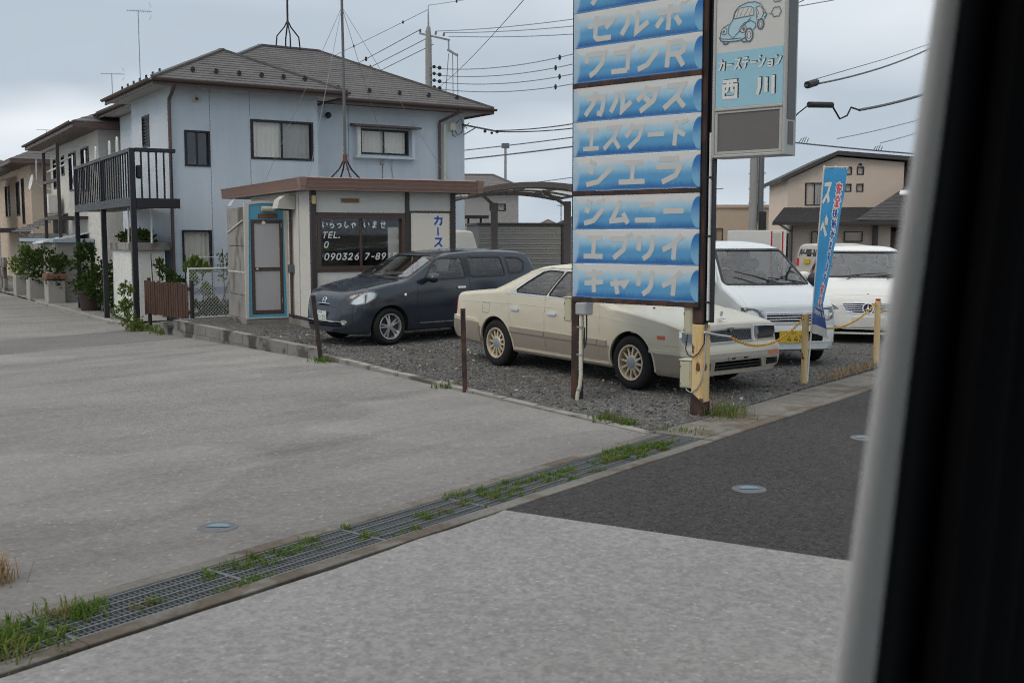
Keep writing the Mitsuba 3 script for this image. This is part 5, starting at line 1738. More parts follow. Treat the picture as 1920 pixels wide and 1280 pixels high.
part(h2, 'dish_aerial', mv(lathe([(.001, -.03), (.15, -.02), (.27, .03), (.30, .06), (.27, .045), (.001, -.01)], 24), H2 @ np.array([[.9, 0, .3, .3], [.0, -.9, 0.2, -.7], [-.3, 0.3, .9, 4.15], [0, 0, 0, 1.0]])), 'm_letter_white')
part(h2, 'aerial_pole', mv(tube([(.3, -.05, 3.9), (.3, -.55, 4.1), (.45, -.55, 5.0)], .03, 6), H2), 'm_letter_white')
ex = part(h2, 'porch_wall', wbox(H2, -.6, 3.4, -.8, -.01, -.2, 2.25), 'm_cream')
part(ex, 'porch_roof', mv(slope('p', [(-1.1, -1.2, 2.35), (4.0, -1.2, 2.35), (3.6, .0, 2.95), (-.6, .0, 2.95)], .05, 'm', ex, 6), H2), 'm_roof', False)
part(ex, 'porch_gutter', mv(gutter(((-1.2, -1.26, 2.36), (4.1, -1.26, 2.36))), H2), 'm_galv')
part(ex, 'porch_downpipe', mv(tube([(.2, -1.2, 2.3), (.3, -.9, 2.1), (.3, -.86, -.2)], .045, 6), H2), 'm_letter_white')
window(ex, H2 @ trimesh.transformations.translation_matrix((0, -.8, 0)), 1.2, 2.1, .8, 1.9, 1, None, 'm_black_metal', .05, .011, fills=['bare'])
st = part(h2, 'steel_balcony', mv(cat([bx(4.4, 4.5, -.9, -.8, -.2, 5.1), bx(7.4, 7.5, -.9, -.8, -.2, 5.1), bx(4.4, 7.5, -.9, -.82, 4.95, 5.05), bx(4.4, 7.5, -.9, -.82, 3.9, 4.0), bx(4.4, 7.5, -.9, -.0, 2.7, 2.8)]), H2), 'm_dark_brown')
part(h2, 'laundry_pole', mv(tube([(4.2, -.7, 4.35), (8.0, -.7, 4.4)], .03, 6), H2), 'm_letter_white')
part(h2, 'laundry_pole', mv(tube([(4.4, -.5, 4.6), (7.8, -.5, 4.65)], .03, 6), H2), 'm_offwhite')
aw = part(h2, 'side_awning', mv(tm(Manifold.hull_points(np.array([(5.2, -1.4, 1.95), (7.6, -1.4, 2.0), (5.2, -.02, 2.25), (7.6, -.02, 2.3), (5.2, -.02, 2.2), (7.6, -.02, 2.25), (5.2, -1.4, 1.9), (7.6, -1.4, 1.95)]))), H2), 'm_poly')

H3 = street_frame(spt(57.5, 3.0))
h3 = thing('tan_house', 'tan house with a brown roof and a dark balcony at the far left', 'house')
w3 = [(7.6, 8.8, 3.1, 4.7), (9.6, 10.5, 2.7, 4.8), (3.0, 5.0, 3.1, 4.7)]
part(h3, 'wall', mv(wall_shell([(0, 12.8, 0, 6.5, -.2, 5.3)], [(a, b, -1, .12, c, d) for a, b, c, d in w3]), H3), 'm_tan', False)
for a, b, c, d in w3:
    street_window(h3, a, b, c, d, H3)
r3_ = part(h3, 'roof', mv(hip_courses(-.8, 13.6, -.9, 7.4, 5.45, .45, step=.3, seed=9), H3), 'm_roof', False)
part(r3_, 'eaves', mv(bx(-.8, 13.6, -.9, 7.4, 5.28, 5.43), H3), 'm_fascia')
bb = part(h3, 'balcony_floor', wbox(H3, 4.0, 12.0, -1.5, -.01, 2.3, 2.5), 'm_dark_brown')
part(bb, 'balcony_panel', wbox(H3, 4.0, 8.0, -1.55, -1.45, 2.5, 3.55), 'm_dark_brown')
part(bb, 'balcony_rail', wbox(H3, 8.0, 12.0, -1.53, -1.45, 3.45, 3.55), 'm_dark_brown')
part(bb, 'balcony_bars', cat([wbox(H3, x, x + .05, -1.52, -1.46, 2.5, 3.45) for x in np.arange(8.2, 12, .22)]), 'm_dark_brown', stuff=True)
for x in (4.1, 8.0, 11.9):
    part(bb, 'balcony_post', wbox(H3, x - .07, x + .07, -1.56, -1.42, -.2, 4.6 if x < 9 else 2.3), 'm_dark_brown')
part(bb, 'balcony_awning', mv(tm(Manifold.hull_points(np.array([(3.6, -1.9, 4.5), (8.2, -1.9, 4.5), (3.6, -.02, 5.0), (8.2, -.02, 5.0), (3.6, -1.9, 4.45), (8.2, -1.9, 4.45)]))), H3), 'm_poly')
H4 = street_frame(spt(82, 2.4))
h4 = thing('far_left_house', 'brown-roofed house farthest down the side street', 'house')
part(h4, 'wall', wbox(H4, 0, 17, 0, 6.5, -.2, 5.3), 'm_far_wall')
r4_ = part(h4, 'roof', mv(hip_courses(-.8, 17.8, -.9, 7.4, 5.45, .45, step=.35, seed=10), H4), 'm_roof', False)
part(r4_, 'eaves', mv(bx(-.8, 17.8, -.9, 7.4, 5.28, 5.43), H4), 'm_fascia')

# small metal store, block wall, planters along the side street
S2 = street_frame(spt(40.3, .75))
ms_ = thing('metal_store', 'grey-brown metal garden store with a pale blue roof edge beside the planters', 'shed')
part(ms_, 'body', wbox(S2, .05, 8.0, 0, 1.0, -.1, 1.96), 'm_shutter')
for i in range(11):
    part(ms_, 'door_panel', wbox(S2, .1 + .71 * i, .1 + .71 * i + .69, -.03 - .02 * (i % 2), -.001, .05, 1.90, .01), 'm_shutter')
part(ms_, 'roof_edge', wbox(S2, -.1, 8.15, -.12, 1.1, 1.961, 2.08, .01), 'm_metal_blue')
part(ms_, 'end_wall', wbox(S2, -.02, .04, -.1, 1.0, -.1, 1.96), 'm_metal_blue')
for i in range(5):
    p = spt(41.3 + 1.4 * i, .1)
    k = thing('garden_wall', ['nearest', 'second', 'third', 'fourth', 'farthest'][i] + ' grey block garden wall section along the side street', 'wall')
    M_ = street_frame(p)
    for c in range(4):
        for j in range(4):
            part(k, 'block', wbox(M_, -.6 + .4 * j + .2 * (c % 2), -.6 + .4 * j + .2 * (c % 2) + .39, 0, .12, -.15 + .38 * c, -.15 + .38 * c + .37, .01), 'm_block')
for i, (d, off, lab) in enumerate(((38.2, .0, 'pale concrete planter box farthest down the side street'), (36.0, .0, 'middle pale concrete planter box along the side street'), (33.6, .05, 'nearest pale concrete planter box with terracotta rim by the balcony posts'))):
    k = thing('planter', lab, 'planter', 'pale concrete planters along the side street')
    M_ = street_frame(spt(d, off))
    part(k, 'tub', wbox(M_, -.40, .40, 0, .5, -.1, .80, .02), 'm_concrete_pale')
    part(k, 'soil', wbox(M_, -.36, .36, .05, .45, .802, .83), 'm_pot_dark')
    if i == 2:
        part(k, 'rim', wbox(M_, -.45, .45, -.04, .54, .831, 1.0, .02), 'm_terracotta')
    c0 = (M_ @ np.array([0, .25, 1.05, 1]))[:3]
    plant('potted_plant', ['yellow-green bush in the farthest planter', 'tall bushy plant in the middle planter', 'spreading green plant in the nearest planter'][i], 'plant', [[c0 - [0, 0, .25], c0 + [0, 0, .3]]],
          [c0 + [0, 0, .1], c0 + [.28, -.1, .32], c0 + [-.25, .1, .10 + .2 * i], c0 + [.05, .2, .62 - .15 * i], c0 + [.12, -.22, -.28]], [.33, .22, .30, .16, .24], 120, .13, 60 + i, 'm_weed' if i == 0 else 'm_leaf')
k = thing('flower_pot', 'dark round plant pot on the kerb at the foot of the far balcony post', 'pot')
pc = np.array([-11.8, 30.3, -.36])
part(k, 'pot', mv(lathe([(.001, 0), (.26, 0), (.32, .55), (.36, .56), (.36, .62), (.30, .62), (.28, .5), (.001, .5)], 24), np.array([[1, 0, 0, pc[0]], [0, 0, -1, pc[1]], [0, 1, 0, pc[2]], [0, 0, 0, 1.0]])), 'm_pot_dark')
plant('ivy', 'dense green bush behind the two far balcony posts', 'shrub', [[(-12.0, 30.4, -.4), (-12.0, 30.4, 1.0)], [(-11.2, 29.6, -.4), (-11.2, 29.6, .8)]],
      [(-12.0, 30.5, .9), (-11.8, 30.3, .45), (-11.4, 29.9, .35), (-12.2, 30.9, .3), (-11.0, 29.5, .1), (-11.9, 30.3, 1.35), (-11.3, 30.0, .8), (-10.6, 29.2, .3)], [.42, .38, .40, .38, .3, .26, .33, .3], 240, .12, 71)
k = thing('plant_rack', 'pale metal rack with trays under the balcony', 'rack')
part(k, 'frame', cat([tube([(x, y, -.4), (x, y, .55)], .02, 6) for x, y in ((-10.55, 28.7), (-10.0, 27.9), (-9.9, 28.9), (-9.5, 28.2))]), 'm_galv')
for z in (.0, .45):
    part(k, 'tray', mv(bx(-.45, .45, -.25, .25, z, z + .06, .01), frame2((-10.0, 28.4), -31)), 'm_cream_box')
for i in range(12):
    a = 14.6 + i * 1.25
    part('side_street', 'kerb_stone', along_box(a, a + 1.23, .0, .15, road_z(a) - .2, road_z(a + .6) + .07), 'm_concrete')

# ------------------------------------------------------------------ aerials, poles and wires
def tv_aerial(lab, p, h, az, s=1.0):
    k = thing('tv_aerial', lab, 'aerial')
    p = np.array(p, float)
    part(k, 'mast', tube([p, p + [0, 0, h]], .018 * s, 6), 'm_dull_steel')
    a = math.radians(az); d = np.array([math.sin(a), math.cos(a), 0]); n_ = np.array([d[1], -d[0], 0])
    t = p + [0, 0, h]
    part(k, 'boom', tube([t - d * .62 * s, t + d * .75 * s], .012 * s, 5), 'm_dull_steel')
    part(k, 'elements', cat([tube([t + d * u * s - n_ * w, t + d * u * s + n_ * w], .006 * s, 4) for u, w in zip(np.linspace(-.55, .6, 11), np.linspace(.14, .24, 11))]), 'm_dull_steel', stuff=True)
    part(k, 'reflector', cat([tube([t + d * .70 * s + [0, 0, z], t + d * .58 * s + [0, 0, z * 2.2]], .008 * s, 4) for z in (-.10, .10)]), 'm_dull_steel')


tv_aerial('thin television aerial on the left slope of the blue house', (-9.35, 27.75, 5.65), 1.72, 75, .45)
tv_aerial('television aerial on the cream house down the side street', (-14.0, 38.6, 6.4), 1.0, 80, .6)
tv_aerial('small television aerial over the tan house at the far left', (-24.6, 58.0, 6.0), 1.3, 80, .8)
hm_ = thing('roof_mast', 'dark radio mast on four bent legs on the ridge of the blue house', 'mast')
rp = (HF @ np.array([4.75, 4.65, 7.30, 1]))[:3]
part(hm_, 'mast', tube([rp + [0, 0, .62], rp + [0, 0, 4.0]], .03, 8), 'm_black_metal')
for i in range(4):
    a = i * math.pi / 2 + .4
    c, s = math.cos(a), math.sin(a)
    part(hm_, 'leg', tube([rp + [0, 0, .75], rp + [.10 * c, .10 * s, .55], rp + [.32 * c, .32 * s, .28], rp + [.36 * c, .36 * s, -.12]], .022, 6), 'm_black_metal')

P1 = np.array([-4.15, 55.0, 0])
pk1 = thing('utility_pole', 'tall concrete utility pole with a pointed top behind the blue house roof', 'pole')
part(pk1, 'shaft', tube([P1 + [0, 0, -.2], P1 + [0, 0, 6], P1 + [0, 0, 11.4], P1 + [0, 0, 12.05]], [.22, .19, .155, .10], 12), 'm_pole')
part(pk1, 'spike', tube([P1 + [0, 0, 12.0], P1 + [0, 0, 13.1]], [.055, .015], 8), 'm_galv')
part(pk1, 'crossarm', bar(P1 + [-.45, -.1, 11.73], P1 + [1.05, .2, 11.45], .08), 'm_galv')
part(pk1, 'crossarm', bar(P1 + [.98, .2, 11.42], P1 + [1.0, .2, 10.95], .07), 'm_galv')
part(pk1, 'crossarm', bar(P1 + [.92, .2, 11.0], P1 + [1.45, .3, 10.70], .10), 'm_galv')
for i, (x, z) in enumerate(((-.42, 11.8), (-.1, 11.78), (.35, 11.68), (.75, 11.62))):
    part(pk1, 'insulator', tube([P1 + [x, 0, z], P1 + [x + .03, 0, z + .16]], [.06, .04], 8), 'm_dull_steel')
for i in range(4):
    z = 10.05 - .33 * i
    part(pk1, 'insulator', mv(trimesh.creation.icosphere(subdivisions=1, radius=.09), trimesh.transformations.translation_matrix(P1 + [.28, -.15, z + .05])), 'm_cable')
    part(pk1, 'insulator', mv(trimesh.creation.icosphere(subdivisions=1, radius=.10), trimesh.transformations.translation_matrix(P1 + [.55, -.15, z])), 'm_cable')
    part(pk1, 'bracket', bar(P1 + [0, -.15, z + .05], P1 + [.55, -.15, z], .04), 'm_galv')
for x in (.98, 1.18, 1.42):
    part(pk1, 'drop_wire', tube([P1 + [x, .25, 10.8], P1 + [x + .03 - .3 * (x < 1.1), .25, 7.4]], .018, 5), 'm_hazed_wire')


def wire(lab, a, b, sag, r, grp='power lines across the sky', clamps=(), m='m_hazed_wire', n=26, name='power_line'):
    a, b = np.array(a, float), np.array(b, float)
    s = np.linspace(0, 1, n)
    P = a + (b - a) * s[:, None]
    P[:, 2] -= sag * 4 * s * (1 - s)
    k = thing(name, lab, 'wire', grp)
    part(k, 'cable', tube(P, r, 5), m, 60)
    for u in clamps:
        q = np.array([np.interp(u, s, P[:, j]) for j in range(3)])
        part(k, 'clamp', mv(trimesh.creation.icosphere(subdivisions=1, radius=1), np.array([[r * 3.5, 0, 0, q[0]], [0, r * 3.5, 0, q[1]], [0, 0, r * 7, q[2]], [0, 0, 0, 1.0]])), 'm_cable')
    return k


G1 = 'thin power lines running from the utility pole over the sign'
for i, (x, z) in enumerate(((.35, 11.85), (.75, 11.78), (1.0, 11.6))):
    wire(['upper', 'middle', 'lower'][i] + ' thin high power line running right from the utility pole crossarm', P1 + [x, 0, z], (17.0 + .4 * i, 30 + .6 * i, 11.4 - .55 * i), .9, .016, G1, (.44 + .03 * i,))
wire('highest earth wire running right from the tip of the utility pole', P1 + [0, 0, 13.1], (17, 34, 14.2), .7, .013, None, (.07, .12, .20, .26))
for i in range(4):
    wire(['topmost', 'second', 'third', 'lowest'][i] + ' of the four low-voltage lines running right from the utility pole', P1 + [.6, -.15, 10.0 - .33 * i], (10.6, 40, 11.9 - .55 * i), 1.2, .018, 'low-voltage lines running right from the utility pole', (.40 - .012 * (i % 2),))
for i, (x, z) in enumerate(((-.42, 11.9), (-.05, 11.5), (.25, 11.2))):
    wire(['upper', 'middle', 'lower'][i] + ' power line running down left from the utility pole behind the blue roof', P1 + [x, -.1, z], (-40 - i, 120, 10.2 - .9 * i), .6, .020, 'power lines running left from the utility pole', (.10, ))
wire('earth wire running down left from the tip of the utility pole', P1 + [0, 0, 12.9], (-42, 120, 12.3), .6, .014, None, (.04, .13, .25))
wire('slanting service cable rising from the utility pole to the top of the picture', P1 + [.5, -.1, 9.1], (2.2, 16, 7.6), .3, .011, None)
hp_ = (HF @ np.array([9.72, 1.0, 4.80, 1]))[:3]
for i in range(2):
    wire(['lower', 'upper'][i] + ' service line from the house corner bracket running right', hp_ + [0, 0, .03 * i], (6.9, 30, 6.2 + .35 * i), .45, .018, 'service lines of the blue house', (.46 - .02 * i,))
P3 = np.array([-.42, 70.0, 0])
pk3 = thing('thin_pole', 'thin grey far pole right of the blue house', 'pole')
part(pk3, 'shaft', tube([P3, P3 + [0, 0, 7.5]], [.10, .08], 8), 'm_galv')
part(pk3, 'head', mv(bx(-.25, .25, -.1, .1, 7.3, 7.6), trimesh.transformations.translation_matrix(P3)), 'm_dull_steel')
wire('upper bundled cable crossing behind the house corner', (-14, 78, 7.0), (9.9, 44.8, 6.84), .35, .030, 'bundled cables crossing behind the sign')
wire('lower bundled cable crossing behind the house corner', (-14, 78, 6.4), (9.9, 44.8, 6.45), .35, .040, 'bundled cables crossing behind the sign')
wire('faint low wire between the house corner and the sign', (-10, 80, 4.5), (9.9, 44.8, 5.3), .3, .020, None)
# wires on the right of the light box
W1a, W1b = np.array([3.98, 15.0, 3.82]), np.array([8.0, 20.5, 5.37])
w_ = wire('black cable with a thick joint rising right beside the light box', W1a, W1b, .10, .014, None)
part(w_, 'joint', tube([W1a + (W1b - W1a) * .015, W1a + (W1b - W1a) * .062], .050, 10), 'm_cable')
part(w_, 'messenger', tube([W1a + [0, 0, .05], (W1a + W1b) / 2 + [0, 0, .02], W1b + [0, 0, .04]], .006, 5), 'm_hazed_wire')
W2a, W2b = np.array([4.25, 16.0, 3.68]), np.array([7.2, 18.6, 4.25])
w_ = wire('black cable with a long joint below the first one beside the light box', W2a + [1.1, .96, .04], W2b, .03, .022, None)
W2j = W2a + (W2b - W2a) * .03
part(w_, 'joint', tube([W2j, W2j + np.array([.42, .30, .03])], .045, 10), 'm_cable')
part(w_, 'joint_tail', tube([W2j + np.array([.42, .30, .03]), W2j + np.array([.58, .42, -.16]), W2j + np.array([.72, .52, -.10]), W2j + np.array([.80, .6, .03]), W2a + [1.1, .96, .04]], .014, 6), 'm_cable')
part(w_, 'joint_tail', tube([W2a + [-.35, -.2, -.35], W2a + [-.1, -.05, -.12], W2j], .010, 6), 'm_cable')
w_ = wire('thick wire with twisted clamps sloping down over the beige house', (5.6, 30, 4.55), (13.2, 31, 3.95), .05, .022, None)
for q in ((8.05, 30.3, 4.40), (10.2, 30.6, 4.20)):
    part(w_, 'twisted_clamp', cat([tube([np.array(q) + [-.12 + .07 * i, 0, -.05 - .02 * (i % 2)], np.array(q) + [-.03 + .06 * i, .03, .06 + .02 * (i % 3)]], .010, 5) for i in range(4)]), 'm_cable')
for i in range(2):
    wire(['upper', 'lower'][i] + ' thin wire rising right from the twisted clamps', (9.0 + 1.2 * i, 30.4, 4.45 - .12 * i), (14.5, 32, 6.0 - .15 * i), .12, .010, 'thin wires rising from the clamps', n=12)

P2 = np.array([9.95, 45.0, 0])
pk2 = thing('utility_pole', 'grey concrete utility pole with step bolts and a dark cable duct below the light box', 'pole')
part(pk2, 'shaft', tube([P2 + [0, 0, -.2], P2 + [0, 0, 8.5]], [.19, .15], 12), 'm_pole')
part(pk2, 'cable_duct', tube([P2 + [.28, -.1, 2.3], P2 + [.27, -.1, 8.4]], .12, 10), 'm_dull_steel')
part(pk2, 'dark_sleeve', tube([P2 + [.36, -.15, -.2], P2 + [.36, -.15, 2.75]], .16, 10), 'm_black_plastic')
for z in (4.3, 5.0, 2.2, 3.1, 3.7):
    part(pk2, 'step_bolt', tube([P2 + [-.22, -.05, z], P2 + [.48, -.1, z + .02]], .025, 6), 'm_galv')
single('distant_aerial', cat([tube([(14.0, 75, 3), (14.0, 75, 5.2)], .05, 5), tube([(13.6, 75, 4.9), (14.5, 75, 4.95)], .03, 4)]), 'm_hazed_wire', 'tiny far aerial above the tan building', 'aerial')

# ------------------------------------------------------------------ weeds
wk_pts = []
r_ = np.random.default_rng(12)
for t in np.r_[r_.uniform(-8.4, -.1, 84), r_.uniform(-1.3, -.2, 8)]:
    s0 = r_.choice([.15, .26, .36, .47], p=[.2, .3, .3, .2]) + r_.normal() * .02
    L_ = r_.uniform(.02, .12)
    for i in range(int(4 + L_ * 50)):
        wk_pts.append((*(R0 + U * (t + r_.normal() * L_) + NR * (s0 + r_.normal() * .018)), -.022))
k = single('drain_weeds', blades(np.array(wk_pts), 7, .062, .0048, 13, .014, 1.0), 'm_weed', 'small green weeds sprouting between the bars of the drain gratings', 'weeds', smooth=False); labels[k]['kind'] = 'stuff'


def tuft(lab, p, n, h, seed, w=.005, spread=.06, m='m_weed'):
    single('weed', blades(np.array([p]), n, h, w, seed, spread, .7), m, lab, 'weed', smooth=False)


tuft('bright green weed at the lot edge left of the drain corner', (.92, 10.42, .0), 150, .10, 21, .006, .07)
tuft('smaller green weed at the lot edge beside the bright one', (1.10, 10.22, .0), 110, .08, 22, .005, .05)
tuft('thin weed at the lot edge near the second rusty post', (-.80, 12.72, .0), 60, .10, 23)
tuft('weed at the foot of the leaning rusty post', (-2.72, 15.40, .0), 90, .09, 24, .006, .08)
tuft('grassy weed at the foot of the yellow sign post', (2.12, 10.72, .0), 190, .16, 25, .005, .13)
tuft('dry straw-coloured weed at the foot of the yellow sign post', (2.02, 10.95, .0), 60, .24, 26, .003, .12, 'm_dry')
tuft('leafy weed where the drain meets the kerb slabs', (1.55, 9.86, -.03), 110, .09, 27, .006, .10)
p_ = R0 + U * -6.25 + NR * .34
single('weed', blades(np.array([(p_[0] + r_.normal() * .14, p_[1] + r_.normal() * .14, -.03) for _ in range(40)]), 14, .11, .006, 29, .05, .9), 'm_weed', 'big ragged weed clump over the drain at the lower left', 'weed', smooth=False)
p_ = R0 + U * -5.75 + NR * .44
single('weed', blades(np.array([(p_[0] + r_.normal() * .07, p_[1] + r_.normal() * .07, -.02) for _ in range(18)]), 12, .08, .005, 28, .04, .9), 'm_weed', 'medium weed clump beside the big one on the drain', 'weed', smooth=False)
tuft('brownish seeding weed beside the drain at the far left', (-2.70, 5.50, .0), 130, .17, 30, .003, .05, 'm_dry')
pts = np.array([(*(R0 + U * r_.uniform(4.3, 8.5) + NR * (.60 + abs(r_.normal()) * .12)), lot_z(3, 13)) for _ in range(150)])
k = single('dry_grass', blades(pts, 6, .10, .003, 33, .03, 1.2), 'm_dry', 'dry brown grass along the back of the kerb slabs', 'grass', smooth=False); labels[k]['kind'] = 'stuff'

# ------------------------------------------------------------------ the vehicle window the photograph was taken through
vw = thing('vehicle_window', 'blurred grey rubber seal and black pillar of the vehicle window at the right edge', 'window')
# the window lies along the road, 25 cm from the lens; its rubber seal leans back with the body side
SEAL_L = np.array([[0.3375, 0.8499, 2.0659], [0.3155, 0.8213, 1.9818], [0.2905, 0.7888, 1.8597], [0.2594, 0.7483, 1.7326], [0.2153, 0.6908, 1.515], [0.1988, 0.6694, 1.4452]])
SEAL_R = np.array([[0.361, 0.8806, 2.0768], [0.3374, 0.8499, 1.9887], [0.3151, 0.8209, 1.8617], [0.29, 0.7881, 1.7284], [0.2535, 0.7406, 1.4937], [0.2383, 0.7208, 1.4172]])
from scipy.interpolate import CubicSpline
zz = np.linspace(1.30, 2.15, 36)
cl_ = [CubicSpline(SEAL_L[::-1, 2], SEAL_L[::-1, j])(zz) for j in range(2)]
cr_ = [CubicSpline(SEAL_R[::-1, 2], SEAL_R[::-1, j])(zz) for j in range(2)]
OUT = np.array([-.793, .609])   # towards the street
sec = []
for i in range(36):
    l, r = np.array([cl_[0][i], cl_[1][i]]), np.array([cr_[0][i], cr_[1][i]])
    d = r - l
    ring = [l + d * .05 + OUT * .004, l + d * .02, l + d * .12 - OUT * .005, l + d * .35 - OUT * .008, l + d * .65 - OUT * .008, l + d * .9 - OUT * .005, r, r + OUT * .004]
    sec.append(np.c_[ring, np.full(8, zz[i])])
V = np.vstack(sec)
F = []
for i in range(35):
    for j in range(8):
        q = (j + 1) % 8
        F += [(i * 8 + j, i * 8 + q, (i + 1) * 8 + q), (i * 8 + j, (i + 1) * 8 + q, (i + 1) * 8 + j)]
part(vw, 'rubber_seal', trimesh.Trimesh(V, np.array(F), process=True), 'm_seal_grey', 60)
# the pillar behind the seal and the folded black curtain hanging on it
P_, C_ = [], []
for i in range(36):
    r = np.array([cr_[0][i], cr_[1][i]])
    along_ = np.array([.609, .793])
    P_.append(np.c_[[r + OUT * .002 + along_ * .004, r - OUT * .010 - along_ * .001, r - OUT * .012 + along_ * .05, r - OUT * .012 + along_ * .44, r + OUT * .05 + along_ * .44, r + OUT * .05 + along_ * .16], np.full(6, zz[i])])
    us = np.linspace(.030, .43, 90)
    C_.append(np.c_[[r + along_ * u - OUT * (.030 + .014 * math.sin(u * 62 + .4 * math.sin(u * 23))) for u in us], np.full(90, zz[i])])
F = []
for i in range(35):
    for j in range(6):
        q = (j + 1) % 6
        F += [(i * 6 + j, i * 6 + q, (i + 1) * 6 + q), (i * 6 + j, (i + 1) * 6 + q, (i + 1) * 6 + j)]
part(vw, 'pillar', trimesh.Trimesh(np.vstack(P_), np.array(F), process=True), 'm_black_trim', 30)
F = []
for i in range(35):
    for j in range(89):
        F += [(i * 90 + j, i * 90 + j + 1, (i + 1) * 90 + j + 1), (i * 90 + j, (i + 1) * 90 + j + 1, (i + 1) * 90 + j)]
part(vw, 'curtain', trimesh.Trimesh(np.vstack(C_), np.array(F), process=False), 'm_curtain_black', True)
# the rest of the vehicle body round the camera: window-side wall, roof, floor and the far side with its own windows
VF = np.eye(4)
VF[:2, 0], VF[:2, 1], VF[:2, 3] = (.609, .793), (.793, -.609), OUT * .25   # x along the road, y into the vehicle
cab = wall_shell([(-2.6, 3.4, -.06, 2.5, .55, 2.62)], [(-2.55, 3.35, .0, 2.44, .62, 2.55), (-.95, 2.6, -.2, .1, 1.22, 2.40), (-2.3, -1.15, -.2, .1, 1.22, 2.40), (-2.3, -.95, 2.4, 2.6, 1.22, 2.40), (-.75, 1.0, 2.4, 2.6, 1.22, 2.40), (1.2, 3.0, 2.4, 2.6, 1.22, 2.40)])
part(vw, 'body_shell', mv(cab, VF), 'm_cabin', False)


def lamp(car, key, poly, name, x0, lensm='m_glass_clear', kind='front', depth=.05, bulbs=(), side=None, refl_m='m_lamp_chrome'):
    """a lamp set into its opening: clear lens, bright reflector bowl behind it, bulbs' inner bowls"""
    p = rpoly(poly, .015) if not isinstance(poly, Polygon) else poly
    if kind == 'front':
        pr = lambda q: P_front(q, x0, 9)
    else:
        pr = lambda q: P_side(q, *(side or (0, 9)))
    lens = car.skin(-.002, -.006) ^ pr(p.buffer(-.0015))
    k = part(key, name, car.put(lens), lensm, 32)
    refl = car.skin(-depth, -depth - .006) ^ pr(p.buffer(.004))
    part(k, 'reflector', car.put(refl), refl_m, 32)
    rim = car.skin(-.004, -depth - .004) ^ (pr(p.buffer(.004)) - pr(p.buffer(-.006)))
    part(k, 'housing', car.put(rim), 'm_dull_steel', 32)
    for (bx_, by, bz, r) in bulbs:
        bowl = lathe([(.001, -.03), (r * .35, -.028), (r * .8, -.012), (r, .0), (r * 1.06, -.002), (r * 1.06, -.02)], 24)
        Mx = np.array([[0, 1, 0, bx_], [1, 0, 0, by], [0, 0, 1, bz], [0, 0, 0, 1.0]])
        m = mv(bowl, Mx)
        m.invert() if m.volume < 0 else None
        part(k, 'lamp_bowl', car.put(m), refl_m, 32)
    return k


def on_skin(car, key, name, poly, kind, m, a=.004, b=-.006, x0=2.6, y=(0, 9), **kw):
    pr = P_front(poly, x0, 9) if kind == 'front' else P_side(poly, *y) if kind == 'side' else P_top(poly, x0, 9)
    s = car.skin(a, b) ^ pr
    return part(key, name, car.put(s), m, 32, **kw)


def mirror(car, key, x, y, z, sgn, m, size=(.09, .20, .13)):
    a, b, c = size
    shell = trimesh.creation.icosphere(subdivisions=3, radius=1.0)
    v = shell.vertices
    v[:, 0] = np.where(v[:, 0] < 0, v[:, 0] * .25, v[:, 0])
    shell.vertices = v * np.array([a, b / 2, c / 2])
    k = part(key, 'door_mirror', car.put(mv(shell, trimesh.transformations.translation_matrix((x, sgn * (y + b / 2 + .03), z)))), m, 60)
    part(k, 'mirror_stalk', car.put(tube([(x + .02, sgn * (y - .02), z - .05), (x + .02, sgn * (y + .07), z - .03)], .022, 8)), 'm_black_plastic')
    g = bx(x - a * .25 - .004, x - a * .25 + .004, sgn * (y + .05), sgn * (y + b - .0), z - c * .36, z + c * .36, .003)
    part(k, 'mirror_glass', car.put(g), 'm_chrome')


def wiper(car, key, a, b, pivot):
    """a wiper lying on the windscreen from a to b, driven from pivot"""
    part(key, 'wiper', car.put(cat([tube([a, (np.array(a) + b) / 2 + [.012, 0, .012], b], .009, 6), tube([pivot, (np.array(a) + b) / 2 + [.02, 0, .016]], .008, 6)])), 'm_black_plastic')


def plate_boxes(car, key, x, y, z, w, h, m, name='number_plate', tilt=0.0):
    b = bx(x - .006, x + .004, y - w / 2, y + w / 2, z - h / 2, z + h / 2, .002)
    return part(key, name, car.put(b), m)


def front_text(car, x, y, z, shapes, d=.002):
    """flat print on a plate facing forward: shapes given as seen from the front, left to right"""
    m = ext(shapes, d)
    Mx = np.array([[0, 0, 1, x], [1, 0, 0, y], [0, 1, 0, z], [0, 0, 0, 1.0]])
    return car.put(mv(m, Mx))


def digits(s, h):
    m = meshkit.text_mesh(s, h, .002)
    return m


# ---- the cream saloon ---------------------------------------------------------------
def carframe(X, Y, yaw, dz=0.0):
    n = np.array([0, -.008, 1.0]); n /= np.linalg.norm(n)
    a = math.radians(yaw)
    f = np.array([math.sin(a), math.cos(a), 0]); f -= n * (f @ n); f /= np.linalg.norm(f)
    M = np.eye(4)
    M[:3, 0], M[:3, 1], M[:3, 2] = f, np.cross(n, f), n
    M[:3, 3] = (X, Y, lot_z(X, Y) + dz)
    return M


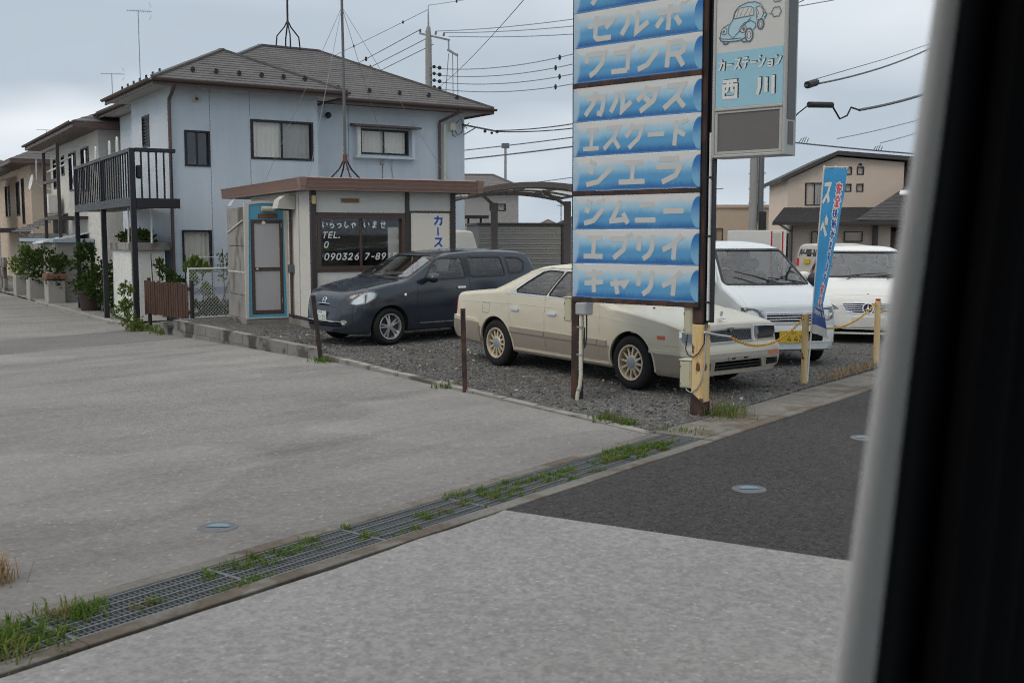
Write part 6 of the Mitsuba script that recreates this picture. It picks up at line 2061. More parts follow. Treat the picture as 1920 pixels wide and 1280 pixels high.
def saloon():
    key = thing('saloon_car', 'cream saloon with gold lower flanks and gold wheels parked behind the blue sign', 'car')
    spec = dict(
        x0=-1.12, x1=3.58, dense=[(-1.12, -.84, 16), (-.3, .8, 24), (1.5, 2.5, 28), (3.25, 3.58, 26)],
        zt=[(-1.12, .50), (-1.10, .60), (-1.06, .635), (-1.02, .655), (-1.0, .80), (-.975, .935), (-.93, .975), (-.6, 1.005), (-.25, 1.025), (-.12, 1.05), (.25, 1.205), (.55, 1.335), (.70, 1.375), (.95, 1.397), (1.25, 1.402),
            (1.5, 1.387), (1.62, 1.36), (1.95, 1.17), (2.22, .985), (2.30, .948), (2.40, .936), (2.8, .888), (3.15, .835), (3.36, .788), (3.415, .768), (3.435, .730), (3.45, .60), (3.47, .555), (3.53, .54), (3.56, .50), (3.58, .42)],
        zs=[(-1.2, .88), (-.9, .90), (-.4, .955), (.3, .985), (1.2, .965), (2.1, .935), (2.5, .885), (3.0, .815), (3.4, .745), (3.6, .5)],
        zb=[(-1.12, .34), (-.9, .30), (-.5, .25), (.3, .225), (2.2, .215), (3.0, .205), (3.4, .20), (3.58, .23)],
        ws=[(-1.12, .68), (-1.04, .745), (-.9, .785), (-.4, .808), (.5, .815), (2.0, .812), (2.8, .80), (3.2, .785), (3.38, .772), (3.46, .762), (3.52, .735), (3.56, .69), (3.58, .64)],
        wb=[(-1.12, .66), (-1.0, .74), (-.6, .775), (.5, .785), (2.2, .785), (3.0, .775), (3.35, .735), (3.5, .69), (3.58, .60)],
        cr=[(-1.12, .03), (-.9, .035), (-.2, .04), (.1, .07), (.5, .07), (1.2, .075), (1.7, .08), (2.1, .09), (2.4, .035), (3.1, .032), (3.4, .028), (3.58, .03)],
        tumble=.60, bulge=.028, n=2.9)
    car = Car(spec, carframe(.44, 15.07, 143.5))
    zone = P_side([(-2, 0), (5, 0), (5, .455), (3.55, .455), (3.3, .462), (2.2, .480), (0.3, .505), (-.5, .52), (-2, .525)], -2, 2)
    head = Polygon([(.40, .580), (.735, .590), (.775, .66), (.765, .720), (.40, .730)])
    headm = Polygon([(-x, z) for x, z in head.exterior.coords])
    grille = Polygon([(-.345, .580), (.345, .580), (.345, .708), (.02, .718), (-.02, .718), (-.345, .708)])
    lower = Polygon([(-.40, .275), (.40, .275), (.38, .375), (-.38, .375)])
    fogR = Polygon([(.46, .29), (.66, .30), (.65, .37), (.46, .37)])
    fogL = Polygon([(-x, z) for x, z in fogR.exterior.coords])
    rdoor = [(.375, .285), (1.075, .285), (1.075, 1.0), (1.245, 1.345), (.95, 1.348), (.78, 1.32), (.245, .985), (.36, .60)]
    fdoor = [(1.085, .285), (2.10, .285), (2.14, .6), (2.12, .94), (2.02, .99), (1.52, 1.345), (1.255, 1.345), (1.085, 1.0)]
    opts = dict(
        paint='m_paint_cream', arch=[(0, .365), (2.67, .365)], R=.315, xmid=1.2, floor=.50, dash=2.02, dashz=.90, fillmax=3.36, xfront=2.6, hood_z=.70, wr=.022, lipz=.24, lipm='m_paint_cream',
        windows=[([(.40, 1.03), (1.065, 1.012), (1.215, 1.30), (.93, 1.312), (.82, 1.292)], 'side', 'm_glass_brown'),
                 ([(1.12, 1.01), (1.96, .985), (1.49, 1.302), (1.265, 1.302)], 'side', 'm_glass_brown'),
                 ([(-.70, .985), (.70, .985), (.53, 1.335), (-.53, 1.335)], 'front', 'm_glass'),
                 ([(-.66, 1.055), (.66, 1.055), (.52, 1.335), (-.52, 1.335)], 'rear', 'm_glass_tint')],
        openings=[('head', head, 'front', .05), ('head', headm, 'front', .05), ('grille', grille, 'front', .05), ('lower', lower, 'front', .05), ('fog', fogR, 'front', .05), ('fog', fogL, 'front', .05)],
        panels=[('rear_door', rdoor, 'side'), ('front_door', fdoor, 'side'),
                ('bonnet', [(2.26, -.70), (2.26, .70), (2.8, .735), (3.39, .70), (3.40, .40), (3.41, 0), (3.40, -.40), (3.39, -.70), (2.8, -.735)], 'top'),
                ('front_bumper', [(-1, .18), (1, .18), (1, .560), (-1, .560)], 'front')],
        low=(zone, 'm_paint_gold'))
    build_car(key, car, opts)
    for p, b in ((head, 1), (headm, -1)):
        lamp(car, key, p, 'headlight', 2.6, lensm='m_glass', refl_m='m_lamp_dull', depth=.045, bulbs=[(3.39, b * .50, .655, .06), (3.375, b * .64, .65, .055)])
    for q in (head, headm):
        on_skin(car, key, 'headlight_bezel', q.buffer(.010) - q, 'front', 'm_chrome', .004, -.01)
    on_skin(car, key, 'grille_surround', grille.buffer(.012, join_style=2) - grille.buffer(-.004), 'front', 'm_steel', .008, -.02)
    bars = [LineString([(y - .04, .57), (y + .04, .73)]).buffer(.0035) for y in np.arange(-.40, .41, .028)] + [LineString([(y + .04, .57), (y - .04, .73)]).buffer(.0035) for y in np.arange(-.40, .41, .028)]
    gm = unary_union(bars).intersection(grille.buffer(.002))
    on_skin(car, key, 'grille_mesh', gm, 'front', 'm_dull_steel', -.004, -.014)
    on_skin(car, key, 'bumper_slats', unary_union([sbox(-.40, z, .40, z + .012) for z in (.30, .335)] + [sbox(s * .56 - .10, z, s * .56 + .10, z + .01) for s in (-1, 1) for z in (.315, .34)]).intersection(unary_union([lower, fogR, fogL])), 'front', 'm_black_plastic', -.004, -.02)
    for q in (fogR, fogL):
        on_skin(car, key, 'fog_surround', q.buffer(.014) - q, 'front', 'm_paint_gold', .006, -.01)
    # bumper relief: ledge under the cream strip, shadow groove
    on_skin(car, key, 'bumper_ledge', sbox(-1, .463, 1, .50), 'front', 'm_paint_cream', .012, -.01, x0=2.98)
    for s in (-1, 1):
        on_skin(car, key, 'front_indicator', sbox(s * .60 - .085, .412, s * .60 + .085, .450), 'front', 'm_amber', .006, -.01, x0=3.2)
    plate = part(key, 'plate_bracket', car.put(bx(3.575, 3.596, -.17, .17, .375, .425, .004)), 'm_paint_gold')
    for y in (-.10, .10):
        part(plate, 'dark_slot_box', car.put(bx(3.59, 3.598, y - .03, y + .03, .392, .410)), 'm_cavity')  # small dark boxes painting the shade of the bracket's slots
    # side mouldings, sill strip, marker, handles, chrome
    for s, yy in ((1, (0, 9)), (-1, (-9, 0))):
        strip = Polygon([(.345, .50), (2.27, .474), (2.27, .540), (.345, .568)]).difference(unary_union([sbox(1.074, .3, 1.086, .8), sbox(2.102, .3, 2.114, .8)]))
        on_skin(car, key, 'side_moulding', strip, 'side', 'm_paint_gold', .018, -.006, y=yy)
        on_skin(car, key, 'sill_strip', Polygon([(.40, .262), (2.28, .252), (2.28, .282), (.40, .292)]), 'side', 'm_paint_cream', .010, -.006, y=yy)
        on_skin(car, key, 'side_marker', rpoly([(3.10, .622), (3.215, .622), (3.21, .665), (3.105, .665)], .012), 'side', 'm_amber', .010, -.006, y=yy)
        quarter = Polygon([(.255, 1.004), (.375, 1.024), (.80, 1.302), (.93, 1.323), (1.50, 1.313), (1.50, 1.322), (.925, 1.334), (.788, 1.314), (.345, 1.030)])
        on_skin(car, key, 'window_chrome', quarter, 'side', 'm_chrome', .006, -.006, y=yy)
        on_skin(car, key, 'belt_chrome', Polygon([(.25, .998), (1.1, .990), (2.0, .966), (2.0, .978), (1.1, 1.004), (.25, 1.016)]), 'side', 'm_chrome', .006, -.006, y=yy)
        on_skin(car, key, 'flank_crease', Polygon([(-.86, .845), (.3, .868), (1.6, .862), (3.0, .742), (3.0, .748), (1.6, .870), (.3, .876), (-.86, .853)]), 'side', 'm_paint_cream', .006, -.006, y=yy)
        for hx, hz in ((.46, .80), (1.235, .79)):
            h = on_skin(car, key, 'door_handle', rpoly([(hx - .085, hz - .02), (hx + .085, hz - .02), (hx + .085, hz + .02), (hx - .085, hz + .02)], .017), 'side', 'm_chrome', .022, -.006, y=yy)
        on_skin(car, key, 'fuel_flap', (lambda q: q - q.buffer(-.004))(rpoly([(-.30, .71), (-.13, .71), (-.13, .85), (-.30, .85)], .015)), 'side', 'm_black_plastic', .0006, -.006, y=yy if s < 0 else (8, 9)) if s < 0 else None
    on_skin(car, key, 'rear_bumper', Polygon([(-1.3, .34), (-.36, .30), (-.385, .56), (-.41, .575), (-1.3, .585)]), 'side', 'm_paint_gold', .030, -.004, y=(-9, 9))
    on_skin(car, key, 'rear_bumper_ledge', Polygon([(-1.3, .586), (-.412, .576), (-.44, .615), (-1.3, .650)]), 'side', 'm_paint_cream', .034, -.004, y=(-9, 9))
    for q in (sbox(-.9, .70, -.28, .87), sbox(.28, .70, .9, .87)):
        part(key, 'tail_light', car.put(car.skin(.005, -.006) ^ P_front(q, -9, -.955)), 'm_red')
    for s in (1, -1):
        mirror(car, key, 1.86, .80, 1.02, s, 'm_paint_cream', (.09, .19, .12))
    wiper(car, key, (2.12, .55, 1.055), (2.26, -.05, 1.01), (2.30, .05, .98))
    wiper(car, key, (2.14, -.05, 1.06), (2.24, -.60, .995), (2.28, -.5, .975))
    # bonnet ornament: a small shield on a base
    orn = part(key, 'bonnet_ornament', car.put(cat([bx(3.26, 3.34, -.035, .035, .822, .834, .004), tube([(3.31, 0, .83), (3.305, 0, .86)], .004), mv(trimesh.creation.torus(.020, .005, 20, 8), np.array([[0, 0, 1, 3.303], [1, 0, 0, 0], [0, 1.3, 0, .885], [0, 0, 0, 1.0]])), bx(3.30, 3.306, -.004, .004, .865, .905)])), 'm_chrome')
    for y in (-.35, .35):
        part(key, 'washer_nozzle', car.put(bx(2.55, 2.575, y - .012, y + .012, .905, .928, .004)), 'm_black_plastic')
    part(key, 'grille_badge', car.put(mv(ext(Polygon([(-.05, .03), (.05, .03), (0, -.03)]), .012), np.array([[0, 0, 1, 3.445], [1, 0, 0, 0], [0, 1, 0, .705], [0, 0, 0, 1.0]]))), 'm_chrome')
    for (x, y) in ((.85, .36), (.85, -.36), (.10, .35), (.10, -.35)):
        part(key, 'seat', car.put(seat_mesh(x + .55 if x > .5 else x + .42, y, .36 if x > .5 else .40, .56)), 'm_seat', 40)
    part(key, 'parcel_shelf', car.put(bx(-.12, .18, -.6, .6, .96, .985, .01)), 'm_seat')
    part(key, 'steering_wheel', car.put(mv(trimesh.creation.torus(.18, .016, 28, 8), np.array([[.45, 0, .89, 1.80], [0, 1, 0, -.36], [-.89, 0, .45, .92], [0, 0, 0, 1.0]]))), 'm_black_plastic')
    part(key, 'red_charm', car.put(mv(trimesh.creation.icosphere(subdivisions=2, radius=.05), np.diag([.5, 1.2, 1.6, 1.0]) + np.array([[0, 0, 0, .86], [0, 0, 0, .1], [0, 0, 0, 1.14], [0, 0, 0, 0]]))), 'm_red')
    rm = rim_mesh(.205, 12, .030, .020, .085, dish=.02, thick=.02)
    capm = lathe([(.001, -.004), (.055, -.005), (.068, -.010), (.070, -.03), (.001, -.03)], 32)
    wheels(car, key, 2.67, .825, .315, .205, .195, 'm_rim_gold', rm, capm, 'm_cap_grey', steer=math.radians(0))
    return car


saloon()


# ---- the dark blue hatchback ------------------------------------------------------------
def hatchback():
    key = thing('hatchback_car', 'dark navy hatchback with large clear headlights and ten-spoke wheels parked beside the office', 'car')
    spec = dict(
        x0=-.75, x1=3.27, dense=[(-.75, -.3, 18), (1.2, 2.4, 26), (2.8, 3.27, 30)],
        zt=[(-.75, .50), (-.74, .80), (-.69, 1.0), (-.58, 1.36), (-.52, 1.42), (-.40, 1.455), (-.1, 1.48), (.4, 1.497), (.8, 1.49), (1.15, 1.468), (1.35, 1.435), (1.46, 1.40), (2.14, 1.075), (2.24, 1.045), (2.35, 1.03), (2.6, .985), (2.85, .93), (3.0, .885), (3.1, .835), (3.16, .78), (3.195, .715), (3.215, .62), (3.24, .54), (3.26, .48), (3.27, .40)],
        zs=[(-.8, .98), (-.5, 1.06), (0, 1.045), (.9, 1.02), (1.8, .99), (2.3, .955), (2.7, .885), (3.0, .77), (3.15, .66), (3.3, .5)],
        zb=[(-.75, .32), (-.5, .25), (0, .22), (2.4, .20), (3.0, .19), (3.27, .23)],
        ws=[(-.75, .66), (-.68, .735), (-.5, .785), (0, .805), (1.5, .81), (2.4, .805), (2.7, .785), (2.9, .745), (3.03, .685), (3.13, .60), (3.21, .48), (3.25, .38), (3.27, .28)],
        wb=[(-.75, .66), (-.5, .76), (0, .78), (2.2, .785), (2.75, .77), (2.95, .72), (3.1, .62), (3.2, .49), (3.27, .30)],
        cr=[(-.75, .03), (-.55, .06), (0, .07), (1.2, .075), (1.6, .08), (2.1, .10), (2.4, .075), (2.8, .07), (3.1, .06), (3.27, .03)],
        tumble=.46, bulge=.030, n=2.5)
    car = Car(spec, carframe(-.56, 19.35, 229.5))
    hl = Polygon([(3.13, .675), (3.09, .75), (2.99, .835), (2.86, .885), (2.74, .875), (2.70, .83), (2.76, .745), (2.90, .672), (3.04, .652)])
    hl = hl.buffer(.02).buffer(-.02)
    smile = Polygon([(-.20, .655), (-.14, .632), (.14, .632), (.20, .655), (.14, .663), (-.14, .663)])
    mouth = Polygon([(-.50, .31), (.50, .31), (.55, .395), (-.55, .395)])
    fd = [(1.93, .30), (.905, .30), (.905, 1.03), (.91, 1.385), (1.50, 1.375), (1.96, 1.01), (1.99, .6)]
    rd = [(.895, .30), (.36, .30), (.18, .62), (-.02, .80), (.02, 1.05), (.05, 1.375), (.90, 1.385), (.895, 1.03)]
    opts = dict(
        paint='m_paint_navy', arch=[(0, .345), (2.49, .345)], R=.30, xmid=1.0, floor=.62, dash=2.0, dashz=.97, fillmax=3.0, xfront=2.6, hood_z=.78, wr=.028, lipz=.22,
        windows=[([(1.83, 1.015), (.975, 1.035), (.975, 1.352), (1.50, 1.338)], 'side', 'm_glass'),
                 ([(.845, 1.04), (.12, 1.05), (.13, 1.345), (.845, 1.355)], 'side', 'm_glass_tint'),
                 ([(.0, 1.07), (-.30, 1.10), (-.38, 1.26), (-.28, 1.325), (.01, 1.345)], 'side', 'm_glass_tint'),
                 ([(-.71, 1.06), (.71, 1.06), (.57, 1.395), (-.57, 1.395)], 'front', 'm_glass')],
        openings=[('head', hl, 'side', .05), ('smile', smile, 'front', .05), ('mouth', mouth, 'front', .05)],
        panels=[('front_door', fd, 'side'), ('rear_door', rd, 'side'),
                ('bonnet', [(2.27, -.68), (2.27, .68), (2.6, .66), (2.95, .50), (3.14, .30), (3.18, 0), (3.14, -.30), (2.95, -.50), (2.6, -.66)], 'top'),
                ('front_bumper', [(-1, .15), (1, .15), (1, .60), (.5, .60), (.35, .61), (-.35, .61), (-.5, .60), (-1, .60)], 'front')])
    opts['trimw'] = .024
    build_car(key, car, opts)
    for s, yy in ((1, (0, 9)), (-1, (-9, 0))):
        on_skin(car, key, 'pillar_trim', sbox(.868, 1.035, .952, 1.358), 'side', 'm_black_plastic', .0018, -.006, y=yy)
        flare = (CYL(2.49, .30, .445, *((.5, 1.2) if s > 0 else (-1.2, -.5))) - CYL(2.49, .30, .362, *((.5, 1.2) if s > 0 else (-1.2, -.5)))) ^ car.skin(.011, -.01) ^ P_side([(1.9, .27), (2.95, .27), (2.95, 1), (1.9, 1)], -2, 2)
        part(key, 'wheel_flare', car.put(flare), 'm_paint_navy')
        lamp(car, key, hl, 'headlight', 2.6, kind='side', side=yy, depth=.05, bulbs=[(3.0, s * .555, .755, .065), (2.915, s * .64, .775, .055)])
        on_skin(car, key, 'sill_chrome', Polygon([(1.93, .318), (.30, .318), (.30, .332), (1.93, .332)]), 'side', 'm_chrome', .008, -.006, y=yy)
        on_skin(car, key, 'fog_lamp', Point(s * .55, .385).buffer(.040) - Point(s * .55, .385).buffer(.026), 'front', 'm_chrome', .014, -.01)
        on_skin(car, key, 'fog_lens', Point(s * .55, .385).buffer(.027), 'front', 'm_lamp_chrome', .004, -.01)
        h = on_skin(car, key, 'door_handle', rpoly([(1.0, .862), (1.17, .862), (1.17, .892), (1.0, .892)], .012), 'side', 'm_chrome', .026, -.004, y=yy)
        on_skin(car, key, 'side_marker', Point(2.21, .80).buffer(.022), 'side', 'm_lamp_chrome', .008, -.006, y=yy)
        mirror(car, key, 1.74, .80, 1.055, s, 'm_paint_navy', (.11, .25, .16))
    on_skin(car, key, 'grille_slats', unary_union([sbox(-.55, z, .55, z + .010) for z in (.33, .355)]).intersection(mouth.buffer(.002)), 'front', 'm_black_plastic', -.006, -.02)
    on_skin(car, key, 'chrome_bar', Polygon([(-.52, .385), (.52, .385), (.52, .402), (-.52, .402)]), 'front', 'm_chrome', .010, -.01)
    on_skin(car, key, 'grille_wing', Polygon([(-.20, .657), (.20, .657), (.15, .668), (-.15, .668)]), 'front', 'm_chrome', .010, -.01)
    # emblem: an oval holding a winged letter shape
    ring = Point(0, 0).buffer(1.0)
    from shapely import affinity
    ov = affinity.scale(ring, .062, .048); wing = unary_union([LineString([(-.05, .02), (-.03, .024), (0, -.014), (.03, .024), (.05, .02)]).buffer(.006), LineString([(-.032, .02), (-.036, -.03)]).buffer(.005), LineString([(.032, .02), (.036, -.03)]).buffer(.005)])
    emb = shift(unary_union([ov - ov.buffer(-.008), wing.intersection(ov)]), 0, .712)
    on_skin(car, key, 'badge', emb, 'front', 'm_chrome', .010, -.01)
    pl = plate_boxes(car, key, 3.275, 0, .465, .33, .165, 'm_plate_white')
    sh = unary_union([shift(glyph('西', .03, .034, .005), -.055, .045), sbox(.0, .048, .012, .075), sbox(.02, .048, .032, .075), sbox(.04, .048, .052, .075)])
    nums = digits('50-25', .07)
    nums.apply_translation((-nums.bounds[:, 0].mean(), -.055, 0))
    part(pl, 'lettering', car.put(mv(nums, np.array([[0, 0, 1, 3.279], [1, 0, 0, 0], [0, 1, 0, .465], [0, 0, 0, 1.0]]))), 'm_plate_green')
    part(pl, 'small_lettering', front_text(car, 3.279, 0, .465, sh), 'm_plate_green')
    wiper(car, key, (2.10, .60, 1.115), (2.28, -.02, 1.05), (2.30, .1, 1.03))
    wiper(car, key, (2.14, .02, 1.12), (2.22, -.55, 1.06), (2.27, -.45, 1.03))
    for (x, y) in ((1.05, .36), (1.05, -.36), (.20, .36), (.20, -.36)):
        part(key, 'seat', car.put(seat_mesh(x, y, .46, .50)), 'm_seat_dark', 40)
    part(key, 'roof_aerial', car.put(tube([(-.35, 0, 1.46), (-.50, 0, 1.52)], .006)), 'm_black_plastic')
    rm = rim_mesh(.205, 5, .034, .024, .050, dish=.03, thick=.02, double=True)
    dark = lathe([(.001, -.052), (.185, -.058), (.185, -.064), (.001, -.064)], 32)  # flat black backing disc behind the spokes, not a cap
    wheels(car, key, 2.49, .815, .30, .205, .185, 'm_rim_silver', rm, dark, 'm_black_plastic', steer=0)


# ---- the white kei wagon ----------------------------------------------------------------
def kei_wagon():
    key = thing('kei_wagon', 'silvery white boxy small wagon with a yellow number plate behind the chain', 'car')
    spec = dict(
        x0=-.43, x1=2.99, dense=[(-.43, -.2, 10), (1.4, 2.4, 24), (2.75, 2.99, 22)],
        zt=[(-.43, .5), (-.42, 1.1), (-.38, 1.55), (-.30, 1.62), (0, 1.645), (.7, 1.655), (1.15, 1.635), (1.42, 1.595), (1.56, 1.54), (2.22, 1.10), (2.30, 1.065), (2.40, 1.04), (2.65, .96), (2.84, .875), (2.91, .835), (2.945, .79), (2.96, .70), (2.965, .56), (2.985, .50), (2.99, .42)],
        zs=[(-.5, 1.0), (.5, 1.03), (1.5, 1.03), (2.2, .99), (2.5, .93), (2.8, .82), (2.95, .72), (3.0, .5)],
        zb=[(-.43, .30), (0, .22), (2.2, .20), (2.8, .20), (2.99, .24)],
        ws=[(-.43, .62), (-.3, .675), (0, .695), (2.2, .70), (2.6, .695), (2.8, .675), (2.9, .65), (2.96, .61), (2.99, .55)],
        wb=[(-.43, .63), (-.2, .67), (0, .68), (2.2, .685), (2.8, .67), (2.93, .63), (2.99, .54)],
        cr=[(-.43, .03), (-.2, .06), (1.4, .07), (2.1, .09), (2.4, .05), (2.8, .045), (2.99, .03)],
        tumble=.34, bulge=.028, n=2.6)
    M = carframe(3.61, 15.07, 168.6) @ trimesh.transformations.translation_matrix((-2.36, 0, 0))
    car = Car(spec, M)
    hl = Polygon([(.36, .625), (.42, .735), (.50, .785), (.665, .80), (.665, .66), (.56, .615)])
    hm = Polygon([(-x, z) for x, z in hl.exterior.coords])
    gr = Polygon([(-.34, .585), (.34, .585), (.34, .725), (-.34, .725)])
    lo = Polygon([(-.47, .345), (.47, .345), (.48, .475), (-.48, .475)])
    fd = [(2.10, .28), (1.20, .28), (1.20, 1.54), (1.48, 1.54), (2.14, 1.04), (2.14, .6)]
    rd = [(1.19, .28), (.36, .28), (.22, .66), (.22, 1.54), (1.19, 1.54)]
    opts = dict(
        paint='m_paint_silver', arch=[(0, .33), (2.36, .33)], R=.28, xmid=.9, floor=.66, dash=2.0, dashz=1.0, fillmax=2.75, xfront=2.5, hood_z=.80, wr=.03, lipz=.22,
        windows=[([(2.02, 1.06), (1.24, 1.06), (1.24, 1.50), (1.46, 1.50)], 'side', 'm_glass_tint'), ([(1.14, 1.06), (.30, 1.06), (.30, 1.50), (1.14, 1.50)], 'side', 'm_glass_tint'),
                 ([(-.63, 1.085), (.63, 1.085), (.50, 1.535), (-.50, 1.535)], 'front', 'm_glass'),
                 ([(-.55, 1.05), (.55, 1.05), (.47, 1.50), (-.47, 1.50)], 'rear', 'm_glass_tint')],
        openings=[('h', hl, 'front', .05), ('h', hm, 'front', .05), ('g', gr, 'front', .05), ('l', lo, 'front', .05)],
        panels=[('front_door', fd, 'side'), ('rear_door', rd, 'side'),
                ('bonnet', [(2.33, -.60), (2.33, .60), (2.92, .60), (2.94, .30), (2.945, 0), (2.94, -.30), (2.92, -.60)], 'top'),
                ('front_bumper', [(-1, .15), (1, .15), (1, .565), (-1, .565)], 'front')])
    build_car(key, car, opts)
    for p, s in ((hl, 1), (hm, -1)):
        lamp(car, key, p, 'headlight', 2.4, depth=.05, bulbs=[(2.90, s * .50, .70, .065), (2.88, s * .60, .71, .05)])
    for z in (.592, .628, .664, .700):
        on_skin(car, key, 'grille_bar', sbox(-.335, z, .335, z + .016), 'front', 'm_paint_silver', -.001, -.02, x0=2.4)
    on_skin(car, key, 'grille_frame', gr.buffer(.014) - gr.buffer(-.004), 'front', 'm_chrome', .005, -.012, x0=2.4)
    on_skin(car, key, 'bumper_bars', unary_union([sbox(-.47, z, .47, z + .010) for z in (.375, .405, .435)]), 'front', 'm_black_plastic', -.006, -.02, x0=2.4)
    on_skin(car, key, 'bumper_lip', sbox(-1, .325, 1, .345), 'front', 'm_paint_silver', .008, -.006, x0=2.7)
    pl = plate_boxes(car, key, 3.002, 0.0, .41, .33, .165, 'm_plate_yellow')
    nums = digits('4 43', .078)
    nums.apply_translation((-.062, -.066, 0))
    small = digits('501', .034); small.apply_translation((-.02, .035, 0))
    Mp = np.array([[0, 0, 1, 3.006], [1, 0, 0, 0], [0, 1, 0, .41], [0, 0, 0, 1.0]])
    part(pl, 'lettering', car.put(mv(nums, Mp)), 'm_ink_black')
    part(pl, 'lettering', car.put(mv(small, Mp)), 'm_ink_black')
    part(pl, 'small_lettering', front_text(car, 3.006, 0, .41, unary_union([shift(glyph('川', .034, .034, .006), -.075, .035), shift(glyph('い', .03, .034, .006), -.14, -.03)])), 'm_ink_black')
    wiper(car, key, (2.06, -.42, 1.245), (2.25, .02, 1.11), (2.30, .20, 1.075))
    wiper(car, key, (2.18, .02, 1.16), (2.24, .55, 1.09), (2.30, .42, 1.07))
    for s in (1, -1):
        mirror(car, key, 1.98, .70, 1.12, s, 'm_black_plastic', (.08, .17, .20))
        on_skin(car, key, 'side_marker', sbox(2.42, .70, 2.47, .735), 'side', 'm_red', .008, -.006, y=(0, 9) if s > 0 else (-9, 0))
        on_skin(car, key, 'name_badge', sbox(2.40, .775, 2.49, .785), 'side', 'm_dull_steel', .005, -.006, y=(0, 9) if s > 0 else (-9, 0))
    for (x, y) in ((1.15, .32), (1.15, -.32), (.3, .32), (.3, -.32)):
        part(key, 'seat', car.put(seat_mesh(x, y, .52, .55, .44)), 'm_seat', 40)
    rm = rim_mesh(.170, 9, .05, .03, .05, dish=.02, thick=.02)
    wheels(car, key, 2.36, .705, .28, .17, .16, 'm_rim_silver', rm, None, None)


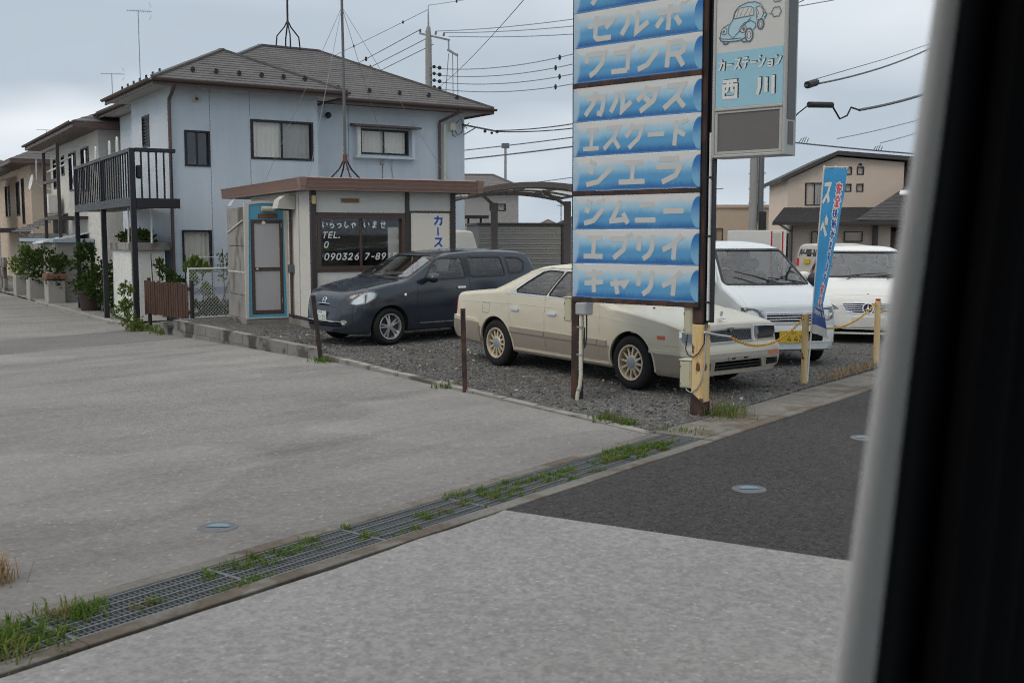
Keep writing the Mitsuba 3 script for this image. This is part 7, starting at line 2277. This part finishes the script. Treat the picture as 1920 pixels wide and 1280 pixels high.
# ---- the white people carrier with the three-pointed star ---------------------------------
def white_mpv():
    key = thing('people_carrier', 'glossy white family car with a four-bar grille and a star emblem, right of the banner', 'car')
    spec = dict(
        x0=-.66, x1=3.63, dense=[(-.66, -.4, 10), (1.6, 2.9, 24), (3.2, 3.63, 26)],
        zt=[(-.66, .5), (-.64, .9), (-.5, 1.40), (-.4, 1.46), (0, 1.525), (.7, 1.555), (1.3, 1.545), (1.65, 1.505), (1.85, 1.455), (2.66, 1.055), (2.76, 1.02), (2.9, .995), (3.2, .905), (3.42, .81), (3.52, .745), (3.575, .67), (3.60, .55), (3.615, .46), (3.63, .38)],
        zs=[(-.7, .9), (0, 1.0), (1.8, .98), (2.6, .95), (3.0, .88), (3.3, .78), (3.5, .66), (3.63, .45)],
        zb=[(-.66, .3), (0, .2), (2.8, .18), (3.4, .16), (3.63, .19)],
        ws=[(-.66, .72), (-.4, .80), (0, .84), (2.5, .845), (3.0, .835), (3.25, .80), (3.4, .75), (3.5, .68), (3.57, .58), (3.63, .44)],
        wb=[(-.66, .72), (0, .82), (2.6, .825), (3.2, .80), (3.45, .72), (3.57, .60), (3.63, .46)],
        cr=[(-.66, .03), (0, .07), (1.6, .08), (2.5, .11), (2.9, .07), (3.3, .06), (3.63, .03)],
        tumble=.44, bulge=.03, n=2.5)
    M = carframe(5.70, 17.3, 194) @ trimesh.transformations.translation_matrix((-3.62, 0, -.03))
    car = Car(spec, M)
    hl = Polygon([(.44, .585), (.52, .64), (.62, .72), (.72, .80), (.79, .82), (.80, .70), (.70, .60), (.55, .57)])
    hm = Polygon([(-x, z) for x, z in hl.exterior.coords])
    gr = Polygon([(-.33, .555), (-.20, .53), (.20, .53), (.33, .555), (.405, .665), (.37, .68), (-.37, .68), (-.405, .665)])
    lo = Polygon([(-.66, .215), (.66, .215), (.70, .30), (.30, .265), (-.30, .265), (-.70, .30)])
    opts = dict(
        paint='m_paint_white', arch=[(0, .36), (2.78, .36)], R=.315, xmid=.9, floor=.66, dash=2.35, dashz=1.0, fillmax=3.3, xfront=2.9, hood_z=.80, wr=.035, lipz=.22,
        windows=[([(2.30, 1.03), (1.15, 1.04), (1.15, 1.40), (1.75, 1.395)], 'side', 'm_glass_tint'), ([(1.07, 1.04), (-.25, 1.06), (-.2, 1.38), (1.07, 1.40)], 'side', 'm_glass_tint'),
                 ([(-.76, 1.07), (.76, 1.07), (.60, 1.455), (-.60, 1.455)], 'front', 'm_glass')],
        openings=[('h', hl, 'front', .05), ('h', hm, 'front', .05), ('g', gr, 'front', .05), ('l', lo, 'front', .05)],
        panels=[('front_door', [(2.38, .27), (1.11, .27), (1.11, 1.44), (1.80, 1.44), (2.46, 1.02), (2.46, .6)], 'side'),
                ('bonnet', [(2.80, -.70), (2.80, .70), (3.25, .64), (3.50, .42), (3.535, 0), (3.50, -.42), (3.25, -.64)], 'top'),
                ('front_bumper', [(-1, .1), (1, .1), (1, .515), (-1, .515)], 'front')])
    build_car(key, car, opts)
    for p, s in ((hl, 1), (hm, -1)):
        lamp(car, key, p, 'headlight', 2.9, depth=.05, bulbs=[(3.42, s * .56, .655, .06), (3.34, s * .66, .70, .055)])
    for z in (.553, .585, .617, .649):
        on_skin(car, key, 'grille_bar', sbox(-.42, z, .42, z + .013).intersection(gr.buffer(-.002)), 'front', 'm_chrome', .004, -.02, x0=2.9)
    on_skin(car, key, 'grille_frame', gr.buffer(.014) - gr.buffer(-.002), 'front', 'm_chrome', .010, -.015, x0=2.9)
    ring = Point(0, .603).buffer(.085, quad_segs=16) - Point(0, .603).buffer(.072, quad_segs=16)
    star = unary_union([ring] + [Polygon([(.011 * math.cos(a + 1.57), .603 + .011 * math.sin(a + 1.57)), (.075 * math.cos(a), .603 + .075 * math.sin(a)), (.011 * math.cos(a - 1.57), .603 + .011 * math.sin(a - 1.57))]) for a in (math.pi / 2, math.pi * 7 / 6, math.pi * 11 / 6)] + [Point(0, .603).buffer(.012)])
    on_skin(car, key, 'star_emblem', star, 'front', 'm_chrome', .022, -.005, x0=2.9)
    on_skin(car, key, 'emblem_back', Point(0, .603).buffer(.073), 'front', 'm_cavity', .010, -.005, x0=2.9)
    on_skin(car, key, 'lower_chrome', Polygon([(-.72, .325), (-.3, .285), (.3, .285), (.72, .325), (.72, .338), (.3, .298), (-.3, .298), (-.72, .338)]), 'front', 'm_chrome', .006, -.01, x0=2.9)
    plate_boxes(car, key, 3.635, 0, .385, .50, .15, 'm_plate_white')
    part(key, 'bonnet_badge', car.put(trimesh.creation.cylinder(.018, .01, transform=trimesh.transformations.translation_matrix((3.40, 0, .822)))), 'm_chrome')
    wiper(car, key, (2.55, .35, 1.125), (2.70, -.42, 1.065), (2.78, -.3, 1.03))
    wiper(car, key, (2.50, .70, 1.10), (2.66, .2, 1.085), (2.76, .35, 1.03))
    for s in (1, -1):
        mirror(car, key, 2.25, .85, 1.06, s, 'm_paint_white', (.09, .22, .14))
    part(key, 'rear_view_mirror', car.put(bx(2.00, 2.03, -.10, .10, 1.28, 1.33, .01)), 'm_black_plastic')
    for (x, y) in ((1.35, .38), (1.35, -.38)):
        part(key, 'seat', car.put(seat_mesh(x, y, .50, .55)), 'm_seat_dark', 40)
    rm = rim_mesh(.205, 7, .05, .03, .05, dish=.02, thick=.02)
    wheels(car, key, 2.78, .855, .315, .205, .195, 'm_rim_silver', rm, None, None)


def plain_van(name, label, pose, paint, size, plate=None, wtop=.16):
    """a van or wagon seen only in part: body, windows, lamps, wheels"""
    L, hw, H = size
    key = thing(name, label, 'van')
    spec = dict(
        x0=-.5, x1=L - .5, dense=[(-.5, -.2, 8), (L - 1.6, L - .5, 20)],
        zt=[(-.5, .5), (-.48, 1.0), (-.40, H - .08), (-.28, H - .02), (.3, H), (L - 2.0, H - .01), (L - 1.65, H - .06), (L - 1.0, 1.05), (L - .6, .92), (L - .52, .7), (L - .5, .45)],
        zs=[(-.5, 1.0), (L - 1.5, 1.0), (L - .8, .9), (L - .5, .6)], zb=[(-.5, .35), (0, .25), (L - .9, .25), (L - .5, .28)],
        ws=[(-.5, hw - .06), (-.3, hw - .04), (L - 1.2, hw - .04), (L - .6, hw - .10), (L - .5, hw - .2)], wb=[(-.5, hw - .06), (L - .9, hw - .05), (L - .5, hw - .2)],
        cr=[(-.5, .03), (0, .06), (L - 1.6, .07), (L - .5, .03)], tumble=.22, bulge=.02, n=2.6)
    car = Car(spec, carframe(*pose))
    wb = L - 1.2
    cut = Manifold()
    for x in (0, wb):
        for y0, y1 in ((-1.2, -.4), (.4, 1.2)):
            cut += CYL(x, .28, .33, y0, y1, 24)
    win = [('side_window', P_side(rpoly([(a, 1.06), (b, 1.06), (b2, H - wtop), (a2, H - wtop)]), y0, y1)) for y0, y1 in ((0, 9), (-9, 0)) for a, b, a2, b2 in ((-.25, .75, -.2, .75), (.85, L - 2.35, .85, L - 2.35), (L - 2.25, L - 1.3, L - 2.25, L - 1.75))]
    win.append(('rear_window', P_front(rpoly([(-hw + .14, 1.05), (hw - .14, 1.05), (hw - .20, H - wtop), (-hw + .20, H - wtop)]), -9, 0)))
    win.append(('windscreen', P_front(rpoly([(-hw + .12, 1.10), (hw - .12, 1.10), (hw - .22, H - .14), (-hw + .22, H - .14)]), L - 2, 9)))
    allw = Manifold()
    for _, w in win:
        allw += w
    sk = car.skin(0, -.012)
    part(key, 'body', car.put((car.O - cut) - (sk ^ allw)), paint)
    for nm, w in win:
        part(key, nm, car.put(car.skin(-.004, -.011) ^ w), 'm_black_glass')
    for s in (1, -1):
        part(key, 'tail_light', car.put(car.skin(.006, -.01) ^ P_front([(s * (hw - .05), .70), (s * (hw - .20), .70), (s * (hw - .20), .98), (s * (hw - .05), .98)], -9, 0)), 'm_red')
    part(key, 'rear_bumper', car.put(car.skin(.03, -.02) ^ P_front([(-2, .36), (2, .36), (2, .55), (-2, .55)], -9, -.35)), paint)
    if plate:
        part(key, 'number_plate', car.put(bx(-.530, -.510, -.165, .165, .80, .965, .002)), plate)
    rm = rim_mesh(.17, 8, .06, .04, .05)
    wheels(car, key, wb, hw - .03, .28, .17, .16, 'm_rim_silver', rm)


mat('m_black_glass', (.012, .014, .016), .06, spec=.6)
hatchback()
kei_wagon()
white_mpv()
plain_van('white_van', 'white van roof showing behind the office and the navy car', (-1.72, 27.3, -28), 'm_paint_white', (3.6, .84, 1.80), None, .60)
plain_van('small_estate_car', 'pale beige boxy small car facing away behind the banner', (10.75, 38.0, 70, -.22), 'm_paint_beige', (3.3, .70, 1.50), 'm_plate_yellow', .20)


# ------------------------------------------------------------------ the blue sign tower
SG = frame2((0.716, 11.79, .015), 131.36)
SGT = SG @ np.array([[1, 0, 0, 0], [0, 0, -1, 0], [0, 1, 0, 0], [0, 0, 0, 1.0]])   # local x along the sign, y up, z towards the viewer's side
sign = thing('car_name_sign', 'tall blue and white sign of stacked car names on two rusty posts', 'sign')
p = part(sign, 'post', mv(bx(-.05, .05, -.05, .05, -.05, 4.62, .006), SG), 'm_rust')
p2 = part(sign, 'post', mv(bx(1.505, 1.605, -.05, .06, .905, 4.62, .006), SG), 'm_rust')
p3 = part(sign, 'post_foot', mv(bx(1.490, 1.625, -.060, .070, .02, .905, .006), SG), 'm_yellow', label='yellow painted foot of the right post, rusted through at the base')
part(p3, 'rusty_base', mv(tm(Manifold.hull_points(np.array([(x, y, z) for x in (1.486, 1.629) for y in (-.064, .074) for z in (-.05, .13 + (.10 if x < 1.5 else 0))]))), SG), 'm_rust')
part(sign, 'channel_post', mv(cat([bx(1.610, 1.700, .0, .012, .93, 4.6), bx(1.688, 1.700, -.05, .0, .93, 4.6), bx(1.610, 1.620, -.05, .0, .93, 4.6)]), SG), 'm_black_metal')
for z in (1.10, 2.23, 3.36, 4.49):
    part(sign, 'crossbar', mv(bx(-.02, 1.575, -.090, -.052, z - .026, z + .024, .005), SG), 'm_rust')
names = ['キャリイ', 'エブリイ', 'ジムニー', 'シエラ', 'エスクード', 'カルタス', 'ワゴンR', 'セルボ', 'アルト']
for i, nm in enumerate(names):
    z0 = 1.127 + (i // 3) * 1.13 + (i % 3) * .3617
    # a thin pressed sheet, gently bowed
    xs = np.linspace(.056, 1.500, 12)
    k = part(sign, 'name_panel', mv(bx(-.010, 1.565, -.082, -.066, z0, z0 + .359, .003), SG), 'm_panel')
    part(k, 'added_back_sheet', mv(bx(.0, 1.555, -.064, -.056, z0 + .005, z0 + .352), SG), 'm_dark_brown')  # added unseen behind the panel to darken its reflection in the office window
    n = len(nm)
    wch = {3: .385, 4: .30, 5: .247}[n]
    gap = {3: .045, 4: .03, 5: .022}[n]
    tot = n * wch + (n - 1) * gap
    x = .09 + max(0, (1.36 - tot) * .35)
    for ch in nm:
        h = .275
        sw = .053 if n < 5 else .046
        if ch in 'ャョ':
            h *= .8
        g = shift(glyph(ch, wch, h, sw, slant=.10), x, z0 + .042)
        g = g.intersection(sbox(.0, z0 + .004, 1.555, z0 + .352))
        part(k, 'letter', ext(g, .004, SGT @ trimesh.transformations.translation_matrix((0, 0, .0815))), 'm_letter_grey', False)
        x += wch + gap
# meter boxes, conduit and cables on the posts
def box_on_post(lab, x0, x1, y0, y1, z0, z1, m='m_cream_box'):
    k = thing('switch_box', lab, 'electrical box', 'small electrical boxes on the sign posts')
    part(k, 'case', mv(bx(x0, x1, y0, y1, z0, z1, .006), SG), m)
    part(k, 'lid', mv(bx(x0 - .010, x1 + .010, y0 - .012, y1 + .006, z1 + .001, z1 + .013, .003), SG), m)
    part(k, 'door', mv(bx(x0 + .012, x1 - .012, y0 - .007, y0 - .001, z0 + .015, z1 - .02, .003), SG), m)
    for z in (z0 + .04, z1 - .06):
        part(k, 'hinge', mv(bx(x0 + .006, x0 + .016, y0 - .012, y0 - .001, z - .015, z + .015, .002), SG), 'm_dull_steel')
    return k


box_on_post('cream switch box on the left sign post', -.165, -.052, -.03, .09, .845, 1.105)
box_on_post('upper cream switch box on the right sign post', 1.385, 1.484, -.05, .08, .80, 1.068)
box_on_post('lower cream switch box on the right sign post', 1.355, 1.486, -.06, .09, .26, .535)
gb = thing('junction_box', 'grey junction box under the blue sign beside the left post', 'electrical box')
part(gb, 'case', mv(bx(.056, .20, -.115, .02, .935, 1.068, .010), SG), 'm_grey_paint')
part(gb, 'cover', mv(bx(.064, .192, -.122, -.116, .945, 1.06, .004), SG), 'm_grey_paint')
cd = thing('conduit_pipe', 'beige plastic conduit running from the grey box down to the gravel', 'pipe')
part(cd, 'pipe', mv(tube([(.105, -.075, .934), (.108, -.08, .70), (.112, -.085, .45), (.118, -.09, .28), (.112, -.095, .17), (.085, -.10, .08), (.072, -.10, -.03)], .021, 12), SG), 'm_beige_pvc')
for z, x in ((.80, .107), (.50, .111), (.12, .098)):
    part(cd, 'clip', mv(cat([lathe([(.022, -.012), (.026, -.010), (.026, .010), (.022, .012)], 16).apply_transform(np.array([[1, 0, 0, x], [0, 0, -1, -.083 - (.012 if z < .2 else 0)], [0, 1, 0, z], [0, 0, 0, 1.0]])), bx(.045, x - .02, -.075, -.055, z - .008, z + .008)]), SG), 'm_steel')
single('black_flex', mv(tube([(.17, -.06, .95), (.18, -.07, .80), (.185, -.08, .70), (.175, -.08, .62), (.155, -.07, .58), (.14, -.06, .66), (.138, -.05, .80)], .008, 6), SG), 'm_cable', 'black flexible cable looping below the grey junction box', 'cable')
vp = thing('white_conduit', 'white plastic conduit fixed in the dark channel of the right sign post', 'pipe')
part(vp, 'pipe', mv(tube([(1.650, -.022, .95), (1.650, -.022, 1.6), (1.650, -.022, 2.78)], .017, 10), SG), 'm_letter_white')
for z in (1.13, 1.78, 2.35):
    part(vp, 'clip', mv(bx(1.622, 1.686, -.046, -.002, z - .009, z + .009, .003), SG), 'm_black_plastic')
single('thin_cable', mv(tube([(1.655, -.07, .92), (1.662, -.078, .70), (1.655, -.078, .50), (1.62, -.076, .36), (1.57, -.075, .27), (1.50, -.072, .22), (1.44, -.06, .24), (1.41, -.03, .262)], .006, 6), SG), 'm_grey_paint', 'thin grey cable hanging down the yellow post to the lower box', 'cable')
single('loop_cable', mv(tube([(1.44, -.06, .80), (1.43, -.075, .66), (1.46, -.08, .60), (1.52, -.08, .58), (1.58, -.08, .62), (1.645, -.08, .72), (1.655, -.075, .93)], .006, 6), SG), 'm_cable', 'black cable drooping from the upper box across the yellow post', 'cable')

# ------------------------------------------------------------------ the projecting light box with the car drawing
lbx = thing('light_box_sign', 'white illuminated shop sign with a blue car drawing and blue lower band', 'sign')
X0, X1, Z0, Z1 = 1.705, 2.475, 2.525, 4.065
fr = []
for (a0, a1, b0, b1) in ((X0, X0 + .028, Z0, Z1), (X1 - .028, X1, Z0, Z1), (X0 + .028, X1 - .028, Z0, Z0 + .032), (X0 + .028, X1 - .028, Z1 - .032, Z1), (X0 + .028, X1 - .028, 2.965, 2.995)):
    part(lbx, 'frame', mv(bx(a0, a1, -.115, .115, b0, b1, .008), SG), 'm_frame_al')
part(lbx, 'face', mv(bx(X0 + .030, X1 - .030, -.098, .098, 2.997, Z1 - .034), SG), 'm_sign_face')
lw = part(lbx, 'lower_face', mv(bx(X0 + .062, X1 - .062, -.092, .092, Z0 + .062, 2.94), SG), 'm_sign_grey')
part(lbx, 'lower_frame', mv(cat([bx(X0 + .030, X0 + .060, -.106, .106, Z0 + .034, 2.963, .004), bx(X1 - .060, X1 - .030, -.106, .106, Z0 + .034, 2.963, .004), bx(X0 + .061, X1 - .061, -.105, .105, Z0 + .034, Z0 + .060, .004), bx(X0 + .061, X1 - .061, -.105, .105, 2.942, 2.963, .004)]), SG), 'm_frame_al')
part(lbx, 'side_strip', mv(cat([bx(X1 + .001, X1 + .007, -.075, .075, Z0 + .33, Z1 - .02), bx(X1 + .001, X1 + .005, -.05, .05, Z0 + .10, Z0 + .31)]), SG), 'm_dull_steel')
FT = SGT @ trimesh.transformations.translation_matrix((0, 0, .0985))
band = part(lbx, 'blue_band', ext(sbox(X0 + .034, 3.000, X1 - .034, 3.515), .0025, FT), 'm_sign_blue', False)
FT2 = FT @ trimesh.transformations.translation_matrix((0, 0, .0035))
FT3 = FT @ trimesh.transformations.translation_matrix((0, 0, .0055))


def sign_text(txt, x0, x1, z, h, sw, wr=1.0):
    n = len(txt)
    w = (x1 - x0) / n
    for i, ch in enumerate(txt):
        g = shift(glyph(ch, w * .92 * wr, h if ch not in 'ョ' else h * .72, sw), x0 + i * w, z)
        part(band, 'letter_shadow', ext(shift(g, .013, .006), .0015, FT2), 'm_ink_black', False)
        part(band, 'letter', ext(g, .0015, FT3), 'm_letter_white', False)


sign_text('カーステーション', X0 + .055, X1 - .04, 3.335, .115, .016)
sign_text('西', X0 + .09, X0 + .30, 3.075, .185, .030)
sign_text('川', X0 + .46, X0 + .69, 3.075, .195, .034)


def zp(x, y):
    """from the drawing's own grid to metres on the face"""
    return (X0 + .03 + (x - 105) / 585 * (X1 - X0 - .06), 4.03 - (y - 20) / 460 * .515)


def dl(pts, w=.006, close=False):
    q = [zp(*p) for p in pts]
    return LineString(q + ([q[0]] if close else [])).buffer(w / 2, quad_segs=2)


def ellipse(cx, cy, rx, ry, a0=0, a1=360, n=24):
    return [(cx + rx * math.cos(math.radians(t)), cy + ry * math.sin(math.radians(t))) for t in np.linspace(a0, a1, n)]


def cloudlet(cx, cy, r):
    out = []
    for i in range(6):
        a = i * 60
        out += ellipse(cx + r * .62 * math.cos(math.radians(a)), cy + r * .62 * math.sin(math.radians(a)), r * .42, r * .42, a - 75, a + 75, 7)
    return out


body = Polygon([zp(*p) for p in [(140, 365), (142, 315), (160, 278), (212, 252), (248, 215), (262, 160), (300, 118), (370, 95), (440, 98), (490, 125), (515, 170), (540, 212), (522, 250), (515, 300), (480, 318), (455, 290), (430, 330), (400, 400), (340, 400), (220, 395), (150, 382)]])
drawing = part(lbx, 'car_drawing', ext(body, .0015, FT), 'm_draw_blue', False)
glassy = unary_union([Polygon([zp(*p) for p in [(258, 212), (272, 160), (310, 132), (400, 130), (428, 150), (430, 205), (340, 208)]]), Polygon([zp(*p) for p in [(447, 145), (480, 138), (506, 170), (512, 205), (490, 255), (457, 245)]]),
                      Polygon([zp(*p) for p in ellipse(175, 305, 24, 28)]), Polygon([zp(*p) for p in ellipse(340, 305, 28, 30)]), Polygon([zp(*p) for p in ellipse(393, 362, 30, 52)]), Polygon([zp(*p) for p in ellipse(490, 285, 24, 38)])])
part(drawing, 'pale_areas', ext(glassy, .0015, FT2), 'm_sign_face', False)
ink = [dl([(250, 215), (262, 160), (300, 118), (370, 95), (440, 98), (490, 125), (515, 170), (540, 212), (522, 250)]), dl([(258, 212), (272, 160), (310, 132), (400, 130), (428, 150), (430, 205), (340, 208), (258, 212)]),
       dl([(447, 145), (480, 138), (506, 170), (512, 205), (490, 255), (457, 245), (447, 145)]), dl([(250, 218), (215, 270), (213, 330), (250, 368)]), dl([(405, 222), (362, 262), (305, 322), (256, 368)]), dl([(213, 252), (162, 278), (142, 315), (140, 362)]),
       dl([(312, 325), (345, 258), (408, 246), (445, 272), (450, 298), (430, 322)]), dl([(134, 350), (145, 382), (220, 396), (310, 398), (370, 374)], .010), dl([(140, 362), (220, 376), (320, 376)]),
       dl(ellipse(175, 305, 24, 28), .007), dl(ellipse(340, 305, 28, 30), .007), dl(ellipse(393, 362, 31, 53), .016), dl(ellipse(393, 362, 16, 30), .006), dl(ellipse(490, 285, 25, 39), .016), dl(ellipse(490, 285, 12, 20), .005),
       dl([(165, 392), (178, 412), (205, 412), (212, 396)], .014), dl([(330, 398), (345, 415), (365, 412)], .012), dl([(300, 150), (285, 200)], .004), dl([(340, 142), (310, 202)], .004), dl([(385, 138), (350, 202)], .004), dl([(415, 150), (390, 200)], .004),
       dl([(452, 150), (470, 190), (455, 240)], .005), dl([(515, 195), (540, 212), (520, 232)], .006), dl(cloudlet(628, 82, 46), .006, True), dl(cloudlet(620, 205, 40), .006, True), dl([(560, 213), (575, 213)], .005)]
eyes = [Polygon([zp(*p) for p in ellipse(172, 308, 10, 14)]), Polygon([zp(*p) for p in ellipse(346, 308, 12, 15)])]
part(drawing, 'ink_lines', ext(unary_union(ink + eyes), .0012, FT3), 'm_sign_ink', False)
for z in (2.72, 3.86):
    part(lbx, 'mounting_arm', mv(bx(1.60, X0 - .001, .012, .05, z, z + .05, .004), SG), 'm_black_metal')

# ------------------------------------------------------------------ posts, chains, banner
def slim_post(name, lab, catg, base, top, w, m, grp, wedge=None):
    k = thing(name, lab, catg, grp)
    part(k, 'shaft', bar(base, top, w), m)
    return k


k = slim_post('rusty_post', 'leaning rusty iron post at the end of the block wall', 'post', (-2.75, 15.54, -.1), (-2.85, 15.50, .945), .055, 'm_rust', None)
part(k, 'flange', bar((-2.84, 15.46, .86), (-2.855, 15.46, .94), .012), 'm_rust')
k = slim_post('rusty_post', 'upright rusty iron post at the forecourt edge in front of the saloon', 'post', (-.54, 12.40, -.1), (-.565, 12.42, .965), .055, 'm_rust', None)
part(k, 'flange', bar((-.575, 12.385, .86), (-.577, 12.385, .955), .012), 'm_rust')
BOL = [((3.53, 12.98), .84, 'yellow steel post holding the blue banner between two chains'), ((5.03, 14.86), .86, 'yellow steel post with a red top in front of the white family car')]
for (x, y), h, lab in BOL:
    k = thing('chain_post', lab, 'post', 'yellow posts carrying the chain')
    z = lot_z(x, y)
    part(k, 'shaft', mv(lathe([(.001, h), (.034, h), (.040, h - .006), (.040, -.1), (.001, -.1)], 20), np.array([[1, 0, .012, x], [0, 0, -1, y], [0, 1, 0, z], [0, 0, 0, 1.0]])), 'm_yellow')
    part(k, 'chain_hook', mv(trimesh.creation.torus(.022, .006, 16, 8), np.array([[1, 0, 0, x - .04], [0, 0, -1, y - .02], [0, 1, 0, z + h - .05], [0, 0, 0, 1.0]])), 'm_dull_steel')
part(k, 'red_cap', mv(bx(-.03, .03, -.03, .03, 0, .03, .008), trimesh.transformations.translation_matrix((5.03, 14.86, lot_z(5, 15) + .862))), 'm_red')


def chain(a, b, sag, lab, start=0.0):
    a, b = np.array(a, float), np.array(b, float)
    s = np.linspace(0, 1, 400)
    P = a + (b - a) * s[:, None]
    P[:, 2] -= sag * 4 * s * (1 - s)
    L = np.r_[0, np.cumsum(np.linalg.norm(np.diff(P, axis=0), axis=1))]
    n = int(L[-1] / .040)
    link = tube([(.027 * math.cos(t) * 1.0, .014 * math.sin(t), 0) for t in np.linspace(0, 2 * np.pi, 13)], .0048, 5, cap=False)
    ms = []
    for i in range(n):
        u = (i + .5) / n * L[-1]
        q = np.array([np.interp(u, L, P[:, j]) for j in range(3)])
        e = np.array([np.interp(min(u + .01, L[-1]), L, P[:, j]) - np.interp(max(u - .01, 0), L, P[:, j]) for j in range(3)]); e /= np.linalg.norm(e)
        y = np.cross([0, 0, 1], e); y /= np.linalg.norm(y)
        z = np.cross(e, y)
        t = .6 if i % 2 else -.9
        y2, z2 = y * math.cos(t) + z * math.sin(t), -y * math.sin(t) + z * math.cos(t)
        M = np.eye(4); M[:3, 0], M[:3, 1], M[:3, 2], M[:3, 3] = e, y2, z2, q
        ms.append(mv(link, M))
    k = thing('plastic_chain', lab, 'chain', 'yellow plastic chains along the lot')
    part(k, 'links', cat(ms), 'm_chain', 60, stuff=True)
    return k


e1 = (SG @ np.array([1.66, -.10, .86, 1]))[:3]
mid = e1 + (np.array([3.50, 12.94, .82]) - e1) * .22
mid[2] -= .10
chain(mid, (3.50, 12.94, .83), .20, 'yellow plastic chain hanging in front of the saloon, tied to the sign by cord')
single('tie_cord', tube([e1 + [0, 0, -.02], (e1 + mid) / 2 + [0, 0, -.015], mid], .012, 6), 'm_letter_grey', 'grey cord tying the yellow chain to the sign post', 'cord')
chain((3.58, 13.0, .74), (4.99, 14.82, .88), .17, 'yellow plastic chain hanging in front of the white family car')
chain((5.03, 14.90, .80), (7.6, 18.2, .80), .17, 'yellow plastic chain running on behind the window pillar')

# banner: a cloth that hangs twisted from its pole
bn = thing('banner', 'narrow sky blue advertising banner with white lettering twisted on its white pole', 'banner')
pb, pt = np.array([3.56, 12.95, .05]), np.array([3.715, 13.02, 2.63])
part(bn, 'pole', tube([pb, pb + (pt - pb) * .5, pt], .011, 8), 'm_letter_white')
part(bn, 'top_rod', tube([pt + [0, 0, -.02], pt + [.16, -.42, -.05]], .006, 6), 'm_letter_white')
CW, CT, CB = .45, 2.585, .63


def cloth(u, v):
    """u across from the pole (metres), v = 0 at the top .. 1 at the bottom"""
    u, v = np.asarray(u, float), np.asarray(v, float)
    z = CT + (CB - CT) * v
    base = pb + (pt - pb) * ((z - pb[2]) / (pt[2] - pb[2]))[..., None]
    c = np.interp(v, [0, .18, .45, .68, .80, .86, 1.0], [.36, .27, .17, .06, -.05, .03, .16])
    s = -np.sqrt(1 - c * c)
    rip = .030 * np.sin(u * 13 + v * 9) * np.minimum(1, u * 6)
    X = base[..., 0] + u * c - rip * s * .25 - .004 * np.sin(v * 30)
    Y = base[..., 1] + u * s + rip * c + .01
    return np.stack([X, Y, z - .03 * u + .01 * np.sin(u * 9)], -1)


def cloth_sheet(u0, u1, v0, v1, d=0.0, nu=16, nv=40):
    uu, vv = np.meshgrid(np.linspace(u0, u1, nu), np.linspace(v0, v1, nv), indexing='ij')
    P = cloth(uu, vv).reshape(-1, 3)
    i, j = np.meshgrid(np.arange(nu - 1), np.arange(nv - 1), indexing='ij')
    q = np.stack([i * nv + j, (i + 1) * nv + j, (i + 1) * nv + j + 1, i * nv + j + 1], -1).reshape(-1, 4)
    t = trimesh.Trimesh(P, np.vstack([q[:, [0, 1, 2]], q[:, [0, 2, 3]]]), process=False)
    if ((t.triangles_center - CAM) * t.face_normals).sum() > 0:
        t.invert()
    t.vertices += t.vertex_normals * d
    return t


part(bn, 'cloth', cloth_sheet(0, CW, 0, .835), 'm_banner_blue', True)
part(bn, 'navy_hem', cloth_sheet(0, CW, .836, .945, nv=10), 'm_banner_navy', True)
part(bn, 'white_hem', cloth_sheet(0, CW, .946, 1.0, nv=8), 'm_letter_white', True)
for u in (.02, .22, .43):
    part(bn, 'loop', tube([cloth(u, 0.0) + [0, 0, -.01], cloth(u, 0.0) + [0, 0, .03]], .010, 6), 'm_letter_white')


def cloth_text(ch, u0, z0, w, h, sw, m, d, grow=0.0):
    g = glyph(ch, w, h, sw, 0, grow)
    t = ext(g, .0006)
    t = trimesh.Trimesh(*trimesh.remesh.subdivide_to_size(t.vertices, t.faces, .04), process=False)
    u, z = t.vertices[:, 0] + u0, t.vertices[:, 1] + z0
    v = (z - CT) / (CB - CT)
    P = cloth(u, v)
    du = cloth(u + .004, v) - P
    dv = cloth(u, v + .003) - P
    n = np.cross(dv, du); n /= np.linalg.norm(n, axis=1, keepdims=True)
    n *= -np.sign(((P - CAM) * n).sum(1, keepdims=True))
    t.vertices = P + n * (d + t.vertices[:, 2:3])
    part(bn, 'letter', t, m, False)


cloth_text('ス', .02, 2.16, .18, .27, .048, 'm_letter_white', .003)
cloth_text('ペ', .03, 1.72, .18, .30, .048, 'm_letter_white', .003)
zz = 2.43
for ch, m in (('安', 'm_pink'), ('全', 'm_pink'), ('技', 'm_ink_blue'), ('術', 'm_ink_blue'), ('が', 'm_ink_blue'), ('ま', 'm_ink_blue'), ('す', 'm_ink_blue'), ('ま', 'm_ink_blue'), ('す', 'm_ink_blue')):
    big = m == 'm_pink'
    h, w = (.125, .12) if big else (.105, .10)
    zz -= h + .02
    cloth_text(ch, .29, zz, w, h, .020 if big else .016, 'm_letter_white', .003, .012)
    cloth_text(ch, .29, zz, w, h, .020 if big else .016, m, .006)
for ch in '安全':
    zz -= .145
    cloth_text(ch, .28, zz, .12, .12, .020, 'm_letter_white', .003, .012)
    cloth_text(ch, .28, zz, .12, .12, .020, 'm_pink', .006)
ht = meshkit.text_mesh('Happy Suppo', .055, .0006, True)
ht.vertices[:, 0] *= 1.25
ht.apply_translation((.06, .875, 0))
u, z = ht.vertices[:, 0], ht.vertices[:, 1]
v = (z - CT) / (CB - CT)
P = cloth(u, v); n = np.cross(cloth(u, v + .003) - P, cloth(u + .004, v) - P); n /= np.linalg.norm(n, axis=1, keepdims=True); n *= -np.sign(((P - CAM) * n).sum(1, keepdims=True))
ht.vertices = P + n * (.003 + ht.vertices[:, 2:3])
part(bn, 'lettering', ht, 'm_letter_white', False)
